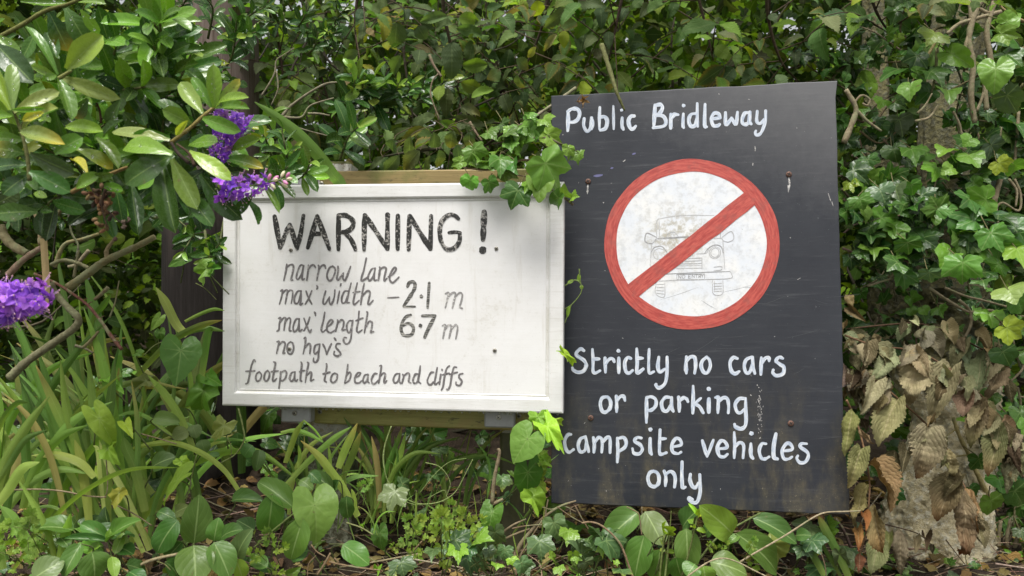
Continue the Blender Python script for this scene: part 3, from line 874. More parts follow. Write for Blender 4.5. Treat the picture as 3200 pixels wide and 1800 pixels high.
    b.text('170,70 155,55 130,110 110,200 90,300 65,320|65,180 165,175|215,185 185,210 175,260 195,290 225,270 240,220 215,185|310,170 280,200 270,260 290,290 320,260 330,200 310,170|375,75 395,90 380,180 365,270 375,290 410,260|350,185 425,175|455,185 450,260 435,370|450,200 500,175 520,200 505,260 470,285 450,270|610,185 575,200 555,260 570,290 600,270 615,195|615,185 610,260 625,290 645,270|680,75 690,100 680,200 675,280 690,290|665,185 725,170|755,80 765,100 745,200 730,305|745,230 785,190 800,210 790,285 825,270|965,95 970,120 955,220 945,280 965,300|930,210 1005,190|1060,200 1030,220 1015,280 1040,305 1075,280 1088,220 1060,200|1205,105 1195,200 1170,310|1190,230 1225,190 1240,220 1220,280 1175,315|1280,255 1330,230 1345,200 1315,200 1285,250 1290,305 1330,310 1360,285|1430,215 1395,225 1375,280 1390,310 1420,280 1435,220|1430,210 1430,290 1445,310|1530,205 1500,210 1470,270 1480,315 1510,315 1545,280|1565,120 1580,120 1570,200 1550,310|1565,240 1605,200 1625,220 1610,290 1620,310 1640,285|1780,205 1740,215 1715,270 1730,310 1765,290 1785,215|1785,205 1780,280 1795,315|1820,215 1830,240 1810,315|1825,240 1870,200 1895,220 1885,290 1910,310|1995,210 1960,215 1935,270 1945,310 1980,300 1998,220|2015,120 2005,220 1995,290 2020,315|2165,190 2130,200 2095,280 2110,325 2140,325 2160,300|2205,140 2185,250 2175,310 2190,325 2220,300|2245,215 2235,280 2230,325|2258,155 2260,170|2340,120 2310,150 2285,250 2270,350 2250,390|2265,220 2340,200|2420,135 2390,140 2365,240 2350,340 2325,385 2310,380|2340,215 2430,190|2490,205 2455,215 2450,250 2480,290 2460,335 2420,330 2415,300', 22, 750, 1110, 3.578)
    b.done('notice_lettering', M_letg, root)
    b = Brush(M_WS, zt)
    b.text('46:1718,395 1740,348 1790,335 1815,370 1805,430 1760,510 1700,600 1668,650|28:1665,660 1815,656|44:2000,350 1990,500 1978,670', 40, 860, 800, 4.155)
    b = b.done_and_next('size_limit_numerals', M_letn, root)
    b.text('1800,100 1740,125 1695,190 1675,280 1700,355 1750,372 1815,350 1838,280 1805,220 1750,212 1705,240|45:1950,112 2120,108|48:2118,112 2060,220 2015,310 1982,390', 42, 850, 960, 4.155)
    b = b.done_and_next('size_limit_numerals', M_letn, root)
    b.text('10:1898,498 1880,515 1885,540 1905,545 1918,525 1898,498', 9, 860, 800, 4.155)
    b.dot(1898, 520, 20, 860, 800, 4.155); b.dot(1928, 240, 26, 850, 960, 4.155)
    b.done('size_limit_numerals', M_letn, root)
    b = Brush(M_WS, zt)
    b.text('2210,490 2250,480 2235,560 2210,670|2235,540 2300,480 2340,490 2320,590 2300,675|2330,540 2390,480 2430,500 2415,590 2395,660 2430,680', 27, 860, 800, 4.155)
    b = b.done_and_next('metre_lettering', M_letf, root)
    b.text('2215,240 2250,235 2235,320 2220,405|2240,300 2290,235 2330,250 2315,330 2300,400|2320,300 2380,230 2410,260 2400,340 2385,410', 28, 850, 960, 4.155)
    b.done('metre_lettering', M_letf, root)
    for x, y in ((909, 781), (1551, 777), (905, 1090), (1546, 1095)):
        screw(root, x, y, M_WS, zp, .0042, M_zinc)
    # rain drops hanging from the lower edge
    rng = np.random.default_rng(5)
    x = -.26
    while x < .352:
        mb = MB(); r = .0022 + .0013 * rng.random()
        ball(mb, (x, -WH / 2 - r * .5, -.004 - .006 * rng.random()), r, sy=1.25, axis=(0, 1, 0))
        mb.build('water_drop', M_drop, root)
        x += .009 + .011 * rng.random()
white_sign()

def thing_part(name, parent):
    o = bpy.data.objects.new(name, None); o.empty_display_size = .05
    COL.objects.link(o); o.parent = parent
    return o

def black_sign():
    root = thing('bridleway_sign', 'tall tilted black board with white brush lettering and red no-cars circle', 'sign')
    root.matrix_world = M_BS
    mb = MB()
    # board outline: slightly uneven sawn edge with one chipped spot on the right side
    rng = np.random.default_rng(2)
    hw, hh = BW / 2, BH / 2
    out = []
    for a, b_ in (((-hw, -hh), (hw, -hh)), ((hw, -hh), (hw, hh)), ((hw, hh), (-hw, hh)), ((-hw, hh), (-hw, -hh))):
        for k in np.linspace(0, 1, 24, endpoint=False):
            p = np.array(a) * (1 - k) + np.array(b_) * k
            if a == (hw, -hh):
                if .20 < k < .30: p[0] -= .007
                elif .10 < k: p[0] -= .0045
            p = p + rng.standard_normal(2) * .0005
            out.append(p)
    out = np.array(out); n = len(out)
    V = []
    for ins, z in ((0, -.014), (0, -.0015), (.0015, 0)):
        for p in out:
            q = p * (1 - ins / .35); V.append((q[0], q[1], z))
    V.append((0, 0, 0)); V.append((0, 0, -.014))
    Q = [(i * n + a, i * n + (a + 1) % n, (i + 1) * n + (a + 1) % n, (i + 1) * n + a) for i in range(2) for a in range(n)]
    T = [(3 * n, 2 * n + a, 2 * n + (a + 1) % n) for a in range(n)] + [(3 * n + 1, (a + 1) % n, a) for a in range(n)]
    mb.add(V, Q, T)
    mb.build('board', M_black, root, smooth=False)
    b = Brush(M_BS, .0004)
    b.text('130,190 130,300 125,400|125,180 170,150 235,150 262,200 240,270 190,300 140,300|315,260 310,340 345,405 385,370 400,250|34:400,250 415,320 400,380|36:495,130 490,250 490,380|490,245 550,240 580,290 560,370 500,395|34:650,115 655,380|40:752,250 750,340 765,385|890,230 850,235 825,290 845,370 880,375 908,345|1130,105 1115,365|1130,110 1190,98 1215,130 1190,190 1140,225|1140,225 1220,230 1255,290 1230,345 1110,365|40:1312,210 1310,370|1315,260 1350,215 1395,215|38:1455,205 1450,330 1460,365|1600,200 1540,215 1518,280 1540,345 1590,335 1612,250|38:1615,85 1615,250 1620,350|40:1705,95 1700,330 1725,355|34:1790,262 1880,252|1878,245 1860,205 1810,198 1778,260 1800,338 1850,342 1872,325|1940,190 1945,330 2010,255|2010,255 2060,325 2078,185|2215,190 2160,200 2130,280 2150,325 2200,310 2220,215|2220,185 2215,290 2235,322|38:2305,175 2300,290 2340,315 2385,270|40:2402,170 2395,300 2350,420 2300,450 2282,420 2290,400', 43, 1740, 300, 3.68)
    b.dot(745, 162, 18, 1740, 300, 3.68); b.dot(1458, 110, 20, 1740, 300, 3.68)
    b.done('bridleway_lettering', M_letw, root)
    b = Brush(M_BS, .0004)
    b.text('225,90 190,70 145,110 150,145 225,195 250,250 220,310 160,325 110,300 100,275|318,75 325,200 325,310 350,332 400,308|325,180 390,180|455,170 460,325|462,230 505,180 540,180 555,210|605,170 605,330|735,175 700,165 670,220 680,310 715,335 755,305|800,70 805,220 805,330 870,290|810,172 865,172|34:935,75 930,200 935,330 985,318|1040,160 1030,260 1050,322 1105,290|1130,160 1130,300 1110,440 1045,495 1010,470 1010,455|1340,155 1335,260 1340,335|1340,210 1380,160 1430,165 1440,250 1430,335|1560,160 1515,200 1500,260 1530,325 1570,325 1600,260 1590,190 1560,160|1895,175 1850,165 1815,220 1830,310 1870,340 1915,315|2050,160 1990,190 1970,260 1990,330 2030,320 2055,245|2060,160 2065,270 2085,338|2155,165 2150,350|2160,230 2195,175 2235,165 2240,200|2390,175 2350,160 2315,200 2360,240 2400,270 2390,340 2320,362 2280,330 2285,300', 39, 1760, 1070, 3.481)
    b.dot(600, 90, 22, 1760, 1070, 3.481)
    b = b.done_and_next('notice_lettering', M_letw, root)
    b.text('240,230 190,250 165,330 190,430 240,450 300,400 315,310 280,240 240,230|395,220 400,330 400,445|405,290 450,230 500,225 520,285|830,240 830,400 828,600|835,240 900,230 960,270 960,360 900,420 850,425|1180,240 1100,240 1045,320 1070,420 1130,430 1180,340|1190,240 1190,380 1215,440|1290,235 1300,340 1300,440|1305,290 1360,245 1405,260 1425,300|1500,75 1500,280 1495,465|44:1610,250 1530,320|1520,330 1590,370 1645,460|56:1725,260 1725,450|1820,240 1860,245 1860,350 1855,460|1865,300 1930,245 1990,260 2010,360 2005,460|2240,255 2160,260 2105,340 2130,440 2180,460 2240,405|2255,250 2255,400 2260,580 2240,660 2180,690 2110,660 2095,625', 52, 1840, 1190, 4.6)
    b.dot(1725, 118, 32, 1840, 1190, 4.6)
    b = b.done_and_next('notice_lettering', M_letw, root)
    b.text('135,115 105,120 75,180 90,260 120,285 160,260|265,140 225,160 205,220 225,280 270,265 285,170|275,135 290,210 305,280|350,145 360,210 355,285|365,190 400,145 430,160 435,220 430,285|440,190 480,145 510,160 510,290|580,150 585,270 580,380|585,155 640,145 665,190 650,240 600,275|810,150 770,145 745,180 800,215 820,260 790,300 740,295 725,250|38:895,155 895,270 908,305|990,70 985,200 985,290 1005,305 1050,290|990,158 1045,155|1105,235 1190,215 1180,165 1140,155 1105,210 1110,280 1160,300 1190,285|1395,175 1420,260 1440,325|1440,325 1470,250 1500,170|1540,255 1630,240 1610,185 1570,180 1540,240 1555,315 1600,330 1635,305|1700,95 1705,220 1700,340|1705,240 1750,195 1790,220 1785,340|38:1860,205 1860,310 1880,345|2005,205 1965,205 1940,270 1960,340 1995,350 2035,330|38:2100,110 2080,220 2080,330 2115,350|2155,275 2255,260 2240,210 2200,205 2160,270 2175,345 2220,350 2255,330|2395,205 2345,205 2335,235 2400,285 2410,330 2380,380 2330,385 2300,345 2310,320', 33, 1740, 1320, 3.067)
    b.dot(897, 68, 19, 1740, 1320, 3.067); b.dot(1865, 105, 22, 1740, 1320, 3.067)
    b = b.done_and_next('notice_lettering', M_letw, root)
    b.text('660,420 570,460 520,600 570,760 680,810 780,740 800,580 750,460 660,420|930,420 970,560 960,790|970,500 1080,430 1170,480 1210,620 1190,820|1380,190 1375,500 1385,780 1410,840 1465,820|1590,500 1580,650 1640,800 1720,830 1790,720|1825,510 1835,800 1830,980 1770,1180 1680,1215 1570,1150 1560,1090 1640,1130', 93, 1960, 1420, 8.05)
    b.done('notice_lettering', M_letw, root)
    # prohibition circle
    def ellipse(cx, cy, rx, ry, z, n=90, w=0, seed=0):
        g = np.random.default_rng(seed); ph = g.random(3) * 6.28
        return [local(M_BS, cx + (rx + w * math.sin(5 * a + ph[0]) + w * .6 * math.sin(13 * a + ph[1])) * math.cos(a), cy + (ry + w * math.sin(5 * a + ph[0]) + w * .6 * math.sin(11 * a + ph[2])) * math.sin(a), z) for a in np.linspace(0, 2 * np.pi, n, endpoint=False)]
    ring = thing_part('prohibition_circle', root)
    d = MB(); E_ = ellipse(2160, 763, 240, 231, .0003); d.add([local(M_BS, 2160, 763, .0003)] + E_, None, [(0, 1 + (a + 1) % 90, 1 + a) for a in range(90)])
    d.build('white_disc', M_disc, ring, smooth=False)
    rg = MB(); O = ellipse(2162.6, 764.3, 274, 266.7, .0007, 90, 1.2, 1); I = ellipse(2160, 762.6, 235, 226, .0007, 90, 1.0, 2)
    uv = np.array([(a, j) for j in (0, 1) for a in np.linspace(0, 30, 90)])[:, ::-1]
    rg.add(O + I, [(a, (a + 1) % 90, 90 + (a + 1) % 90, 90 + a) for a in range(90)][::1], None, (1, 1, 1), uv)
    rg.build('red_ring', M_red, ring, smooth=False)
    bar = MB(); q = []
    A0, A1, B1, B0 = (458, 1152), (1105, 640), (1172, 705), (515, 1218)
    L_ = []; n = 14
    for k in np.linspace(0, 1, n):
        for s0, s1 in ((A0, A1), (B0, B1)):
            p = np.array(s0) * (1 - k) + np.array(s1) * k + rng.standard_normal(2) * 1.3
            L_.append(local(M_BS, 1700 + p[0] / 1.7673, 240 + p[1] / 1.7673, .0011))
    bar.add(L_, [(2 * i, 2 * i + 1, 2 * i + 3, 2 * i + 2) for i in range(n - 1)], None, (1, 1, 1), np.array([(j, i * .7) for i in range(n) for j in (0, 1)]))
    bar.build('red_bar', M_red, ring, smooth=False)
    kw = dict(taper=(.7, .6))
    b = Brush(M_BS, .00042)
    b.text('490,690 490,560 540,535 700,515 920,515|508,685 508,560|970,640 970,690|490,700 460,720 448,760 440,900|920,690 980,690 990,740 1002,920|980,680 1050,635 1070,690 1030,715 990,705|540,775 505,765 470,785 465,820 490,845 530,840 550,815|930,748 895,770 885,805 905,835 940,838 968,810 965,770 930,748|930,758 905,775 897,805 912,826 940,828 957,806 955,775 930,758|720,840 830,835|700,860 830,855|680,880 830,876|660,895 830,893|640,915 830,912|830,835 830,920|790,805 860,800 880,770|510,1010 650,1003 850,998 1040,990 1055,960 1040,935|920,905 975,900 975,925 920,930|485,1015 480,1105 545,1130 550,1025|490,1035 545,1035|488,1058 545,1058|486,1080 545,1085|486,1100 545,1108|910,1000 915,1105 985,1105 988,1005|925,1010 925,1095|920,1030 980,1028|920,1050 980,1048|920,1070 980,1068|920,1088 980,1086|560,680 580,648 618,640 650,672|590,670 605,650|620,670 612,650', 6, 1850, 460, 2.415, **kw)
    b.done('car_drawing', M_pencil, ring)
    b = Brush(M_BS, .00046)
    b.text('9:485,680 425,650 405,662 402,712 450,728 485,692|11:495,690 600,684 730,675|7:450,790 470,758 520,747 550,772 572,805|7:850,800 880,762 930,737 975,752 990,800|6:560,957 700,950 850,943 1040,937|4:640,960 850,955|4:850,955 850,996|4:640,998 850,996|4:640,960 640,998|652,992 653,966|653,966 670,990|670,990 672,964|690,964 680,975 684,988 697,988 702,974 690,964|728,964 726,988|728,964 745,963|727,976 742,975|726,988 745,987|754,987 756,963|756,963 772,985|772,985 775,961|780,963 800,961|790,962 788,985|805,985 807,961|807,961 822,964 818,973 808,975|810,975 822,984|826,960 834,972|842,958 834,972 831,984', 4, 1850, 460, 2.415, **kw)
    b.done('car_outline', M_pencild, ring)
    b = Brush(M_BS, .00035)
    for st, w_ in (('1352,556 1356,590 1354,625', 8), ('243,598 241,620 240,648', 9), ('1348,600 1350,625 1349,640', 6), ('1165,385 1167,400 1165,412', 6), ('1154,478 1153,490', 6), ('438,468 450,458', 5), ('1570,645 1585,690', 5), ('1590,690 1597,715', 5), ('1128,124 1138,126', 4), ('965,94 970,97', 5), ('1395,282 1399,284', 5), ('328,694 331,697', 6), ('1400,1120 1418,1110', 3), ('104,320 106,322', 5), ('1360,888 1362,892', 6), ('880,508 881,514', 4)):
        b.stroke(pstr(st), w_, 1700, 240, 1.7673, taper=(.9, .15))
    for k in range(60):
        x, y = 1527 + rng.normal(0, 9), 640 + rng.normal(0, 85)
        b.stroke([(x, y), (x + rng.normal(0, 3), y + 4 + 9 * rng.random())], 2.5 + 4 * rng.random(), 1700, 1000, 2.264, taper=(.6, .5))
    for k in range(40):
        x, y = 60 + 2000 * rng.random(), -1650 + 2900 * rng.random()
        b.stroke([(x, y), (x + rng.normal(0, 5), y + rng.normal(0, 5))], 2 + 3 * rng.random() ** 2, 1700, 1000, 2.264, taper=(.6, .5))
    b.done('paint_specks', M_letf, root)
    b = Brush(M_BS, .0003)
    for st, w_ in (('275,548 300,546 322,542', 12), ('368,506 382,502', 9), ('488,428 505,422', 9)):
        b.stroke(pstr(st), w_, 1700, 240, 1.7673, taper=(.4, .5))
    b.done('paint_specks', M_purple, root)
    b = Brush(M_BS, .00028)
    for k in range(26):
        x, y = 250 + 1900 * rng.random(), -300 + 1200 * rng.random(); L_ = 60 + 240 * rng.random(); a_ = rng.normal(0, .25)
        b.stroke([(x, y), (x + L_ / 2 * math.cos(a_), y + L_ / 2 * math.sin(a_) + 4), (x + L_ * math.cos(a_), y + L_ * math.sin(a_))], 1.6, 1700, 1000, 2.264, taper=(.3, .3))
    b.done('scratches', M_scratch, root)
    for x, y in ((1838, 567), (2465, 545), (1846, 1306), (2471, 1323)):
        screw(root, x, y, M_BS, 0, .0058, M_rust)
black_sign()

# ------------------------------------------------------------------ rails, blocks, posts behind the white sign
def slab(name, label, cat, x0, y0, x1, y1, d, th, mat, group=None, yaw=.118, skew=0, bev=.003, screws=(), sm=M_zinc):
    "a board that fills the photo rectangle at depth d, th metres thick, turned like the white sign"
    c = P((x0 + x1) / 2, (y0 + y1) / 2, d)
    w_, h_ = (x1 - x0) / F * d / math.cos(yaw), (y1 - y0) / F * d
    mb = MB(); box(mb, (-w_ / 2, -h_ / 2, -th), (w_ / 2, h_ / 2, 0), bev=bev)
    M = M_WS.copy(); M.translation = Vector(c)
    if skew: M = M @ Matrix.Rotation(skew, 4, 'Z')
    root = thing(name, label, cat, group=group); root.matrix_world = M
    mb.build('board' if cat == 'rail' else 'block_body', mat, root, smooth=False)
    for x, y in screws: screw(root, x, y, M, 0, .0052, sm)
    return root
slab('wooden_rail', 'bare brown timber rail showing above the top edge of the white sign', 'rail', 985, 530, 1740, 600, 1.645, .03, M_railtop, 'timber rails', skew=-.002)
slab('wooden_rail', 'green algae-stained timber rail below the white sign', 'rail', 970, 1266, 1690, 1336, 1.655, .035, M_railbot, 'timber rails', skew=-.010, screws=((1000, 1287), (1622, 1300)))
slab('mounting_block', 'grey block with dull screw under the white sign, above the mossy post', 'block', 876, 1262, 971, 1321, 1.632, .028, M_block, 'grey mounting blocks', screws=((921, 1291),))
slab('mounting_block', 'grey block with bright screw under the white sign, beside the heart-shaped leaves', 'block', 1513, 1277, 1607, 1337, 1.59, .028, M_block, 'grey mounting blocks', screws=((1558, 1304),), sm=M_zincl)
slab('mounting_block', 'grey block behind the upper left edge of the white sign', 'block', 878, 538, 984, 605, 1.655, .028, M_block, 'grey mounting blocks', screws=((1005, 574),))

def post(name, label, x0, x1, ytop, d, mat, capm=None):
    a = P(x0, ytop, d); b = P(x1, ytop, d)
    w_ = b[0] - a[0]; cx = (a[0] + b[0]) / 2
    g = gz(cx, d) - .1
    root = thing(name, label, 'post', (cx, d, g))
    mb = MB(); box(mb, (-w_ / 2, 0, 0), (w_ / 2, w_ * .9, a[2] - g), bev=.006)
    # finer rows so that the edge reads worn
    mb.build('post_body', mat, root, smooth=False)
post('wooden_post', 'square post with peeling white paint and a mossy top behind the white sign', 960, 1096, 503, 1.70, M_whitepost)
post('wooden_post', 'low mossy post stub below the grey block between the two signs', 1562, 1664, 1345, 1.72, M_post)

def pole():
    cx = P(640, 900, 2.15)[0]; g = gz(cx, 2.15) - .2
    root = thing('utility_pole', 'thick weathered grey-brown wooden pole behind the purple-flowered shrub', 'pole', (cx, 2.2, g))
    mb = MB(); rng = np.random.default_rng(8)
    seg, rows = 40, 30; V = []
    for i in range(rows):
        z = i / (rows - 1) * 3.6
        for k in range(seg):
            a = 2 * math.pi * k / seg
            r = .132 * (1 - .03 * z) * (1 + .012 * math.sin(9 * a) + .008 * math.sin(23 * a) + .004 * rng.standard_normal())
            V.append((r * math.cos(a), r * math.sin(a), z))
    Q = [(i * seg + k, i * seg + (k + 1) % seg, (i + 1) * seg + (k + 1) % seg, (i + 1) * seg + k) for i in range(rows - 1) for k in range(seg)]
    V = np.array(V); k = np.clip((V[:, 2] + g - 1.38 + .05 * np.sin(9 * V[:, 0] * 8)) / .22, 0, 1)[:, None]   # shade of sign and shrub coloured into the foot, weathered above
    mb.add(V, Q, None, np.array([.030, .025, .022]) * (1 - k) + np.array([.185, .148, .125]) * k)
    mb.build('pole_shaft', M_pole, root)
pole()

# ------------------------------------------------------------------ far hedge: one uncountable mass of leaves and twigs
def far_hedge():
    rng = np.random.default_rng(21)
    mb = MB()
    for i in range(33000):
        y = 2.6 + 2.2 * rng.random() ** 1.1
        x = (rng.random() - .5) * 2 * (2.3 + .45 * (y - 2.6))
        z = .6 + 3.0 * rng.random()
        if z > 2.25 + .25 * math.sin(2.3 * x + 1) and rng.random() < .4: continue
        col = pick(rng, [((.045, .07, .02), 5), ((.075, .115, .02), 3), ((.14, .18, .02), 1.4), ((.05, .055, .028), 1.5)])
        d = unit(rng.standard_normal(3) * (1, .8, .6) + (0, 0, -.45)); nn = unit(rng.standard_normal(3) * .7 + (0, -.45, .75))
        place(mb, 'elmlo', (x, y, z), d, nn, (.036 + .06 * rng.random() ** 1.3), None, col, rng)
    for i in range(9000):
        sd = -1 if i % 3 else 1
        if i % 5 == 0:
            place(mb, 'elmlo', (.9 + 1.6 * rng.random(), 2.7 + 1.2 * rng.random(), 1.3 + 1.2 * rng.random()), unit(rng.standard_normal(3) + (0, 0, -.4)), unit(rng.standard_normal(3) * .7 + (0, -.5, .7)), .04 + .05 * rng.random(), None, pick(rng, [((.06, .1, .025), 4), ((.035, .06, .02), 4)]), rng); continue
        x = sd * (2.3 + 2.6 * rng.random()); y = 1.9 + 2.6 * rng.random() + (.5 if sd > 0 else 0); z = .6 + 2.9 * rng.random()
        place(mb, 'elmlo', (x, y, z), unit(rng.standard_normal(3) * (1, .8, .6) + (0, 0, -.45)), unit(rng.standard_normal(3) * .7 + (0, -.45, .75)), .06 + .07 * rng.random(), None, pick(rng, [((.06, .1, .025), 4), ((.10, .16, .03), 2)]), rng)
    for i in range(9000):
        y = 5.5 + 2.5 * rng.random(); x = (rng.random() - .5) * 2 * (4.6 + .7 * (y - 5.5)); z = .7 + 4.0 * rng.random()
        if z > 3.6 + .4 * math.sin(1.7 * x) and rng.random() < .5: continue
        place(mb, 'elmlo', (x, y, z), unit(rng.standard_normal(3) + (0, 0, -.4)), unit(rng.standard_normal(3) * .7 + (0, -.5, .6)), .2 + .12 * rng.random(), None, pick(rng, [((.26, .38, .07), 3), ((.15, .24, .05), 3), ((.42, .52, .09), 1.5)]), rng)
    o = mb.build('hedge_foliage', M_hedge); o['kind'] = 'stuff'
    tb = MB()
    for i in range(260):
        x = (rng.random() - .5) * 5; y = 2.5 + 1.8 * rng.random()
        z = .7 + 1.5 * rng.random()
        d = unit(rng.standard_normal(3) * (1, .4, .8) + (0, 0, .5)) * (.25 + .5 * rng.random())
        p = np.array([x, y, z])
        tube(tb, [p, p + d * .5 + rng.standard_normal(3) * .03, p + d + rng.standard_normal(3) * .05], .003 + .004 * rng.random(), .0015, jit(rng, (.10, .085, .06)), 5, 4)
    o = tb.build('hedge_twigs', M_twig); o['kind'] = 'stuff'
far_hedge()

# ------------------------------------------------------------------ elm branches of the hedge
def elm_branch(label, pts, d, seed, nside=8, L=.054, len_=.30, step=.034, hero=(), zone=None):
    rng = np.random.default_rng(seed)
    q = [P(x, y, d + (k * .04)) for k, (x, y) in enumerate(pts)]
    pl = Plant('elm_branch', label, 'branch', q[0], 'elm branches in the hedge')
    tube(pl.mb('stem', M_twig), q, .0055, .002, jit(rng, (.085, .062, .042)), 6, 8, knobs=.2, rng=rng)
    c = crm(q, 12)
    for i in range(nside):
        a = c[int((.08 + .9 * (i + rng.random() * .6) / nside) * (len(c) - 1))]
        dd = unit(rng.standard_normal(3) * (1.1, .5, .55) + (0, -.25, -.05)) * len_ * (.6 + .7 * rng.random())
        e = a + dd
        spray(pl, 'foliage', M_elm, 'shoot#%d' % i, [a, a + dd * .5 + np.array([0, 0, .02]), e + np.array([0, 0, -.03])], 'elm', step, L, 'alt', ELM, rng, .002, .0009, (.09, .065, .04), up=(0, -.72, .62), droop=.45)
    for h in hero:
        x0, y0, x1, y1, w_, col = h[:6]
        a_ = P(800 + x0 / 2.337, y0 / 2.337, d - .10)
        tube(pl.mb('shoot', M_twig), [a_, a_ + (rng.normal(0, .01), .05, .02), a_ + (rng.normal(0, .03), .12, .05)], .0009, .0013, (.10, .08, .04), 4, 4)
        leafpx(pl.mb('foliage', M_elm), 'elm', 800 + x0 / 2.337, y0 / 2.337, 800 + x1 / 2.337, y1 / 2.337, w_ / 2.337, d - .12 + .04 * rng.random(), d - .10 + .06 * rng.random(), col=jit(rng, col, .08), rng=rng, tilt=tuple(rng.standard_normal(3) * .25 + (0, 0, .3)), tip=(.15, .11, .04) if rng.random() < .2 else None)
    pl.done()
G1, G2, G3, GY = (.055, .075, .045), (.075, .10, .055), (.10, .15, .03), (.20, .21, .03)
elm_branch('elm branch hanging over the purple-flowered shrub, left of the hedge gap', [(930, -90), (960, 80), (1010, 260), (1060, 420)], 2.15, 31, nside=10)
elm_branch('elm branch with many small leaves high above the left half of the white sign', [(1130, -90), (1110, 60), (1120, 200)], 2.1, 32,
           hero=[(780, 140, 790, 310, 115, GY), (1030, 160, 1010, 345, 195, G2), (1180, 190, 1240, 285, 130, G2), (960, 30, 880, 0, 100, G2), (1140, 80, 1290, 60, 115, G2), (280, 90, 220, 150, 110, G2), (750, 370, 640, 430, 90, G2), (1060, 400, 1010, 540, 110, G2)])
elm_branch('dark-stemmed elm branch with one large dark heart-like leaf above the white sign', [(1383, -60), (1388, 45), (1410, 150), (1420, 240), (1450, 330), (1500, 430)], 2.0, 33, nside=8,
           hero=[(1430, 305, 1430, 575, 195, G1), (1500, 480, 1690, 470, 130, G3), (1490, 600, 1630, 650, 130, G3), (1570, 720, 1730, 660, 90, G3), (1400, 640, 1390, 850, 160, G1), (1310, 840, 1120, 915, 110, G2), (1440, 850, 1680, 915, 95, G1), (1500, 780, 1630, 850, 100, G1), (1340, 880, 1510, 985, 90, G3), (1330, 740, 1360, 640, 110, G3), (1230, 930, 1030, 1080, 70, (.12, .12, .03)), (1440, 180, 1330, 230, 130, G2), (1480, 130, 1620, 150, 130, G3), (1460, 210, 1640, 245, 110, G2), (1400, 120, 1200, 160, 100, G2), (1550, 270, 1590, 320, 80, G3)])
elm_branch('elm spray of hanging serrated leaves just above the bare timber rail', [(1500, 470), (1380, 464), (1260, 478), (1195, 490)], 1.78, 34, nside=2, len_=.1,
           hero=[(930, 1110, 925, 950, 95, G2), (1010, 1015, 1020, 1115, 115, G2), (1130, 990, 1130, 1095, 100, G2), (1045, 1130, 945, 1245, 125, G2), (1200, 1095, 1090, 1245, 135, G1), (1340, 1090, 1320, 1230, 110, G1), (930, 1150, 835, 1235, 85, G2), (1300, 960, 1290, 1070, 110, G1), (1440, 950, 1420, 1080, 120, G1), (1560, 960, 1560, 1080, 110, G1), (1470, 1050, 1480, 1170, 100, G2), (1270, 1130, 1240, 1260, 70, G1)])
elm_branch('elm branch with yellowing leaves above the left corner of the black sign', [(1720, -80), (1700, 60), (1660, 170), (1610, 260)], 1.95, 35, nside=8,
           hero=[(2250, 225, 2250, 350, 95, GY), (2200, 250, 2110, 370, 70, (.20, .18, .12)), (2050, 340, 1990, 420, 60, (.22, .24, .10)), (1900, 430, 1990, 510, 110, G2), (1790, 520, 1690, 580, 110, G2), (1910, 540, 1960, 640, 90, G2), (1800, 690, 1850, 820, 130, G1), (2050, 0, 2050, 110, 130, GY), (2210, 10, 2330, 90, 140, (.13, .17, .05)), (1930, 0, 1980, 100, 80, (.15, .18, .04)), (2290, 60, 2120, 200, 120, G2)])
elm_branch('elm branch behind the ivy that climbs between the two signs', [(1560, -60), (1540, 120), (1580, 300), (1600, 420)], 2.25, 36, nside=11)
elm_branch('elm branch above the words on the black sign, its tip near the hanging twig', [(1960, -90), (1930, 60), (1900, 200)], 2.0, 37, nside=9)
elm_branch('elm branch with broad leaves above the middle of the black sign', [(2160, -90), (2200, 60), (2230, 190)], 1.95, 38, nside=9, L=.066)
elm_branch('elm branch with pale leaves above the right corner of the black sign', [(2400, -90), (2400, 50), (2440, 190), (2500, 260)], 1.9, 39, nside=9, L=.068)
elm_branch('elm branch with yellow leaves beside the mossy limb of the ivy-covered trunk', [(2700, -90), (2740, 40), (2800, 130)], 1.8, 40, nside=7, L=.066)
elm_branch('elm branch half hidden low behind the ivy-topped corner of the white sign', [(1760, 330), (1600, 400), (1480, 480)], 2.2, 41, nside=6)
elm_branch('dark elm branch deep in the hedge over the middle of the white sign', [(1250, -90), (1260, 150), (1290, 380), (1280, 480)], 2.4, 42, nside=12)
elm_branch('elm branch in the hedge above the purple flowers and long strap leaf', [(840, -60), (880, 200), (900, 420)], 2.45, 43, nside=11)

# ------------------------------------------------------------------ bare branches
def bare(label, strokes, d, col, name='bare_branch', cat='branch', group=None, mat=None, base=None):
    "strokes: (zoom origin x, y, scale, points, width at start, width at end)"
    rng = np.random.default_rng(len(label))
    pl = None
    for k, (ox, oy, s, pts, w0, w1) in enumerate(strokes):
        q = [P(ox + p[0] / s, oy + p[1] / s, d + (p[2] if len(p) > 2 else 0)) for p in pstr3(pts)]
        if pl is None: pl = Plant(name, label, cat, q[0] if base is None else base, group)
        tube(pl.mb('stem' if k == 0 else 'side_branch#%d' % k, mat or M_branch), q, w0 / s * d / F / 2, w1 / s * d / F / 2, col, 8, 7, knobs=.25, rng=rng)
    pl.done()
def pstr3(s): return [tuple(float(v) for v in q.split(',')) for q in s.split()]
Z1 = (0, 0, 2.337); Z2 = (0, 560, 2.337); Z3 = (0, 1150, 2.229); Z4 = (800, 0, 2.337); Z5 = (900, 1250, 2.634); Z6 = (1600, 1400, 2.342); Z7 = (2500, 0, 1.61); Z8 = (2500, 900, 1.61); ZW = (680, 480, 1.6464); ZB = (1700, 1000, 2.264)
BR = (.26, .235, .165)
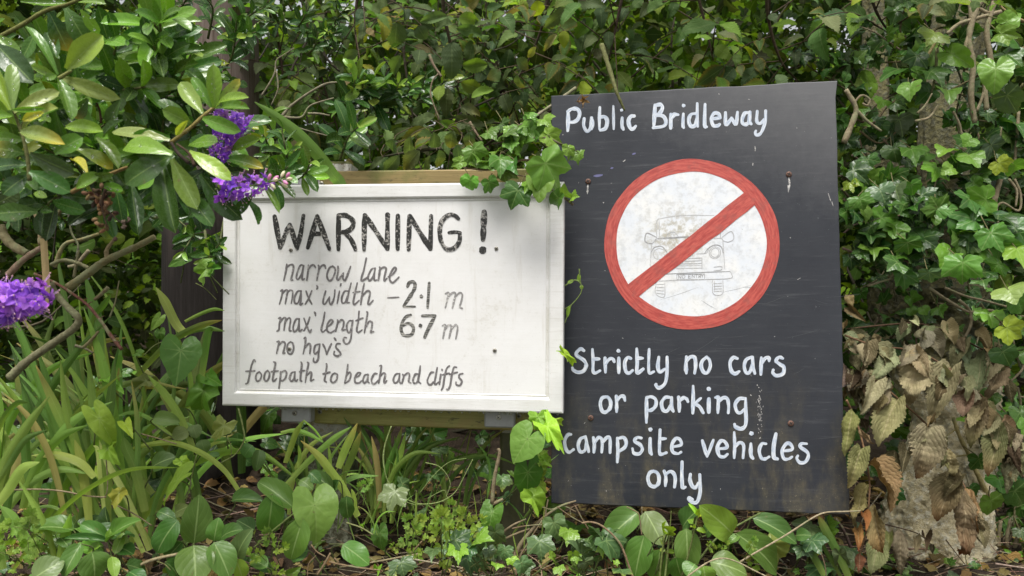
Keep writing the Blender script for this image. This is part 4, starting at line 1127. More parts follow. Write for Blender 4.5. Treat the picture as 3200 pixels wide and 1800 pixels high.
bare('curved grey-brown dead branches in front of the hedge left of the rail sprig', [(*Z4, '190,850 260,770 400,670 520,610 630,600', 24, 14), (*Z4, '120,840 260,860 340,850 400,770 570,715', 22, 10), (*Z4, '40,700 110,590 140,520 150,440 220,390 280,350', 16, 8), (*Z4, '150,520 160,650 110,770', 12, 8), (*Z4, '270,920 400,960 560,1000', 10, 6), (*Z4, '380,830 460,830 540,845', 20, 10)], 1.95, BR)
bare('pale stick slanting up to the upper left corner of the black sign', [(*Z4, '2337,640 2200,740 2040,850 1930,920', 26, 18)], 1.75, (.33, .30, .21))
bare('brown drooping twig with hooked end above the white sign', [(*Z4, '1265,400 1300,480 1355,560', 22, 16), (*Z4, '1330,540 1290,590 1275,680 1300,770 1340,870', 12, 8), (*Z4, '1560,890 1600,960 1650,1030', 22, 14)], 1.85, (.25, .19, .13))
bare('black twigs criss-crossing the dark hedge above the black sign', [(*Z4, '1590,280 1680,200 1730,170', 18, 12), (*Z4, '1780,680 1900,570 1990,480', 20, 14), (*Z4, '365,0 370,120 360,220', 10, 8), (*Z4, '2050,540 2180,500 2337,490', 12, 8), (*Z4, '1700,380 1850,330 1960,240 2040,150', 10, 6), (*Z4, '930,420 1000,520 1060,600', 14, 8), (*Z4, '450,300 520,430 610,520', 24, 14)], 2.15, (.05, .04, .03))

# ------------------------------------------------------------------ evergreen shrub behind and round the pole
def evergreen(label, sprigs, seed, L=.045, pal=HEBED, step=.015):
    "sprigs: (x0, y0, x1, y1, depth) in photo pixels"
    rng = np.random.default_rng(seed)
    s0 = sprigs[0]
    pl = Plant('evergreen_shrub', label, 'shrub', P(s0[0], s0[1], s0[4]), 'evergreen shrubs along the hedge')
    for si, (x0, y0, x1, y1, d) in enumerate(sprigs):
        a = P(x0, y0, d + .06); b = P(x1, y1, d - .04)
        m = (a + b) / 2 + rng.standard_normal(3) * .015
        spray(pl, 'foliage', M_hebe, 'stem#%d' % si, [a, m, b], 'hebe', step, L * (.85 + .3 * rng.random()), 'opp', pal, rng, .003, .0014, (.13, .15, .06), spread=.85, start=.18, top=(.13, .20, .05) if rng.random() < .45 else None)
    pl.done()
def fan(rng, cx, cy, n, rx, ry, d, ln=150, dd=.25):
    out = []
    for i in range(n):
        x = cx + rx * (rng.random() * 2 - 1); y = cy + ry * (rng.random() * 2 - 1)
        a = rng.normal(-1.3, .8)
        out.append((x, y, x + ln * math.cos(a), y + ln * math.sin(a), d + dd * rng.random()))
    return out
r_ = np.random.default_rng(77)
evergreen('glossy evergreen shrub in front of the top of the wooden pole', [(640, 330, 690, 200, 1.65), (620, 250, 560, 120, 1.7), (700, 220, 740, 60, 1.62), (720, 130, 830, 20, 1.65), (650, 120, 640, -10, 1.7), (760, 260, 690, 230, 1.7), (600, 330, 560, 260, 1.75), (740, 110, 800, 100, 1.6), (560, 60, 520, -30, 1.7)], 51)
evergreen('small-leaved evergreen shrub behind the pale hero leaves left of the wooden pole', fan(r_, 360, 170, 26, 260, 190, 1.75, 110), 52, L=.034)
evergreen('evergreen sprig standing in front of the mossy white post', [(1062, 500, 1122, 395, 1.66), (1095, 305, 1104, 222, 1.85), (1060, 345, 1110, 250, 1.85), (1180, 330, 1165, 240, 1.9)], 53, L=.062, step=.017)
evergreen('tight dark evergreen sprays in the hedge above the brown rail', [(1185, 370, 1150, 270, 1.9), (1240, 370, 1245, 260, 1.9), (1290, 330, 1330, 230, 1.95), (1220, 340, 1290, 260, 1.95), (1130, 380, 1060, 330, 1.95), (1270, 300, 1200, 240, 1.95), (1330, 290, 1400, 250, 2.0)], 54, L=.05)
evergreen('evergreen shrub with small leaves between the strap leaf and the purple flowers', [(905, 540, 880, 400, 1.5), (930, 560, 970, 500, 1.5), (860, 520, 820, 420, 1.5), (880, 430, 850, 350, 1.6), (950, 540, 920, 470, 1.55), (840, 560, 900, 520, 1.45)], 55, L=.045, pal=HEBE)
evergreen('evergreen twigs with small leaf rosettes high in the hedge near the pole', fan(r_, 930, 130, 12, 120, 110, 1.95, 80), 56, L=.036)
evergreen('shaded evergreen shrub low behind the branches at the left edge', fan(r_, 330, 620, 14, 330, 90, 1.75, 110), 57, L=.04, pal=[((.018, .045, .014), 3), ((.03, .07, .02), 1)])  # greens darkened so the gap's shade is in the leaf colour
evergreen('evergreen shoots hanging beside the left edge of the white sign', [(640, 720, 690, 760, 1.62), (700, 690, 650, 800, 1.62), (690, 760, 640, 830, 1.66), (600, 730, 570, 790, 1.7)], 58, L=.04)

# ------------------------------------------------------------------ the purple-flowered shrub in front, lower left to top left
def spike(pl, pts, d, r, rng, nfl, bud=True, part='flower_spike', pal=((.19, .06, .42), (.27, .10, .50), (.13, .035, .33), (.22, .09, .36))):
    "a bottle-brush of four-petalled flowers along a stalk"
    q = crm([P(x, y, d) for x, y in pts], 10)
    mb = MB()
    tube(mb, q, .002, .001, (.12, .17, .06), 5, 2)
    s = np.linspace(0, 1, len(q))
    for i in range(nfl):
        f = (i + rng.random()) / nfl
        c = np.array([np.interp(f, s, q[:, j]) for j in range(3)])
        a = i * 2.4
        t = unit(q[-1] - q[0]); u = unit(np.cross(t, (0, 1, .1))); v = np.cross(t, u)
        o = unit(u * math.cos(a) + v * math.sin(a) + t * (.25 + .6 * f))
        rr = r * d / F * (1 - .35 * f)
        bud_ = bud and f > .78
        e = c + o * rr * (.62 if not bud_ else .7) * (.75 + .5 * rng.random())
        tube(mb, [c, e], .0006, .0008, (.30, .25, .36), 4, 1)
        col = jit(rng, pal[rng.integers(len(pal))], .15)
        if bud_:
            ball(mb, e, .0024, (.48, .22, .40) if rng.random() < .6 else (.50, .50, .38), sy=2.1, axis=o, seg=6, rings=5); continue
        x = unit(np.cross(o, rng.standard_normal(3))); y = np.cross(o, x)
        for k in range(4):
            ang = k * 1.571 + .2 * rng.random()
            dr = x * math.cos(ang) + y * math.sin(ang)
            place(mb, 'peri', e, dr * .95 + o * .45, o - dr * .4, rr * .54, rr * .36, col * (.85 + .3 * rng.random()), rng, tip=col * 1.25)
        for k in range(2):
            g = e + (o + rng.standard_normal(3) * .35) * rr * .55
            tube(mb, [e, g], .0004, .0003, (.40, .24, .52), 3, 1)
            ball(mb, g, .0009, (.42, .28, .30), seg=5, rings=4)
    mb.build(part, M_petal, pl.root, pl.base)

def flowering():
    rng = np.random.default_rng(61)
    pl = Plant('flowering_shrub', 'large glossy-leaved evergreen shrub with purple flower spikes, nearest on the left', 'shrub', (P(60, 1500, 1.25)[0], 1.25, gz(-.9, 1.25)))
    lf = pl.mb('foliage', M_hebe)
    A, B, C_, D = (.115, .205, .035), (.070, .138, .028), (.034, .075, .022), (.13, .185, .065)
    E_ = (.022, .050, .018)
    Y = (.34, .30, .06)
    H1 = [  # base x, y, tip x, y, width (zoom 1 pixels), colour, depth
        (1565, 790, 1560, 468, 118, A, .98), (1570, 780, 1752, 575, 88, D, .98), (1580, 778, 1818, 712, 82, A, .97), (1560, 800, 1822, 795, 96, B, .99), (1548, 795, 1402, 565, 84, B, .99), (1480, 830, 1318, 598, 135, D, 1.0), (1482, 862, 1762, 960, 118, B, .96), (1390, 900, 1155, 730, 120, C_, 1.02), (1395, 905, 1185, 800, 130, B, .99), (1290, 985, 1375, 878, 55, Y, .97), (1258, 1125, 912, 1075, 175, A, .95), (1240, 1025, 818, 965, 115, D, .99), (1240, 1000, 960, 1010, 130, B, 1.01), (1268, 1130, 915, 1345, 190, C_, .97), (1380, 1105, 1690, 1318, 130, A, .95), (1380, 1060, 1592, 1035, 140, B, .98), (1255, 1160, 1440, 1530, 160, B, .95), (1190, 1180, 1282, 1705, 172, E_, .98), (960, 1340, 1005, 1670, 122, E_, 1.0), (1340, 1400, 1555, 1655, 150, C_, .97), (1465, 1270, 1772, 1605, 172, E_, .99), (1640, 1160, 1925, 1230, 105, C_, 1.0), (1690, 1100, 1900, 1015, 105, B, 1.0), (1850, 1420, 1730, 1560, 90, C_, 1.0), (1790, 1450, 1880, 1640, 70, C_, 1.02), (1130, 1200, 1190, 1560, 130, E_, 1.03), (840, 1350, 900, 1640, 100, E_, 1.05), (1900, 1330, 2040, 1560, 60, B, 1.0),
        (440, 560, 882, 722, 125, D, .93), (420, 545, 188, 192, 80, B, .93), (490, 505, 752, 258, 185, A, .90), (425, 565, 520, 885, 125, B, .92), (410, 550, 330, 575, 60, B, .92), (410, 560, 225, 480, 70, D, .95), (560, 500, 660, 640, 90, C_, .97),
        (92, 800, 88, 465, 105, D, .86), (100, 820, 435, 672, 105, D, .86), (92, 800, 335, 790, 45, A, .85), (80, 805, -60, 480, 125, A, .86), (85, 850, -60, 860, 110, A, .86), (150, 965, 475, 1055, 125, D, .86), (170, 950, 425, 790, 150, D, .89), (165, 880, 320, 820, 70, Y, .87), (180, 1120, -60, 1075, 140, C_, .87), (200, 1205, -50, 1230, 130, E_, .87), (220, 1120, 545, 1270, 150, C_, .86), (215, 1255, 512, 1405, 155, C_, .86), (200, 1285, 20, 1420, 140, E_, .88), (400, 1120, 605, 1005, 150, B, .90), (180, 1020, -30, 1010, 110, B, .89),
        (-20, 330, 245, 610, 190, E_, .95), (-40, 250, 150, 420, 120, B, .97), (360, 90, 500, 375, 160, E_, 1.0), (480, 60, 645, 335, 170, C_, .99), (590, 70, 725, 245, 90, A, .98), (150, 10, 485, 20, 85, B, 1.0), (530, 20, 775, 30, 90, B, 1.02), (250, 250, 160, 430, 90, C_, 1.0), (340, 240, 410, 420, 110, C_, 1.02),
        (560, 1090, 825, 1235, 125, A, .94), (700, 1010, 865, 1235, 110, B, .96), (480, 930, 755, 960, 115, A, .95), (560, 1375, 735, 1280, 110, A, .97), (680, 1300, 830, 1270, 80, B, .97), (730, 1350, 900, 1390, 90, B, .98), (640, 1280, 520, 1170, 80, Y, .97), (1010, 1380, 1130, 1290, 110, A, 1.0), (275, 1545, -30, 1560, 150, C_, .92), (250, 1410, 345, 1440, 60, A, .93), (-10, 1480, 140, 1400, 130, E_, .95),
        (900, 880, 760, 1000, 110, C_, 1.03), (640, 720, 540, 860, 120, C_, 1.03), (880, 730, 800, 920, 110, C_, 1.04), (900, 820, 1000, 930, 120, C_, 1.05), (1010, 790, 1060, 920, 90, E_, 1.06), (760, 300, 910, 330, 130, B, 1.03), (700, 560, 900, 640, 110, E_, 1.06),
    ]
    for x0, y0, x1, y1, w_, col, d in H1:
        leafpx(lf, 'hebe', x0 / 2.337, y0 / 2.337, x1 / 2.337, y1 / 2.337, w_ * .92 / 2.337, d, d - .035 + .06 * rng.random(), tilt=tuple(rng.standard_normal(3) * .28 + (0, 0, .35)), col=jit(rng, col, .08), rng=rng, tip=(.30, .24, .05) if rng.random() < .07 else None, tipk=4)
    # fuller growth behind the big leaves
    for x0, y0, x1, y1, d in fan(np.random.default_rng(5), 300, 360, 44, 330, 230, 1.06, 130, .32) + [(900, 1100, 760, 980, 1.12)][:0]:
        spray(pl, 'foliage', M_hebe, 'twig', [P(x0, y0, d + .05), P((x0 + x1) / 2, (y0 + y1) / 2 + 8, d), P(x1, y1, d - .05)], 'hebe', .021, .062, 'opp', HEBE, rng, .0028, .0014, (.16, .17, .06), start=.2)
    for x0, y0, x1, y1, d in [(560, 600, 640, 640, 1.12), (470, 560, 560, 600, 1.12), (380, 560, 420, 640, 1.15), (60, 640, 10, 560, 1.1), (200, 600, 130, 650, 1.15), (300, 610, 330, 650, 1.2), (600, 500, 690, 560, 1.1), (560, 430, 640, 380, 1.15), (480, 380, 520, 300, 1.15)]:
        spray(pl, 'foliage', M_hebe, 'twig', [P(x0, y0, d + .04), P(x1, y1, d - .04)], 'hebe', .018, .058, 'opp', HEBED, rng, .0028, .0014, (.16, .17, .06), start=.2)
    st = [('0,270 180,170 330,80 500,30 620,-20', 34, 24, (.17, .18, .05), 1.0, Z1), ('215,1320 200,1150 160,980 95,800', 30, 20, (.14, .15, .05), .87, Z1), ('1250,1040 1400,925 1480,850 1565,785', 30, 22, (.30, .25, .08), .98, Z1), ('520,1405 700,1310 830,1260 930,1220', 34, 24, (.30, .21, .08), .98, Z1), ('430,575 520,515', 30, 22, (.24, .26, .08), .92, Z1), ('570,560 760,525 900,470 980,400', 22, 14, (.06, .045, .035), 1.08, Z1), ('740,900 720,780 660,700', 16, 12, (.11, .05, .035), 1.08, Z1), ('1250,1040 1300,1120 1380,1190', 22, 30, (.05, .035, .025), .95, Z1), ('1420,1210 1380,1120 1290,1050', 26, 14, (.08, .05, .03), .94, Z1)]
    for pts, w0, w1, col, d, Z in st:
        tube(pl.mb('stem#' + pts, M_twig), [P(Z[0] + x / Z[2], Z[1] + y / Z[2], d) for x, y in pstr(pts)], w0 / Z[2] * d / F / 2, w1 / Z[2] * d / F / 2, col, 7, 8, knobs=.2, rng=rng)
    wd = [('1130,420 1000,490 780,590 640,690 500,790', 40, 62, 1.42), ('0,340 40,430 100,490 200,545', 58, 62, 1.38), ('300,500 170,590 60,700', 40, 50, 1.36), ('370,760 420,850 500,940 570,1015 545,1085 400,1190 200,1330 70,1450', 40, 64, 1.32), ('790,590 780,520 840,430', 40, 18, 1.42), ('370,625 460,592 560,610 650,650', 28, 26, 1.45), ('300,480 290,330 250,240', 42, 30, 1.5), ('310,430 380,300 470,200', 36, 26, 1.5), ('560,570 570,480 520,380 490,180', 18, 12, 1.45), ('540,720 560,600 575,520', 22, 16, 1.45), ('690,880 740,840 790,790', 22, 30, 1.42), ('610,1230 680,1160 720,1110', 26, 18, 1.4), ('550,1215 620,1235 680,1270', 22, 14, 1.4), ('800,1010 840,900 870,740', 12, 8, 1.42), ('400,640 470,480 600,440 720,400', 34, 24, 1.55), ('650,520 560,620 500,640', 30, 24, 1.6)]
    for pts, w0, w1, d in wd:
        tube(pl.mb('branch#' + pts, M_branch), [P(x / 2.337, 560 + y / 2.337, d) for x, y in pstr(pts)], w0 / 2.337 * d / F / 2, w1 / 2.337 * d / F / 2, jit(rng, (.25, .21, .12), .1), 9, 8, knobs=.22, rng=rng)
    spike(pl, [(735, 345), (715, 400), (690, 480)], 1.0, 56, rng, 40, bud=False)
    spike(pl, [(672, 592), (760, 585), (895, 558)], .98, 47, rng, 38)
    spike(pl, [(-70, 945), (20, 942), (112, 926)], .84, 84, rng, 50, bud=False)
    dr = MB()
    for x0, y0, x1, y1, w_, col, d in H1:
        for k in range(rng.integers(0, 5)):
            f = .2 + .6 * rng.random(); o = rng.normal(0, .16) * w_
            L_ = math.hypot(x1 - x0, y1 - y0)
            px = x0 + (x1 - x0) * f - (y1 - y0) / L_ * o; py = y0 + (y1 - y0) * f + (x1 - x0) / L_ * o
            ball(dr, P(px / 2.337, py / 2.337, d - .012 - .012 * rng.random()), .0008 + .0012 * rng.random() ** 2, sy=.8, seg=7, rings=5, axis=(0, -1, .3))
    dr.build('rain_drops', M_drop, pl.root, pl.base)['kind'] = 'stuff'
    # spent seed heads
    sd = MB()
    for i in range(46):
        x, y = 320 + rng.normal(0, 17), 660 + rng.normal(0, 34) 
        if i > 30: x, y = 308 + rng.normal(0, 22), 608 + rng.normal(0, 9)
        c = P(x, y, .97 + .03 * rng.random())
        ball(sd, c, .0028, jit(rng, (.30, .19, .10) if rng.random() < .6 else (.10, .06, .04), .25), sy=1.7, seg=6, rings=5, axis=rng.standard_normal(3))
    tube(sd, [P(330, 590, .97), P(318, 640, .97), P(335, 710, .97)], .002, .0008, (.08, .05, .03), 5)
    tube(sd, [P(340, 660, .97), P(370, 690, .97), P(398, 694, .97)], .0012, .0008, (.05, .035, .025), 5)
    for i in range(9):
        ball(sd, P(392 + rng.normal(0, 7), 697 + rng.normal(0, 7), .97), .002, (.16, .12, .09), sy=1.6, seg=5, rings=4, axis=rng.standard_normal(3))
    sd.build('seed_head', M_seed, pl.root, pl.base)
    pl.done()
flowering()
bare('red-brown thorny bramble stem crossing the dark gap left of the white sign', [(*Z2, '250,690 390,750 520,830 640,920 740,1040 800,1130 890,1245', 18, 26)] + [(*Z2, t, 10, 3) for t in ('640,920 660,900 680,895', '745,1045 740,1010 760,1000', '800,1130 770,1095 735,1085', '860,1200 880,1180 872,1165', '560,860 600,880 640,870')], 1.36, (.17, .075, .055), 'bramble_stem', 'bramble')

# dry strap hanging from the branch
pl = Plant('dry_leaf_strip', 'tan dry strip of dead leaf hanging from the branch above the left purple flower', 'dead leaf', P(135, 745, 1.3))
bladepx(pl.mb('strip_blade', M_dead), [(135, 745), (142, 850), (147, 975)], 20, (.36, .28, .17), r_, 1.3, .2, base_wide=1)
pl.done()

# ------------------------------------------------------------------ the ivy-covered trunk on the right
def trunk():
    rng = np.random.default_rng(91)
    b = P(2920, 1900, 1.95)
    root = thing('tree_trunk', 'pale lichen-crusted tree trunk with mossy upper limbs, right of the black sign', 'tree', tuple(b))
    def limb(pts, rad, name, seed, amp=.05, sides=90, rows=22):
        g = np.random.default_rng(seed)
        p = crm(pts, rows); m = len(p)
        r = np.interp(np.linspace(0, 1, m), np.linspace(0, 1, len(rad)), rad)
        ph = g.random(8) * 6.28
        V = []
        for i in range(m):
            for k in range(sides):
                a = 2 * math.pi * k / sides; z = p[i][2]
                rr = r[i] * (1 + amp * math.sin(3 * a + ph[0] + 3 * z) + amp * .8 * math.sin(5 * a + ph[1] - 7 * z) + amp * .6 * math.sin(9 * a + ph[2] + 15 * z) + (.035 * g.standard_normal() if name == 'trunk' else .02 * g.standard_normal()))
                V.append(p[i] + (rr * math.cos(a), rr * math.sin(a), 0))
        Q = [(i * sides + k, i * sides + (k + 1) % sides, (i + 1) * sides + (k + 1) % sides, (i + 1) * sides + k) for i in range(m - 1) for k in range(sides)]
        mb = MB(); mb.add(V, Q); mb.build(name, M_trunk, root, b)
    q = lambda x, y, d: P(x, y, d)
    limb([q(2895, 2000, 1.80), q(2912, 1780, 1.79), q(2945, 1540, 1.80), q(2985, 1320, 1.84), q(2940, 1120, 1.92), q(2920, 900, 2.0)], [.165, .128, .104, .082, .13, .16], 'trunk', 1)
    limb([q(2930, 1000, 2.06), q(2960, 700, 2.1), q(2950, 450, 2.14), q(2990, 150, 2.2), q(3030, -150, 2.25), q(3060, -500, 2.3)], [.12, .07, .055, .065, .07, .07], 'limb', 2, .12, 40)
    limb([q(2900, 980, 2.1), q(2800, 700, 2.15), q(2745, 430, 2.2), q(2740, 200, 2.25), q(2720, -200, 2.3), q(2700, -500, 2.35)], [.10, .05, .035, .03, .03, .03], 'limb', 3, .12, 30)
    st = MB()
    root2 = root
trunk()

# ------------------------------------------------------------------ ivy
def ivy(label, stems, d, seed, L=.045, step=.035, hero=(), pal=IVY, up=(0, -.85, .45), stemcol=(.19, .16, .10), r=.003, dens=1, name='ivy_plant'):
    "stems: list of photo-pixel polylines; hero: (Z, base x, y, tip x, y, width, colour, kind, depth)"
    rng = np.random.default_rng(seed)
    q0 = stems[0][0] if stems else (hero[0][0][0] + hero[0][1] / hero[0][0][2], hero[0][0][1] + hero[0][2] / hero[0][0][2])
    pl = Plant(name, label, 'ivy', P(q0[0], q0[1], d), 'ivy plants')
    for si, s in enumerate(stems):
        q = [P(p[0], p[1], (p[2] if len(p) > 2 else d) + .01 * rng.standard_normal()) for p in s]
        for k in range(dens):
            spray(pl, 'foliage', M_ivy, 'stem#%d' % si if k == 0 else None, q, 'ivy', step, L, 'ivy', pal, rng, r, r * .5, jit(rng, stemcol), up=up, start=.03, droop=.35)
    for h in hero:
        Z, x0, y0, x1, y1, w_, col, kind, dd = h
        leafpx(pl.mb('foliage', M_ivy), kind, Z[0] + x0 / Z[2], Z[1] + y0 / Z[2], Z[0] + x1 / Z[2], Z[1] + y1 / Z[2], w_ / Z[2] * 1.0, dd, dd + .02 * rng.standard_normal(), col=jit(rng, col, .07), rng=rng, tilt=tuple(rng.standard_normal(3) * .2 + (0, 0, .3)))
        a = P(Z[0] + x0 / Z[2], Z[1] + y0 / Z[2], dd)
        tube(pl.mb('petiole', M_twig), [a + np.array([rng.normal(0, .01), .03, .02 + .015 * rng.random()]), a + np.array([0, .008, .006]), a], .0011, .0009, (.17, .16, .07), 4, 3)
    pl.done()
I1, I2, I3, ID = (.060, .135, .028), (.035, .085, .024), (.105, .20, .04), (.05, .08, .05)
ivy('ivy trailing over the top right corner of the white sign, with one large lobed leaf',
    [[(1790, 470), (1700, 430), (1620, 450), (1500, 520)], [(1720, 400), (1670, 380), (1610, 400), (1560, 470)], [(1740, 520), (1640, 500), (1540, 530), (1450, 525)], [(1790, 640), (1740, 600), (1680, 560), (1600, 545)]], 1.55, 101, L=.032, step=.024, dens=1, pal=[((.075, .15, .032), 4), ((.05, .11, .028), 2), ((.12, .21, .04), 3)],
    hero=[(Z4, 2115, 1190, 2235, 1420, 270, (.085, .165, .035), 'ivy', 1.47), (ZW, 1545, 188, 1505, 295, 135, I2, 'ivy', 1.49), (ZW, 1662, 140, 1650, 265, 120, I3, 'ivyround', 1.49), (ZW, 1752, 226, 1750, 292, 62, I1, 'ivyround', 1.48), (ZW, 1300, 135, 1298, 198, 80, I3, 'ivyround', 1.51), (ZW, 1395, 145, 1412, 212, 80, I1, 'ivy', 1.50), (Z4, 1590, 1090, 1640, 1210, 150, I1, 'ivy', 1.53), (Z4, 1780, 1160, 1790, 1300, 150, I1, 'ivy', 1.52), (Z4, 1950, 960, 2090, 1010, 140, I3, 'ivyround', 1.55), (Z4, 1880, 1010, 1940, 1100, 120, I2, 'ivy', 1.55), (Z4, 1690, 970, 1770, 1020, 120, I1, 'ivy', 1.56), (Z4, 1970, 880, 2060, 900, 110, I1, 'ivy', 1.57), (Z4, 1800, 900, 1850, 940, 90, I2, 'ivy', 1.57), (Z4, 1500, 1180, 1420, 1220, 80, I3, 'ivy', 1.52), (Z4, 1880, 1180, 1900, 1270, 100, I2, 'ivyround', 1.51), (ZW, 1600, 160, 1580, 200, 60, I3, 'ivy', 1.5)])
PX = lambda x, y: (2500 + x / 1.61, y / 1.61)
ivy('adult ivy with pale heart-shaped leaves hanging from the mossy limbs at the upper right',
    [[PX(1127, 240), PX(1000, 310), PX(880, 390), PX(760, 450)], [PX(690, 240), PX(680, 380), PX(660, 470)], [PX(1127, 110), PX(1040, 60), PX(1000, 20)], [PX(1127, 420), PX(1050, 520), PX(960, 560)], [PX(700, 180), PX(620, 320), PX(560, 420)]], 1.75, 102, L=.055, step=.055, stemcol=(.24, .22, .10), r=.004,
    hero=[(Z7, 985, 345, 975, 485, 150, I3, 'heart', 1.6), (Z7, 555, 430, 550, 510, 100, I3, 'ivyround', 1.68), (Z7, 740, 455, 760, 525, 95, I1, 'ivyround', 1.68), (Z7, 760, 270, 890, 350, 90, I3, 'ivyround', 1.7), (Z7, 1040, 110, 1120, 60, 90, I3, 'ivyround', 1.6), (Z7, 1010, 170, 1120, 190, 80, I3, 'ivy', 1.6), (Z7, 680, 170, 640, 230, 130, (.13, .19, .06), 'ivy', 1.7), (Z7, 500, 350, 400, 390, 70, I2, 'ivyround', 1.75), (Z7, 590, 370, 650, 410, 60, I1, 'ivyround', 1.72), (Z7, 1040, 480, 1100, 580, 110, ID, 'ivyround', 1.65)])
ivy('ivy on the shaded trunk between the limbs, right of the black sign top',
    [[PX(230, 560), PX(330, 620), PX(420, 600)], [PX(260, 780), PX(340, 820), PX(460, 780)], [PX(420, 700), PX(500, 800), PX(560, 790)], [PX(300, 660), PX(400, 720), PX(500, 650)], [PX(390, 880), PX(330, 800), PX(300, 700)]], 1.85, 103, L=.042, step=.035,
    hero=[(Z7, 470, 750, 490, 830, 100, I2, 'ivyround', 1.78), (Z7, 500, 600, 520, 690, 110, ID, 'ivyround', 1.85), (Z7, 560, 750, 590, 830, 100, I1, 'ivy', 1.75), (Z7, 640, 770, 560, 820, 80, I1, 'ivyround', 1.75), (Z7, 340, 800, 360, 870, 90, I2, 'ivy', 1.75)])
ivy('ivy with fresh lobed leaves climbing the trunk at the right edge',
    [[PX(1127, 820), PX(1000, 760), PX(900, 740), PX(800, 780)], [PX(1127, 640), PX(1000, 620), PX(870, 600)], [PX(850, 900), PX(760, 860), PX(690, 850)], [PX(1127, 740), PX(1060, 700), PX(950, 700)], [PX(1000, 880), PX(920, 940), PX(850, 940)]], 1.74, 104, L=.046, step=.032, dens=2,
    hero=[(Z7, 860, 700, 820, 740, 80, I3, 'ivyround', 1.66), (Z7, 960, 730, 990, 790, 110, ID, 'ivy', 1.66), (Z7, 850, 780, 900, 840, 110, I3, 'ivyround', 1.66), (Z7, 740, 750, 690, 790, 90, I3, 'ivyround', 1.68), (Z7, 760, 850, 700, 880, 70, I3, 'ivyround', 1.66), (Z7, 1000, 820, 1050, 870, 90, (.2, .25, .03), 'ivy', 1.64), (Z7, 1080, 830, 1127, 860, 100, I3, 'ivy', 1.64), (Z7, 870, 920, 925, 950, 70, I1, 'ivyround', 1.66)])
ivy('dense ivy mat beside the middle of the black sign, with a big pale-veined leaf',
    [[PX(210, 900), PX(330, 930), PX(460, 950), PX(600, 980)], [PX(210, 1080), PX(330, 1120), PX(450, 1150), PX(600, 1180)], [PX(215, 1250), PX(330, 1290), PX(450, 1300), PX(560, 1320)], [PX(430, 1000), PX(560, 1060), PX(700, 1060)], [PX(215, 1000), PX(290, 1050), PX(420, 1060)], [PX(400, 1220), PX(500, 1240), PX(640, 1250)]], 1.66, 105, L=.042, step=.024, dens=2,
    hero=[(Z7, 695, 1050, 660, 985, 120, I1, 'ivy', 1.58), (Z7, 690, 1055, 740, 1010, 110, I1, 'ivy', 1.58), (Z7, 820, 1320, 815, 1445, 150, I1, 'ivy', 1.52), (Z7, 540, 1220, 550, 1290, 110, I2, 'ivy', 1.57), (Z7, 490, 1320, 440, 1360, 110, I2, 'ivy', 1.56), (Z7, 400, 950, 430, 1020, 120, ID, 'ivyround', 1.6), (Z7, 480, 940, 500, 1010, 100, ID, 'ivyround', 1.6), (Z7, 560, 930, 570, 990, 80, I1, 'ivyround', 1.6), (Z7, 300, 1000, 320, 1060, 100, I1, 'ivy', 1.58), (Z7, 650, 1370, 660, 1430, 90, ID, 'ivy', 1.56)])
ivy('ivy with large pointed leaves low at the right edge over twisted bare stems',
    [[PX(1127, 1180), PX(1000, 1200), PX(880, 1230), PX(760, 1260)], [PX(1127, 1330), PX(1030, 1350), PX(930, 1400)], [PX(900, 1160), PX(820, 1200), PX(740, 1180)], [PX(950, 1100), PX(870, 1050), PX(780, 1060)], [PX(1127, 1420), PX(1060, 1450), PX(980, 1500)]], 1.6, 106, L=.048, step=.03, dens=2,
    hero=[(Z7, 960, 1170, 1020, 1270, 130, I1, 'ivy', 1.5), (Z7, 1010, 1220, 1060, 1290, 110, I1, 'ivy', 1.5), (Z7, 1090, 1250, 1127, 1330, 120, I3, 'ivy', 1.48), (Z7, 1000, 1330, 960, 1370, 100, I1, 'ivy', 1.5), (Z7, 920, 1410, 930, 1449, 90, I2, 'ivy', 1.5), (Z8, 1050, 10, 1090, 80, 140, (.13, .19, .09), 'ivyround', 1.46), (Z8, 1090, 60, 1127, 130, 110, I1, 'ivyround', 1.46), (Z8, 950, 130, 980, 210, 110, I3, 'crink', 1.5), (Z8, 1040, 200, 1127, 260, 120, (.17, .25, .03), 'ivy', 1.46), (Z8, 1020, 320, 1060, 400, 110, I2, 'ivyround', 1.52), (Z8, 560, 50, 570, 90, 70, I1, 'ivy', 1.7), (Z8, 620, 105, 640, 140, 50, I3, 'ivyround', 1.7), (Z8, 700, 100, 720, 150, 70, I1, 'ivy', 1.7), (Z8, 560, 110, 575, 145, 45, I1, 'ivyround', 1.7)])
ivy('ivy climbing the lower right edge beside the pale trunk',
    [[PX(1127, 1900), PX(1080, 1750), PX(1060, 1600)], [PX(1127, 2150), PX(1060, 2100), PX(1000, 2040)], [PX(1127, 2400), PX(1060, 2330), PX(1000, 2260)], [PX(1127, 2700), PX(1080, 2600), PX(1100, 2450)], [PX(930, 2280), PX(900, 2200), PX(920, 2120)], [PX(960, 2080), PX(970, 2000), PX(950, 1900)]], 1.72, 107, L=.046, step=.032,
    hero=[(Z8, 1000, 960, 1020, 1030, 110, I1, 'ivyround', 1.62), (Z8, 960, 1070, 965, 1150, 100, I3, 'ivyround', 1.6), (Z8, 900, 860, 920, 930, 90, I2, 'ivy', 1.66), (Z8, 820, 650, 840, 680, 60, I3, 'ivyround', 1.66), (Z8, 480, 1030, 490, 1100, 70, I2, 'ivy', 1.7), (Z8, 860, 1010, 890, 1050, 70, I2, 'ivyround', 1.68), (Z8, 1080, 1020, 1127, 1100, 120, I2, 'ivyround', 1.6), (Z8, 1110, 1220, 1127, 1270, 70, ID, 'ivy', 1.62), (Z8, 850, 1410, 880, 1449, 90, I2, 'ivy', 1.62)])
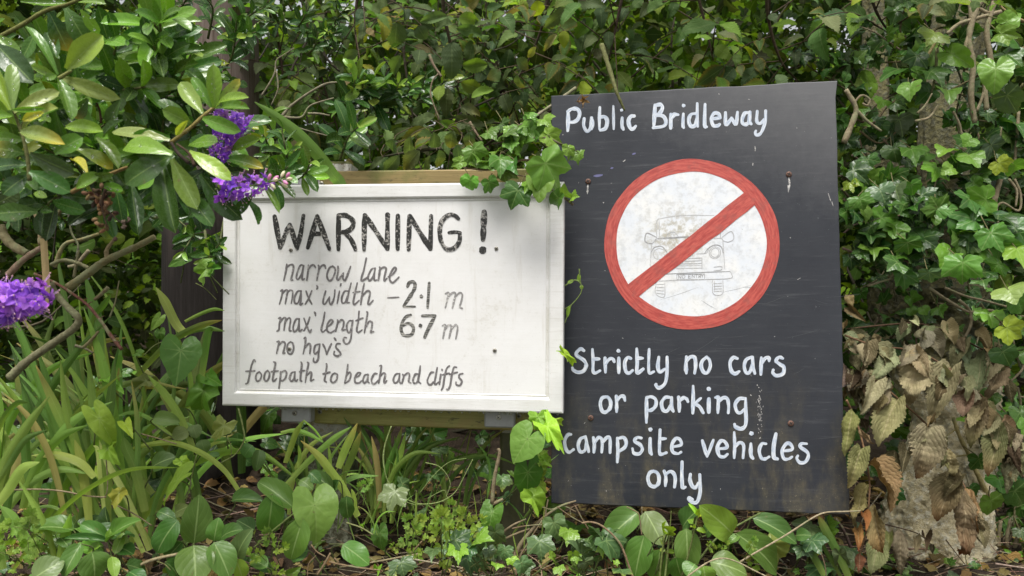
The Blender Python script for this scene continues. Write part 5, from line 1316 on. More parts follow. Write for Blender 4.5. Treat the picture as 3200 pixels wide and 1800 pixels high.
def wander(rng, x0, x1, y0, y1, n, seg=4, st=75):
    out = []
    for i in range(n):
        x = x0 + (x1 - x0) * rng.random(); y = y0 + (y1 - y0) * rng.random(); a = rng.random() * 6.28
        p = [(x, y)]
        for k in range(seg):
            a += rng.normal(0, .7); p.append((p[-1][0] + st * math.cos(a), p[-1][1] + st * .8 * math.sin(a)))
        out.append(p)
    return out
rw = np.random.default_rng(404)
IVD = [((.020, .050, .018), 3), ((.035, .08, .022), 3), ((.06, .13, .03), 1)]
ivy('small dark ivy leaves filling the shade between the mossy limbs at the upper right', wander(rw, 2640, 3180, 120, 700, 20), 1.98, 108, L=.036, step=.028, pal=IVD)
ivy('ivy with many small mixed leaves on the trunk, above the brown crossing stems', wander(rw, 2650, 3190, 560, 960, 16), 1.78, 109, L=.032, step=.024, pal=IVD + [((.05, .11, .028), 2)])
ivy('ivy at the top right corner among the thin bare stems', wander(rw, 2900, 3200, -20, 260, 9), 1.82, 110, L=.042, step=.035)
ivy('ivy runners on the mossy trunk just above the withered branches', wander(rw, 2660, 3150, 920, 1080, 9, 3, 60), 1.74, 118, L=.03, step=.03, pal=IVD)
ivy('shaded ivy behind the withered branches at the right edge', wander(rw, 3020, 3220, 1050, 1780, 12), 1.86, 119, L=.042, step=.03)
IB = (.30, .255, .165)
def px8(s): return s
bare('old ivy stems twisting up the trunk at the right edge', [(*Z7, '880,620 860,480 870,330 850,200 880,60 940,-40', 26, 30), (*Z7, '940,560 930,420 960,320 940,160 980,0', 24, 26), (*Z7, '840,350 830,250 860,120 850,0', 18, 18), (*Z7, '740,170 800,120 880,95 970,70 1010,60', 16, 24), (*Z7, '950,70 900,40 860,0', 18, 14), (*Z7, '770,560 800,620 815,680', 14, 10), (*Z7, '890,560 920,480 940,380', 14, 14), (*Z7, '960,1120 980,1000 1010,900 1040,860', 30, 24), (*Z7, '1080,900 1110,980 1100,1060 1020,1020 990,1060 1060,1130', 12, 10), (*Z7, '1050,900 1090,960 1085,1040', 14, 10), (*Z7, '1000,1130 960,1040 920,980 905,900', 12, 12), (*Z7, '1010,640 1000,760 1020,860', 14, 14), (*Z7, '1100,560 1090,700 1080,820', 16, 12), (*Z7, '1127,1160 1060,1168 975,1160', 20, 20)], 1.71, IB, 'climbing_liana', 'liana', 'old ivy stems')
bare('brown ivy stems crossing above the withered leaves', [(*Z8, '650,0 740,60 850,120 970,115 1060,180', 16, 14), (*Z8, '730,0 830,40 950,70 1060,100', 14, 10), (*Z8, '830,250 860,180 850,110 800,60', 14, 16), (*Z8, '1060,470 1110,420 1127,390', 10, 12), (*Z7, '210,950 270,1020 330,1060', 14, 10), (*Z7, '220,720 270,600 280,540 230,450', 32, 22), (*Z7, '290,560 340,610 410,660', 20, 12), (*Z7, '270,520 310,480 350,500 340,530 315,520', 12, 9), (*Z7, '220,1290 330,1300 450,1290', 14, 12), (*Z7, '540,1325 620,1270 700,1225', 14, 12), (*Z7, '340,1440 430,1410 530,1380', 12, 8), (*Z7, '580,610 650,590 695,530', 14, 10), (*Z7, '590,570 630,530 665,470', 12, 7)], 1.68, IB, 'climbing_liana', 'liana', 'old ivy stems')
bare('bundle of twisted bare ivy stems at the bottom right edge', [(*Z8, '960,1170 980,1260 1000,1300 1030,1380 1060,1449', 26, 22), (*Z8, '1010,1170 1000,1260 1010,1350', 18, 16), (*Z8, '1060,1170 1040,1260 1050,1350 1030,1449', 18, 14), (*Z8, '1100,1240 1080,1320 1100,1449', 20, 18), (*Z8, '935,1150 930,1280 940,1400', 16, 12), (*Z8, '1070,1000 1090,1100 1070,1200', 14, 12), (*Z8, '1095,500 1110,580 1100,650', 12, 10), (*Z8, '1070,1240 1050,1180 1090,1130', 10, 6)], 1.74, IB, 'climbing_liana', 'liana', 'old ivy stems')
bare('yellow lichened dead stick leaning on the pale trunk', [(*Z8, '770,650 800,740 850,840 890,930 950,1050', 18, 26), (*Z8, '850,840 800,845 755,855', 10, 6), (*Z8, '800,700 750,735 700,775', 9, 5), (*Z8, '870,1030 905,1060 920,1080', 9, 8)], 1.70, (.40, .34, .15), 'dead_stick', 'stick')

# ------------------------------------------------------------------ withered branches on the right
def withered(label, stem, leaves, d, seed, scol=(.17, .10, .055), w=(11, 7), extra=0):
    rng = np.random.default_rng(seed)
    q = [P(2500 + x / 1.61, 900 + y / 1.61, d + .02 * math.sin(3 * i + seed)) for i, (x, y) in enumerate(pstr(stem))]
    pl = Plant('withered_branch', label, 'dead branch', q[0], 'withered branches with hanging dead leaves')
    tube(pl.mb('stem', M_twig), q, w[0] / 1.61 * d / F / 2, w[1] / 1.61 * d / F / 2, scol, 6, 8, knobs=.25, rng=rng)
    qs = crm(q, 10)
    leaves = list(leaves)
    for k in range(extra):
        x0, _, z0 = qs[rng.integers(len(qs))]
        f = rng.random(); pp = crm(pstr(stem), 10); c = pp[rng.integers(len(pp))]
        leaves.append((c[0] + rng.normal(0, 14), c[1] + rng.normal(0, 14), c[0] + rng.normal(-10, 45), c[1] + 80 + 90 * rng.random(), 55 + 45 * rng.random(), (g1, g2, b1, g2, dk)[rng.integers(5)], None))
    for x0, y0, x1, y1, w_, col, tip in leaves:
        leafpx(pl.mb('dead_leaves', M_dead), 'dead', 2500 + x0 / 1.61, 900 + y0 / 1.61, 2500 + x1 / 1.61, 900 + y1 / 1.61, w_ * 1.05 / 1.61, d - .03 + .03 * rng.random(), d - .02 - .04 * rng.random(), col=jit(rng, col, .06), tip=tip, tipk=3, rng=rng, tilt=tuple(rng.standard_normal(3) * np.array([.38, .2, .2]) + (0, 0, .25)))
    pl.done()
g1, g2, b1, b2, o1, ol, dk = (.215, .21, .138), (.185, .176, .112), (.142, .124, .072), (.185, .15, .088), (.24, .125, .05), (.15, .15, .066), (.065, .052, .033)
T1 = (.12, .065, .03)
withered('withered branch with the largest grey-green crumpled leaves, over the pale trunk', '225,238 380,290 580,318 740,400 900,530 1000,640 1070,740 1100,900',
         [(580, 325, 540, 595, 200, g1, None), (485, 300, 365, 470, 115, g1, None), (765, 410, 650, 685, 150, g2, b1), (910, 550, 870, 795, 115, b1, ol), (1010, 680, 955, 940, 110, b1, T1), (690, 380, 720, 480, 90, g1, None), (850, 490, 830, 640, 100, g2, None), (430, 450, 410, 560, 70, g2, None), (1070, 760, 1110, 930, 60, dk, None), (1030, 640, 1075, 740, 60, b2, None), (340, 320, 375, 380, 60, g2, None)], 1.60, 1, extra=30)
withered('withered branch with upright crumpled leaves just below the ivy mat', '235,207 440,185 600,180 760,228 880,290 990,350 1060,440',
         [(830, 265, 755, 405, 95, g2, None), (915, 325, 895, 525, 105, g2, None), (1000, 390, 935, 560, 120, b1, None), (690, 225, 640, 335, 100, g1, None), (735, 170, 775, 285, 80, (.30, .28, .19), None), (1030, 445, 1060, 575, 75, dk, None), (890, 210, 950, 310, 70, b2, None), (970, 240, 960, 330, 50, b2, None), (610, 210, 560, 320, 80, g2, None), (660, 230, 710, 350, 90, g2, None), (520, 170, 500, 240, 50, dk, None), (600, 210, 640, 260, 60, g1, None), (1000, 360, 1050, 440, 50, b2, None), (580, 150, 600, 190, 40, (.33, .30, .2), None)], 1.66, 2, (.10, .06, .035), extra=14)
withered('withered branch whose lowest leaves are orange-brown, hanging over the pale trunk', '350,440 480,545 640,690 740,810 810,960 850,1060 885,1230',
         [(490, 560, 410, 795, 160, g1, None), (640, 700, 580, 955, 175, g2, T1), (785, 890, 705, 1165, 140, b1, T1), (820, 1010, 805, 1360, 115, b2, (.14, .035, .012)), (850, 1010, 895, 1240, 70, (.24, .15, .09), T1), (730, 820, 745, 900, 60, ol, None), (480, 820, 465, 1000, 90, dk, None), (370, 480, 300, 635, 90, g1, None), (680, 690, 640, 700, 30, b2, None), (430, 540, 380, 650, 80, b1, None), (540, 830, 510, 940, 80, dk, None)], 1.56, 3, extra=9)
withered('withered branch with olive and rust leaves touching the right edge of the black sign', '235,565 290,690 335,870 350,990 345,1100 330,1240 275,1420',
         [(262, 600, 228, 838, 100, ol, None), (305, 810, 238, 1005, 105, ol, (.2, .17, .08)), (340, 890, 452, 1125, 95, b2, None), (340, 985, 272, 1215, 95, ol, b2), (372, 1085, 425, 1315, 95, b2, o1), (290, 1210, 300, 1330, 55, o1, (.15, .04, .015)), (300, 710, 375, 790, 40, b2, None), (300, 1330, 300, 1430, 60, (.13, .06, .04), None), (310, 1140, 330, 1220, 50, o1, None)], 1.49, 4, (.24, .14, .075))
withered('withered spray of curled grey leaves tucked behind the right edge of the black sign', '225,420 300,425 370,440 430,480',
         [(310, 425, 250, 520, 105, g1, None), (270, 430, 240, 500, 60, g2, None), (300, 260, 330, 330, 70, b2, None), (260, 330, 300, 410, 70, b1, None), (280, 230, 330, 290, 60, (.28, .26, .18), None), (300, 500, 290, 600, 90, g1, None), (340, 560, 320, 640, 70, g2, None), (240, 260, 290, 330, 60, g1, None), (370, 230, 400, 280, 50, b2, None), (250, 100, 330, 170, 50, b2, None), (230, 30, 270, 90, 60, b2, None), (310, 650, 340, 720, 60, dk, None)], 1.66, 5, extra=34)
withered('withered shoot with two thin grey leaves low in front of the pale trunk', '430,1190 530,1215 600,1240 660,1290',
         [(500, 1210, 505, 1430, 80, g2, None), (590, 1250, 580, 1340, 40, b1, None), (625, 1270, 630, 1330, 50, dk, None), (670, 1290, 665, 1335, 30, dk, None), (400, 1240, 360, 1440, 110, g2, None), (450, 1240, 440, 1330, 50, ol, None)], 1.60, 6, (.10, .06, .04), (6, 5))
bare('dark dead stem with rusty shreds standing at the lower right corner of the black sign', [(*Z8, '180,1160 230,1240 280,1370 320,1449', 14, 20), (*Z8, '420,1310 450,1360 490,1420', 10, 6)], 1.62, (.09, .055, .05), 'dead_stalk', 'stalk')

# ------------------------------------------------------------------ strap-leaved clumps
def clump(label, blades, d, seed, base, rnd=(), shade=1.0, hero=()):
    rng = np.random.default_rng(seed)
    pl = Plant('strap_leaf_clump', label, 'plant', base, 'strap-leaved clumps')
    mb = pl.mb('blades', M_blade)
    for pts, w_, col in hero:
        bladepx(mb, pts, w_, col, rng, d, .1, base_wide=1.0)
    for Z, pts, w_, col, dd in blades:
        q = [(Z[0] + x / Z[2], Z[1] + y / Z[2]) for x, y in pstr(pts)]
        bladepx(mb, q, w_ * .86 / Z[2], jit(rng, col, .08), rng, dd, rng.normal(0, .35), pale=.5, tipcol=(.22, .15, .06) if rng.random() < .15 else None)
    for (x0, x1, y0, y1, n, lean, ln, wd, d0, d1) in rnd:
        for i in range(n):
            x = x0 + (x1 - x0) * rng.random(); y = y0 + (y1 - y0) * rng.random(); dd = d0 + (d1 - d0) * rng.random()
            l = ln * (.6 + .7 * rng.random()); a = rng.normal(lean, .28); bnd = rng.normal(0, .35) + (1.5 if a > 0 else -1.5) * rng.random() ** 2.2
            pts = [(x, y)]
            for k in range(1, 5):
                aa = a + bnd * (k / 4) ** 2 * (1 if a > 0 else 1)
                pts.append((pts[-1][0] + l / 4 * math.sin(aa), pts[-1][1] - l / 4 * math.cos(aa)))
            while len(pts) and any(640 < p[0] < 1800 and p[1] < 1345 for p in pts) and dd < 1.66 and y > 1400:     # stays below the white sign
                pts = [(x + (p[0] - x) * .9, y + (p[1] - y) * .85) for p in pts]
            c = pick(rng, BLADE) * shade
            bladepx(mb, pts, wd * (.6 + .6 * rng.random()), c, rng, dd, rng.normal(0, .7), pale=.55 * rng.random() * (shade > .7), tipcol=(.22, .16, .07) if rng.random() < .2 else None)
    pl.done()
B1, B2, B3, B4 = (.105, .165, .038), (.065, .115, .028), (.16, .215, .05), (.27, .29, .12)
clump('tall clump of green strap leaves with pale bases below the left branches', [
    (Z3, '650,1090 540,620 400,300 250,-20', 75, B1, 1.34), (Z3, '640,1085 560,640 470,300 420,-60', 66, B1, 1.33), (Z3, '745,1110 720,700 660,400 610,-80', 88, B1, 1.36), (Z3, '700,900 720,500 760,250 800,-60', 86, B2, 1.38), (Z3, '1060,1260 900,950 760,650 640,400 520,100', 62, B1, 1.37), (Z3, '1040,1270 960,1060 860,850 740,640 690,500', 50, B4, 1.33), (Z3, '1000,1285 930,1150 830,1010 770,900', 46, B4, 1.32), (Z3, '620,1085 600,900 560,640 520,500', 70, B3, 1.31), (Z3, '740,1105 700,800 680,580 650,540', 34, B4, 1.32), (Z3, '1010,1000 940,700 880,560 860,480', 80, B2, 1.39), (Z3, '660,760 560,660 400,605 220,610', 66, B3, 1.30), (Z3, '560,860 470,700 380,560 270,470', 60, B3, 1.32), (Z3, '640,1080 600,700 540,500 490,250', 60, B2, 1.40), (Z3, '930,950 800,600 800,300 830,0', 70, B2, 1.42), (Z3, '440,1040 420,800 380,640 300,420', 40, B2, 1.4), (Z3, '1680,880 1560,710 1400,590 1200,520 1000,540 865,580', 44, B3, 1.42), (Z3, '1345,550 1260,350 1150,180 1030,50', 62, B1, 1.45), (Z3, '1200,470 1040,345 920,305 800,340', 46, B1, 1.46), (Z2, '740,1440 720,1200 690,1000 620,700', 110, B2, 1.5), (Z2, '1480,1449 1500,1300 1530,1120 1560,1090', 80, B2, 1.6), (Z2, '1000,1440 1200,1230 1340,1130 1500,1060 1620,1030', 60, B2, 1.55), (Z2, '1370,1140 1290,1060 1210,900 1140,790', 75, B1, 1.6), (Z2, '1280,1170 1400,1110 1520,1090 1640,1110', 45, B2, 1.6), (Z2, '1350,1040 1450,990 1560,950 1640,960', 30, B1, 1.6), (Z2, '600,1300 700,1010 760,920 810,840', 60, B2, 1.5), (Z2, '870,1449 850,1380 870,1310 885,1285', 70, B1, 1.42)],
    1.35, 111, P(300, 1720, 1.36), rnd=[(150, 520, 1500, 1720, 30, -.2, 660, 25, 1.36, 1.6), (300, 700, 1480, 1680, 24, -.05, 560, 20, 1.42, 1.7)])
clump('strap-leaf clump arching in from the left edge above the lacy herb', [
    (Z3, '-40,980 0,760 60,600 200,380 345,200', 78, B1, 1.25), (Z3, '-60,860 60,680 180,500 330,430', 50, B2, 1.24), (Z3, '-60,1000 50,850 150,700 275,655', 85, B3, 1.22), (Z3, '390,1340 340,1150 260,980 130,780', 58, B3, 1.2), (Z3, '420,1340 450,1200 492,1015', 74, B3, 1.2), (Z3, '240,1330 200,1250 80,1050 0,960', 90, B1, 1.22), (Z3, '-60,560 30,350 120,250 200,240', 55, B2, 1.27), (Z3, '300,1130 220,830 180,560 190,300 150,100', 70, B2, 1.33), (Z3, '-50,1300 20,1100 60,900 70,760', 60, B2, 1.26), (Z3, '500,1040 380,970 300,965 230,980', 26, B2, 1.3)],
    1.25, 112, P(40, 1780, 1.25), rnd=[(-60, 200, 1500, 1800, 20, .05, 560, 26, 1.26, 1.5)])
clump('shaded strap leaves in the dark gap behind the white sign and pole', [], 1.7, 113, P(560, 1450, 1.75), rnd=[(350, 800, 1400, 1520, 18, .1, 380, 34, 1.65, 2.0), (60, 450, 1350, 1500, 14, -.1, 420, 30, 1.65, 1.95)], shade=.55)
clump('strap-leaf clump with bent blades just under the white sign', [
    (Z5, '-20,520 30,380 70,270 130,165', 62, B3, 1.48), (Z5, '575,960 460,740 360,600 250,460 105,335', 80, B3, 1.46), (Z5, '410,560 470,400 570,190', 80, B1, 1.5), (Z5, '450,650 540,440 600,260', 72, B1, 1.52), (Z5, '-20,700 180,490 370,320 520,220', 60, B1, 1.5), (Z5, '130,170 220,250 290,345', 22, B3, 1.47), (Z5, '-60,270 60,250 180,285 290,350', 40, B1, 1.5), (Z5, '570,960 560,880 540,780 520,730', 36, B3, 1.46), (Z5, '80,560 95,450 85,370', 34, B1, 1.47), (Z5, '350,600 345,470 330,370', 30, B1, 1.5), (Z5, '720,900 730,640 700,450 600,250', 40, B2, 1.62), (Z5, '690,1010 800,600 900,350 940,220', 46, B2, 1.64), (Z5, '1000,660 1100,450 1220,215', 30, B2, 1.66)],
    1.5, 114, P(1110, 1640, 1.5), rnd=[(1130, 1260, 1560, 1640, 26, .1, 380, 19, 1.58, 1.75), (1250, 1500, 1560, 1640, 14, .15, 320, 13, 1.65, 1.8), (900, 1000, 1560, 1650, 7, .0, 280, 17, 1.5, 1.6), (940, 1680, 1560, 1680, 46, .1, 190, 7, 1.5, 1.75), (1100, 1700, 1640, 1760, 30, .0, 120, 5, 1.35, 1.5)])
clump('two dark strap leaves under the lower right corner of the black sign', [(Z6, '2480,980 2380,760 2290,590 2240,490', 70, B2, 1.5), (Z6, '2300,960 2200,780 2120,690', 60, B2, 1.5), (Z6, '2420,960 2300,760 2230,620', 34, B2, 1.52)], 1.5, 115, P(2640, 1830, 1.5))
clump('single long strap leaf leaning across the left end of the bare timber rail', [], 1.52, 116, P(1085, 640, 1.64), hero=[([(1085, 640, 1.637), (1062, 572, 1.632), (1040, 545, 1.61), (1001, 492, 1.58), (941, 428, 1.55), (864, 364, 1.52), (796, 319, 1.5)], 40, (.10, .165, .05))])

# ------------------------------------------------------------------ broad-leaved low plants
def lowplant(label, name, cat, kind, mat, leaves, seed, group, stems=(), fill=(), pal=PERI, Lf=.06):
    rng = np.random.default_rng(seed)
    Z, x, y = leaves[0][:3]
    d0 = leaves[0][7]
    gx = P(Z[0] + x / Z[2], 0, d0)[0]
    pl = Plant(name, label, cat, (gx, d0, gz(gx, d0)), group)
    mb = pl.mb('foliage', mat)
    for l in leaves:
        Z, x0, y0, x1, y1, w_, col, dd = l[:8]
        kd = l[8] if len(l) > 8 else kind
        leafpx(mb, kd, Z[0] + x0 / Z[2], Z[1] + y0 / Z[2], Z[0] + x1 / Z[2], Z[1] + y1 / Z[2], w_ / Z[2], dd, dd + .02 * rng.standard_normal(), col=jit(rng, col, .07), rng=rng, tilt=tuple(rng.standard_normal(3) * np.array([.22, .1, .2]) + (0, 0, .55)), tip=(.26, .26, .04) if rng.random() < .08 else None, tipk=5)
        a = P(Z[0] + x0 / Z[2], Z[1] + y0 / Z[2], dd)
        if Z is not ZB: tube(pl.mb('stem', M_twig), [a, a + (rng.normal(0, .008), .012, -.012), a + (rng.normal(0, .02), .03, -.05)], .0011, .0014, (.14, .18, .06), 5, 4)
    for Z, pts, w0, w1, col, dd in stems:
        tube(pl.mb('stem', M_twig), [P(Z[0] + a / Z[2], Z[1] + b / Z[2], dd) for a, b in pstr(pts)], w0 / Z[2] * dd / F / 2, w1 / Z[2] * dd / F / 2, col, 6, 7)
    for (x0, y0, x1, y1, d0_, d1_, n) in fill:
        for i in range(n):
            dd = d0_ + (d1_ - d0_) * rng.random()
            a = P(x0 + (x1 - x0) * rng.random(), y0 + (y1 - y0) * rng.random(), dd)
            dr = unit(rng.standard_normal(3) * (1, .6, .6) + (0, -.3, -.1))
            L = Lf * (.6 + .6 * rng.random())
            place(mb, kind, a, dr, unit(rng.standard_normal(3) * .4 + (0, -.5, .8)), L, L * (.62 if kind == 'peri' else .95), pick(rng, pal), rng)
            tube(pl.mb('stem', M_twig), [a, a - dr * .01 + np.array([0, .01, -.03]), a + np.array([rng.normal(0, .02), .03, -.08])], .001, .0013, (.13, .17, .05), 4, 3)
    pl.done()
p1, p2, p3, p4 = (.062, .125, .030), (.038, .088, .026), (.115, .20, .035), (.075, .115, .055)
PG = 'broad-leaved creepers along the bottom'
lowplant('cluster of large oval leaves at the bottom edge, nearest the strap clump', 'periwinkle_plant', 'plant', 'peri', M_peri, [
    (Z3, 1350, 1222, 1388, 880, 212, p1, 1.22), (Z3, 1350, 1235, 1365, 1510, 258, p1, 1.16), (Z3, 1490, 1215, 1600, 1465, 195, p1, 1.17), (Z3, 1655, 1310, 1762, 1118, 145, p4, 1.19), (Z3, 1490, 1205, 1525, 1040, 130, p1, 1.22), (Z3, 1540, 1190, 1695, 1125, 140, p2, 1.22), (Z3, 1240, 1060, 1095, 1290, 185, p2, 1.24), (Z3, 1640, 1330, 1690, 1480, 110, p3, 1.17), (Z3, 1150, 1350, 1240, 1480, 130, p2, 1.2), (Z3, 1270, 1210, 1160, 1330, 120, p2, 1.24), (Z3, 1220, 1010, 1320, 960, 90, p4, 1.26), (Z3, 1100, 1000, 1230, 1060, 90, p2, 1.28)], 121, PG,
    stems=[(Z3, '890,1420 1050,1340 1240,1295', 26, 20, (.36, .31, .18), 1.18), (Z3, '1340,1449 1345,1300 1350,1220', 14, 12, (.15, .2, .06), 1.2), (Z3, '1090,1345 1150,1370 1190,1410', 8, 8, (.2, .2, .08), 1.18)])
lowplant('low rosette of pointed leaves at the bottom left, before the pale strap-leaf bases', 'periwinkle_plant', 'plant', 'peri', M_peri, [
    (Z3, 760, 1195, 988, 1058, 120, p1, 1.2), (Z3, 740, 1185, 563, 1088, 115, p1, 1.2), (Z3, 745, 1205, 445, 1190, 60, p2, 1.19), (Z3, 800, 1295, 862, 1145, 74, p3, 1.18), (Z3, 565, 1225, 440, 1460, 135, p1, 1.16), (Z3, 640, 1280, 655, 1480, 220, p1, 1.13), (Z3, 230, 1470, 450, 1345, 200, p4, 1.12), (Z3, 780, 1315, 800, 1470, 82, p3, 1.13), (Z3, 700, 1240, 610, 1290, 80, p3, 1.18), (Z3, 830, 1250, 930, 1300, 120, p2, 1.2), (Z3, 880, 1370, 1020, 1420, 130, p2, 1.15), (Z3, 760, 1190, 770, 1120, 60, p3, 1.19), (Z3, 500, 1110, 520, 1050, 80, p4, 1.24), (Z3, 850, 1200, 940, 1180, 70, p2, 1.21), (Z3, 900, 1420, 1010, 1500, 120, p2, 1.14), (Z3, 420, 1180, 480, 1250, 90, p2, 1.2)], 122, PG,
    stems=[(Z3, '790,1449 780,1320 750,1200', 14, 10, (.15, .2, .06), 1.19)], fill=[(180, 1640, 460, 1780, 1.2, 1.35, 14)])
lowplant('dark oval leaves crowding behind the holed pale heart leaf', 'periwinkle_plant', 'plant', 'peri', M_peri, [
    (Z3, 1615, 925, 1842, 935, 112, p2, 1.3), (Z3, 2045, 975, 1798, 795, 150, p1, 1.27), (Z3, 1900, 880, 1865, 1145, 185, p1, 1.26), (Z3, 2110, 1050, 2025, 1335, 182, p1, 1.24), (Z3, 1060, 690, 1225, 620, 0 or 140, p2, 1.38), (Z3, 1770, 1130, 1650, 1060, 130, p2, 1.3), (Z3, 1990, 1000, 1900, 1050, 130, p2, 1.3), (Z5, 480, 790, 500, 970, 130, p2, 1.4), (Z5, 360, 740, 170, 590, 110, p2, 1.42), (Z5, 450, 1190, 668, 1358, 195, p1, 1.28), (Z5, 420, 660, 390, 770, 90, p2, 1.42), (Z5, 170, 1240, 20, 1290, 180, p2, 1.25), (Z3, 1860, 1390, 1750, 1340, 110, p1, 1.2), (Z3, 1740, 1330, 1900, 1420, 90, p2, 1.22), (Z3, 2160, 730, 2229, 800, 90, p2, 1.35), (Z3, 2090, 780, 2180, 850, 90, p1, 1.34)], 123, PG,
    stems=[(Z3, '1770,1250 1880,1150 2050,1010', 14, 12, (.2, .26, .08), 1.25), (Z5, '340,1185 470,1185', 12, 10, (.3, .33, .15), 1.3), (Z5, '480,1010 600,1050 700,1110', 14, 12, (.3, .32, .14), 1.35), (Z5, '660,1290 700,1320 740,1330', 10, 8, (.3, .32, .14), 1.28)])
lowplant('tall cluster of broad smooth leaves under the bottom edge of the black sign', 'periwinkle_plant', 'plant', 'peri', M_peri, [
    (Z6, 925, 470, 680, 702, 205, p1, 1.42), (Z6, 975, 465, 1105, 715, 215, p4, 1.43), (Z6, 968, 640, 900, 945, 215, p1, 1.37), (Z6, 1085, 740, 1075, 960, 195, p1, 1.35), (Z6, 1275, 590, 1280, 905, 195, p1, 1.36), (Z6, 1250, 580, 1370, 450, 170, p2, 1.42), (Z6, 1610, 628, 1368, 418, 215, p3, 1.36), (Z6, 1640, 625, 1935, 910, 225, p1, 1.38), (Z6, 1760, 508, 2085, 700, 165, p2, 1.42), (Z6, 1450, 835, 1720, 930, 220, p1, 1.33), (Z6, 1400, 860, 1420, 980, 170, p3, 1.30), (Z6, 1200, 800, 1240, 950, 160, p1, 1.33), (Z6, 1420, 640, 1480, 550, 110, p2, 1.44), (Z6, 1660, 640, 1590, 700, 70, p1, 1.38), (Z6, 1340, 850, 1280, 940, 150, p1, 1.31), (Z6, 2180, 690, 2250, 780, 110, p2, 1.5), (Z6, 2080, 640, 2190, 640, 100, p2, 1.5)], 124, PG,
    stems=[(Z6, '1350,845 1500,660 1700,540 1820,475', 16, 14, (.14, .19, .06), 1.42), (Z6, '960,640 955,560 950,430', 8, 8, (.25, .22, .14), 1.43), (Z6, '1270,590 1265,470 1270,440', 10, 8, (.12, .15, .06), 1.42)])
lowplant('young lime-green shoots rising in front of the broad leaves under the black sign', 'young_shoot', 'shoot', 'peri', M_peri, [
    (Z6, 1135, 635, 1085, 575, 40, (.2, .29, .03), 1.33), (Z6, 1140, 635, 1188, 580, 42, (.2, .29, .03), 1.33), (Z6, 1138, 620, 1128, 535, 46, (.2, .29, .03), 1.32), (Z6, 1150, 640, 1110, 640, 40, (.17, .26, .03), 1.33), (Z6, 1355, 495, 1290, 405, 32, (.2, .3, .03), 1.34), (Z6, 1365, 490, 1432, 480, 50, (.24, .31, .03), 1.34), (Z6, 1360, 500, 1400, 430, 40, (.22, .3, .03), 1.34), (Z6, 1345, 560, 1300, 520, 60, (.12, .2, .03), 1.35), (Z6, 1350, 595, 1420, 620, 44, (.16, .25, .03), 1.34), (Z6, 1340, 590, 1310, 580, 34, (.16, .25, .03), 1.34), (Z6, 1120, 750, 1080, 745, 30, (.13, .2, .03), 1.33), (Z6, 1125, 760, 1185, 765, 34, (.13, .2, .03), 1.33), (Z6, 1110, 730, 1095, 690, 34, (.13, .2, .03), 1.33)], 125, None,
    stems=[(Z6, '1080,960 1095,800 1115,640', 16, 12, (.17, .22, .06), 1.33), (Z6, '1118,960 1135,800 1150,640', 16, 12, (.2, .26, .08), 1.33), (Z6, '1240,945 1290,780 1335,600 1360,490', 16, 12, (.16, .2, .06), 1.34), (Z6, '1150,640 1160,540 1165,460', 10, 6, (.17, .22, .06), 1.34), (Z6, '1190,800 1170,760 1180,700', 10, 8, (.16, .2, .06), 1.34)])
BG = 'bindweed vines'
q1, q2, q3 = (.125, .195, .055), (.055, .125, .026), (.155, .235, .045)
lowplant('pale heart-shaped leaf with holes and brown spots below the white sign', 'bindweed_vine', 'vine', 'heart', M_bind, [(Z5, 218, 865, 235, 1205, 345, q1, 1.26)], 131, BG, stems=[(Z5, '-60,1010 60,930 218,865', 14, 10, (.22, .27, .09), 1.27)])
lowplant('column of heart-shaped leaves with lime crinkled leaves between the two signs', 'bindweed_vine', 'vine', 'heart', M_bind, [
    (Z5, 1975, 318, 1850, 530, 300, q1, 1.44), (Z5, 1975, 592, 1960, 835, 228, q2, 1.46), (Z5, 1680, 925, 1650, 1125, 180, q2, 1.46), (Z5, 2010, 800, 2080, 985, 160, q3, 1.46, 'crink'), (Z5, 2055, 140, 2050, 265, 130, q3, 1.47, 'crink'), (Z5, 2135, 215, 2275, 445, 150, (.22, .31, .045), 1.45, 'crink'), (Z5, 2170, 180, 2275, 210, 70, q3, 1.47, 'crink'), (Z5, 2080, 460, 2130, 590, 110, q3, 1.47, 'crink'), (Z5, 2110, 500, 2185, 540, 80, q3, 1.46, 'crink'), (Z5, 2060, 700, 2130, 780, 90, q3, 1.48, 'crink'), (Z5, 1890, 650, 1800, 560, 80, q2, 1.5, 'crink'), (ZB, 145, 240, 215, 338, 50, (.22, .31, .045), 1.50, 'crink'), (Z5, 2090, 620, 2140, 560, 60, q3, 1.48, 'crink')], 132, BG,
    stems=[(Z5, '2020,110 2060,300 2090,480 2080,660 2050,800', 12, 10, (.17, .2, .07), 1.49), (Z5, '1975,318 1960,260 2020,180', 9, 9, (.2, .25, .08), 1.46), (Z5, '2130,120 2140,180 2135,240', 10, 8, (.2, .25, .08), 1.47)])
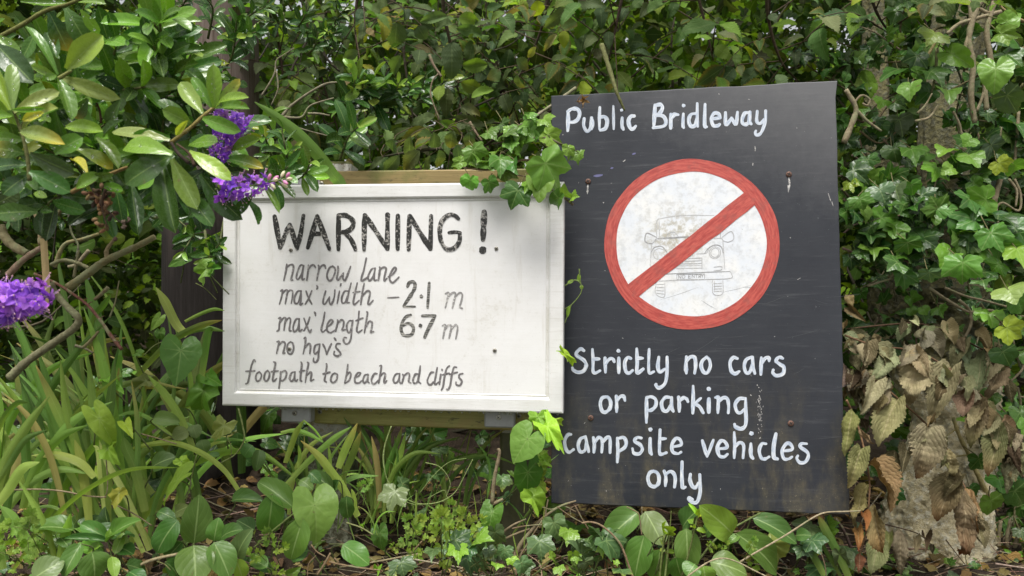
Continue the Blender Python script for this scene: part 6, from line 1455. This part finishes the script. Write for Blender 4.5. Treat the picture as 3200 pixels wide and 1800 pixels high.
lowplant('heart-shaped leaf with a torn edge hanging left of the white sign', 'bindweed_vine', 'vine', 'heart', M_bind, [
    (Z2, 1320, 1250, 1285, 1520, 265, q2, 1.48), (Z3, 1420, 160, 1385, 340, 180, q2, 1.48, 'crink'), (Z2, 1510, 650, 1470, 780, 120, q1, 1.55, 'crink'), (Z2, 1160, 1020, 1100, 1110, 70, q1, 1.55), (Z2, 1170, 1120, 1190, 1190, 80, q2, 1.55), (Z2, 1330, 590, 1220, 640, 80, q2, 1.7), (Z2, 1540, 660, 1610, 640, 90, q2, 1.55, 'crink'), (Z2, 1010, 1270, 960, 1290, 60, q2, 1.5), (Z3, 1440, 60, 1530, 110, 130, q2, 1.5), (Z3, 1020, 90, 880, 200, 90, (.12, .13, .06), 1.5, 'crink'), (Z3, 1070, 350, 1255, 375, 105, p4, 1.42, 'peri'), (Z3, 1310, 440, 1200, 490, 110, p4, 1.44, 'peri'), (Z3, 1340, 400, 1370, 490, 100, p4, 1.46, 'peri'), (Z3, 1400, 500, 1430, 600, 100, p4, 1.46, 'peri'), (Z3, 1560, 400, 1480, 520, 120, (.14, .15, .06), 1.46, 'crink'), (Z3, 1650, 450, 1660, 560, 90, p2, 1.52, 'peri'), (Z3, 1760, 540, 1700, 620, 120, p2, 1.5, 'peri'), (Z3, 1810, 570, 1780, 720, 90, p2, 1.5, 'peri'), (Z3, 1530, 610, 1450, 610, 50, p4, 1.45, 'peri'), (Z3, 1290, 280, 1260, 330, 90, p4, 1.5, 'peri')], 133, BG,
    stems=[(Z2, '1430,760 1500,800 1580,880', 8, 6, (.17, .2, .07), 1.56), (Z2, '1050,1290 1120,1220 1180,1190', 10, 8, (.17, .2, .07), 1.55), (Z3, '1660,280 1690,400 1700,500 1640,600 1540,660', 12, 9, (.24, .29, .10), 1.42), (Z3, '1580,480 1610,550 1610,620', 8, 6, (.2, .24, .08), 1.45), (Z3, '1370,600 1330,780 1290,950', 8, 6, (.2, .24, .08), 1.4)])
lowplant('yellow-green bindweed leaves with brown edges climbing the left strap clump', 'bindweed_vine', 'vine', 'heart', M_bind, [
    (Z3, 690, 350, 810, 560, 145, q3, 1.28), (Z3, 870, 385, 925, 490, 80, (.2, .25, .04), 1.3), (Z3, 750, 560, 830, 700, 110, q3, 1.29, 'crink'), (Z3, 830, 870, 780, 990, 95, (.24, .23, .05), 1.28, 'crink'), (Z3, 750, 80, 870, 170, 70, q3, 1.4), (Z3, 1240, 780, 1130, 970, 170, q1, 1.32), (Z3, 1260, 650, 1310, 720, 80, q3, 1.34, 'crink')], 134, BG,
    stems=[(Z3, '80,850 280,845 450,860 600,890 740,900', 12, 10, (.3, .24, .15), 1.27), (Z3, '740,640 750,800 740,880 700,910', 9, 7, (.25, .22, .12), 1.28), (Z3, '950,450 1100,490 1230,530', 10, 8, (.28, .22, .13), 1.4), (Z3, '820,960 940,1020 1060,1100', 10, 8, (.25, .2, .12), 1.3), (Z3, '680,110 740,80 800,70', 7, 6, (.2, .24, .08), 1.42), (Z3, '1270,740 1330,800 1290,900', 10, 8, (.28, .28, .16), 1.33)])
lowplant('small heart-shaped creeper leaf alone on the brown litter below the sign', 'bindweed_vine', 'vine', 'heart', M_bind, [(Z5, 755, 1100, 775, 1265, 130, q2, 1.38), (Z5, 735, 1380, 740, 1440, 60, q3, 1.3), (Z5, 615, 1020, 620, 1050, 40, q3, 1.42), (Z5, 1245, 900, 1240, 970, 60, q3, 1.5)], 135, BG)
tn = Plant('vine_tendril', 'thin pale green tendril looping under the white sign', 'tendril', P(1224, 1345, 1.5))
for pts, w0 in (('850,215 795,380 785,520 830,680 940,790 1060,850 1200,850 1310,810 1390,740 1470,590 1520,490', 10), ('830,270 790,430 800,600 850,730 930,810 1030,858 1160,858 1290,830', 8), ('1130,515 1240,545 1310,620 1335,700 1300,800', 8), ('1150,810 1240,760 1290,745 1310,800 1330,870 1290,960 1180,1030', 6), ('1080,770 1200,620 1330,510 1470,480', 6)):
    tube(tn.mb('tendril_stem#' + pts, M_twig), [P(900 + a / 2.634, 1250 + b / 2.634, 1.5) for a, b in pstr(pts)], w0 / 2.634 * 1.5 / F / 2, w0 / 2.634 * 1.5 / F / 2 * .8, (.26, .34, .12), 5, 8)
tn.done()
tn = Plant('vine_tendril', 'curled green vine tip in front of the black sign by the white edge', 'tendril', P(1763, 900, 1.53))
for pts in ('115,1155 160,1125 190,1130 208,1160 200,1200 160,1250 112,1285', '195,1060 198,1110 205,1150', '150,1260 135,1300 115,1360'):
    tube(tn.mb('tendril_stem#' + pts, M_twig), [P(1700 + a / 1.767, 240 + b / 1.767, 1.54) for a, b in pstr(pts)], .0015, .0009, (.17, .24, .07), 5, 8)
for x0, y0, x1, y1 in ((130, 1140, 165, 1122), (190, 1130, 196, 1085), (140, 1265, 128, 1330), (205, 1150, 210, 1175)):
    leafpx(tn.mb('foliage', M_bind), 'peri', 1700 + x0 / 1.767, 240 + y0 / 1.767, 1700 + x1 / 1.767, 240 + y1 / 1.767, 12, 1.54, col=(.13, .2, .04), rng=r_)
tn.done()
hang = Plant('hanging_twig', 'mossy twig hanging over the top edge of the black sign, pointing at the lettering', 'twig', P(1930, 170, 1.6))
tube(hang.mb('stem', M_twig), [P(1880, 140, 1.62), P(1912, 240, 1.58), P(1928, 290, 1.56), P(1952, 346, 1.56)], .0055, .0022, (.14, .15, .055), 7, 8, knobs=.3, rng=r_)
hang.done()
husk = Plant('dried_husk', 'small curled brown husk stuck on the top left of the black sign', 'dead leaf', P(1820, 310, 1.6))
for a in range(5):
    leafpx(husk.mb('husk_scales', M_dead), 'dead', 1824, 316, 1824 + 22 * math.cos(a * 1.3 + .4), 314 + 22 * math.sin(a * 1.3 + .4), 11, 1.61, 1.595, col=(.34, .22, .11), rng=r_)
tube(husk.mb('stem', M_twig), [P(1822, 316, 1.61), P(1812, 324, 1.61), P(1806, 312, 1.61), P(1816, 300, 1.61)], .001, .0008, (.18, .1, .06), 5)
husk.done()

# ------------------------------------------------------------------ ground ivy, lacy herbs, twigs, litter
GI = (.065, .10, .06); GJ = (.045, .085, .045); GK = (.12, .21, .035)
def gi(label, leaves, seed, fill=(), group='ground ivy'):
    lowplant(label, 'ground_ivy_plant', 'ivy', 'ivy', M_ivy, leaves, seed, group, fill=fill, pal=[(GI, 3), (GJ, 3), (GK, 1.2)], Lf=.04)
gi('grey-green ivy leaf pair under the tendril loop below the white sign', [(Z5, 880, 750, 820, 925, 200, (.10, .13, .085), 1.45), (Z5, 940, 690, 1000, 750, 110, GJ, 1.52), (Z5, 1650, 290, 1640, 320, 110, GJ, 1.6), (Z5, 1240, 410, 1250, 480, 110, GJ, 1.62), (Z5, 1280, 400, 1310, 460, 80, GJ, 1.64), (Z5, 1220, 620, 1260, 670, 80, GJ, 1.58), (Z5, 1160, 640, 1130, 670, 60, GJ, 1.58), (Z5, 1080, 920, 1110, 960, 100, GJ, 1.5)], 141)
gi('ivy leaf trio at the bottom edge right of the pale oval leaf', [(Z5, 930, 1340, 960, 1470, 190, GI, 1.25), (Z5, 840, 1400, 900, 1449, 90, GI, 1.25), (Z5, 1200, 1230, 1180, 1330, 110, GI, 1.36)], 142)
gi('glossy ivy leaves on the litter below the gap between the signs', [(Z5, 1400, 1215, 1400, 1355, 140, GK, 1.34), (Z5, 1480, 1230, 1500, 1330, 120, GJ, 1.34), (Z5, 1560, 1200, 1590, 1290, 120, GJ, 1.37), (Z5, 1650, 1240, 1680, 1320, 110, GI, 1.36), (Z5, 1700, 1090, 1710, 1235, 140, GI, 1.42), (Z5, 1760, 640, 1770, 760, 130, GI, 1.52), (Z5, 1790, 1230, 1770, 1330, 120, GI, 1.36), (Z5, 1840, 1310, 1860, 1370, 90, GK, 1.33), (Z5, 1920, 1340, 1960, 1440, 130, GI, 1.3), (Z5, 1720, 1350, 1720, 1400, 90, GK, 1.3), (Z5, 1780, 790, 1820, 850, 100, GJ, 1.54), (Z5, 1560, 1050, 1590, 1110, 90, GJ, 1.45), (Z5, 1510, 1120, 1540, 1160, 80, GI, 1.43)], 143, fill=[(1400, 1660, 1600, 1780, 1.35, 1.55, 10)])
gi('starry ivy leaves below the lower left corner of the black sign', [(Z5, 2070, 1160, 2090, 1330, 190, GI, 1.38), (Z5, 2190, 1010, 2240, 1180, 170, GI, 1.42), (Z5, 2310, 1080, 2300, 1205, 140, GK, 1.38), (Z5, 2170, 1290, 2180, 1350, 80, GK, 1.34), (Z5, 2350, 1270, 2371, 1330, 90, GK, 1.34), (Z6, 480, 700, 500, 760, 100, GJ, 1.4), (Z6, 590, 720, 560, 760, 120, GJ, 1.4), (Z6, 670, 720, 660, 810, 70, GK, 1.36), (Z6, 470, 790, 470, 850, 70, GK, 1.34), (Z6, 540, 830, 540, 900, 110, GI, 1.34), (Z6, 90, 860, 130, 937, 120, GI, 1.34), (Z6, 760, 830, 770, 870, 40, GK, 1.32), (Z6, 340, 880, 360, 937, 80, GK, 1.3), (Z6, 800, 890, 820, 937, 120, GJ, 1.32)], 144, fill=[(1780, 1660, 1900, 1780, 1.35, 1.5, 8)])
gi('dark ivy leaves in the shade at the bottom right, beside the two strap leaves', [(Z8, 60, 1270, 110, 1340, 110, GJ, 1.5), (Z8, 20, 1300, 60, 1360, 100, GJ, 1.5), (Z8, 130, 1180, 150, 1240, 80, GJ, 1.55), (Z8, 200, 1340, 215, 1390, 60, GI, 1.5), (Z6, 1900, 700, 1990, 860, 180, (.13, .16, .05), 1.46, 'crink')], 145, fill=[(2480, 1640, 2680, 1790, 1.5, 1.7, 16)])

def herb(label, fronds, seed, d=1.38):
    rng = np.random.default_rng(seed)
    Z, x, y = fronds[0][:3]
    pl = Plant('lacy_herb', label, 'herb', P(Z[0] + x / Z[2], Z[1] + y / Z[2] + 60, d), 'lacy-leaved herbs')
    mb = pl.mb('foliage', M_herb)
    for Z, x, y, ang, ln, col in fronds:
        a = P(Z[0] + x / Z[2], Z[1] + y / Z[2], d + .03 * rng.standard_normal())
        sc = ln / Z[2] * d / F
        u = np.array([math.cos(ang), -.25, math.sin(ang)]); v = np.array([-math.sin(ang), -.1, math.cos(ang)])
        tube(pl.mb('stem', M_twig), [a - u * sc * .5 + np.array([0, .03, -.03]), a, a + u * sc * .55], .0008, .0006, (.15, .2, .05), 4, 4)
        nrm = unit(VIEW(a) + np.array([0, 0, .4]) + rng.standard_normal(3) * .25)
        for k, sd, s in ((0.0, .9, .42), (0.0, -.9, .42), (.28, .95, .36), (.28, -.95, .36), (.5, .05, .5), (.55, .7, .3), (.55, -.7, .3)):
            dr = u * math.cos(sd) + v * math.sin(sd)
            place(mb, 'lobe', a + u * sc * k * 1.15 + dr * sc * .17, dr, nrm + rng.standard_normal(3) * .35, sc * s * .86, sc * s * .8, jit(rng, col, .08), rng)
    pl.done()
h1, h2 = (.20, .29, .05), (.14, .23, .045)
herb('lime-green lacy herb in the middle of the brown litter', [(Z5, 1050, 1090, 2.0, 170, h2), (Z5, 1060, 1130, 3.4, 150, h2), (Z5, 1040, 1060, .9, 150, h1), (Z5, 1260, 1110, 1.5, 230, h1), (Z5, 1270, 1090, .2, 190, h1), (Z5, 1230, 1120, 2.7, 190, h1), (Z5, 1270, 1170, -1.4, 200, h1), (Z5, 1330, 960, 1.4, 150, h2), (Z5, 1320, 990, .4, 140, h2), (Z5, 1310, 990, 2.6, 140, h2), (Z5, 1480, 1040, 1.9, 180, h1), (Z5, 1490, 1030, .5, 160, h1), (Z5, 1480, 1060, -1., 160, h1), (Z5, 980, 1270, .2, 130, h1), (Z5, 970, 1280, -1.2, 120, h1), (Z5, 920, 1240, 2.4, 100, h1), (Z5, 1160, 1000, .6, 90, h1), (Z5, 1140, 1000, 2.4, 90, h1)], 151)
herb('lacy herb at the left edge under the arching strap leaves', [(Z3, 210, 1140, 1.4, 170, h2), (Z3, 200, 1130, 2.8, 170, h2), (Z3, 230, 1160, .1, 170, h2), (Z3, 200, 1180, -1.4, 160, h2), (Z3, 270, 1190, -.5, 150, h2), (Z3, 60, 1240, 1.8, 150, h1), (Z3, 50, 1250, .2, 150, h1), (Z3, 380, 1150, 1.2, 130, h2), (Z3, 30, 1290, 3.0, 140, h2)], 152, 1.2)
herb('small lacy herb sprig among the broad leaves under the black sign', [(Z6, 1480, 750, 2.2, 90, h1), (Z6, 1520, 740, .8, 90, h1), (Z6, 1550, 780, -.5, 80, h1), (Z6, 1740, 740, 1.2, 100, h2), (Z6, 1740, 780, -1.2, 120, h1)], 153, 1.34)
herb('lacy herb cluster at the bottom, between pale heart leaf and oval leaves', [(Z3, 1890, 1230, 1.8, 130, h2), (Z3, 1900, 1260, .3, 120, h1), (Z3, 1830, 1320, 2.6, 120, h1), (Z3, 1880, 1380, -.4, 110, h1), (Z3, 1790, 1430, -1.0, 120, h1), (Z5, 590, 730, .6, 130, h2)], 154, 1.22)

TW = (.27, .215, .13)
bare('long thin pale twig rising to the lower right corner of the black sign', [(*Z6, '1530,930 1700,815 2000,640 2200,512 2300,472 2440,465 2550,460', 16, 10)], 1.36, (.36, .30, .20), 'fallen_twig', 'twig', 'fallen twigs')
bare('arched brown twig at the left of the broad leaves under the black sign', [(*Z6, '510,550 570,542 640,560 720,620 790,700 830,790 860,880 890,960', 14, 18), (*Z6, '840,430 920,475 935,520 950,640', 9, 8)], 1.36, (.27, .19, .115), 'fallen_twig', 'twig', 'fallen twigs')
bare('pale arched twig across the bottom edge under the broad leaves', [(*Z6, '1285,940 1380,870 1470,820 1560,808 1650,835 1760,890 1870,945', 12, 10)], 1.28, (.40, .34, .22), 'fallen_twig', 'twig', 'fallen twigs')
bare('brown fallen stick at the bottom, left of the heart-shaped creeper leaf', [(*Z5, '240,1440 300,1350 350,1260', 20, 16), (*Z5, '190,1190 240,1250 310,1290', 12, 10), (*Z5, '340,1330 440,1355 620,1385 760,1400', 16, 10), (*Z5, '380,1300 420,1340', 14, 12), (*Z5, '160,1449 170,1350 230,1280', 10, 7)], 1.22, (.27, .19, .11), 'fallen_twig', 'twig', 'fallen twigs')
bare('woody roots spreading from the mossy post stub', [(*Z5, '1860,1300 1920,1180 2000,1080 2090,980 2230,880 2371,830', 40, 14), (*Z5, '1740,1110 1850,1030 1960,980', 22, 12), (*Z5, '1750,1160 1880,1100 1990,1060', 22, 14), (*Z5, '2130,1100 2120,950 2140,820', 18, 12), (*Z5, '1680,850 1700,640 1740,450 1730,400', 34, 26), (*Z5, '1680,860 1770,815', 30, 24), (*Z5, '2090,880 2170,900 2260,870 2371,920', 12, 8), (*Z5, '1870,1440 1900,1300 1990,1150 2080,1000', 12, 10)], 1.47, (.24, .19, .12), 'woody_root', 'root')
bare('dark twigs lying across the litter in the shade under the black sign', [(*Z6, '0,590 100,570 220,560', 10, 8), (*Z6, '460,420 520,530 590,640 640,700', 10, 10), (*Z6, '330,430 430,500 540,560', 8, 7), (*Z6, '430,490 430,440 490,415', 7, 6), (*Z6, '30,940 60,800 150,640 220,530', 12, 8), (*Z6, '2260,760 2290,860 2300,940', 9, 8), (*Z6, '1620,610 1740,608', 8, 6)], 1.42, (.20, .14, .085), 'fallen_twig', 'twig', 'fallen twigs')

def litter():
    rng = np.random.default_rng(171)
    lb = MB()
    n = 0
    while n < 2600:
        y = 1.15 + 1.1 * rng.random(); x = (rng.random() - .5) * 2.6 * y / 1.5
        col = pick(rng, [((.22, .145, .08), 4), ((.12, .08, .05), 3), ((.32, .23, .14), 2), ((.11, .10, .05), 1)])
        place(lb, 'dead' if rng.random() < .25 else 'elmlo', (x, y, gz(x, y) + .004 + .012 * rng.random()), unit((rng.normal(), rng.normal(), .25 * rng.normal())), unit((.5 * rng.normal(), .5 * rng.normal() - .2, 1)), .018 + .028 * rng.random(), None, col, rng); n += 1
    o = lb.build('leaf_litter', M_litter); o['kind'] = 'stuff'
    tb = MB()
    for i in range(1700):
        y = 1.15 + .9 * rng.random(); x = (rng.random() - .5) * 2.6 * y / 1.5
        L = .04 + .12 * rng.random() ** 2; a = rng.random() * 6.28
        p = np.array([x, y, gz(x, y) + .008 + .02 * rng.random()]); d = np.array([math.cos(a), math.sin(a) * .6, rng.normal(0, .22)]) * L
        tube(tb, [p - d, p + rng.standard_normal(3) * (.01, .01, .006), p + d], .0009 + .0016 * rng.random() ** 2, .0007, pick(rng, [((.32, .24, .15), 3), ((.20, .14, .09), 3), ((.44, .37, .26), 2), ((.07, .05, .035), 1)]), 5, 3)
    o = tb.build('twig_litter', M_twig); o['kind'] = 'stuff'
    # low mixed ground cover in the shade that nobody could count
    cb = MB()
    for i in range(700):
        x = (rng.random() - .5) * 3.4; y = 1.75 + .9 * rng.random()
        if rng.random() < .35 and abs(x + .1) < .35: continue
        z = gz(x, y) + .02 + .22 * rng.random()
        c = pick(rng, IVY) * .9
        L = .03 + .035 * rng.random()
        place(cb, ('ivy', 'heart', 'peri', 'ivyround')[rng.integers(4)], (x, y, z), unit(rng.standard_normal(3) * (1, .7, .5) + (0, -.2, -.3)), unit(rng.standard_normal(3) * .45 + (0, -.6, .7)), L, L * .85, c, rng)
    for i in range(900):
        x = (rng.random() - .5) * 2.3; y = 1.28 + .5 * rng.random()
        if math.sin(9 * x) + math.sin(23 * x + 4 * y) < -.2: continue
        L = .010 + .02 * rng.random() ** 2
        c = pick(rng, [((.06, .115, .03), 3), ((.11, .19, .035), 2), ((.05, .08, .045), 2)])
        place(cb, ('ivy', 'lobe', 'peri', 'heart', 'lobe')[rng.integers(5)], (x, y, gz(x, y) + .012 + .04 * rng.random() ** 2), unit(rng.standard_normal(3) * (1, .7, .4)), unit(rng.standard_normal(3) * .4 + (0, -.6, .8)), L, L * .85, c, rng)
    o = cb.build('undergrowth', M_ivy); o['kind'] = 'stuff'
litter()
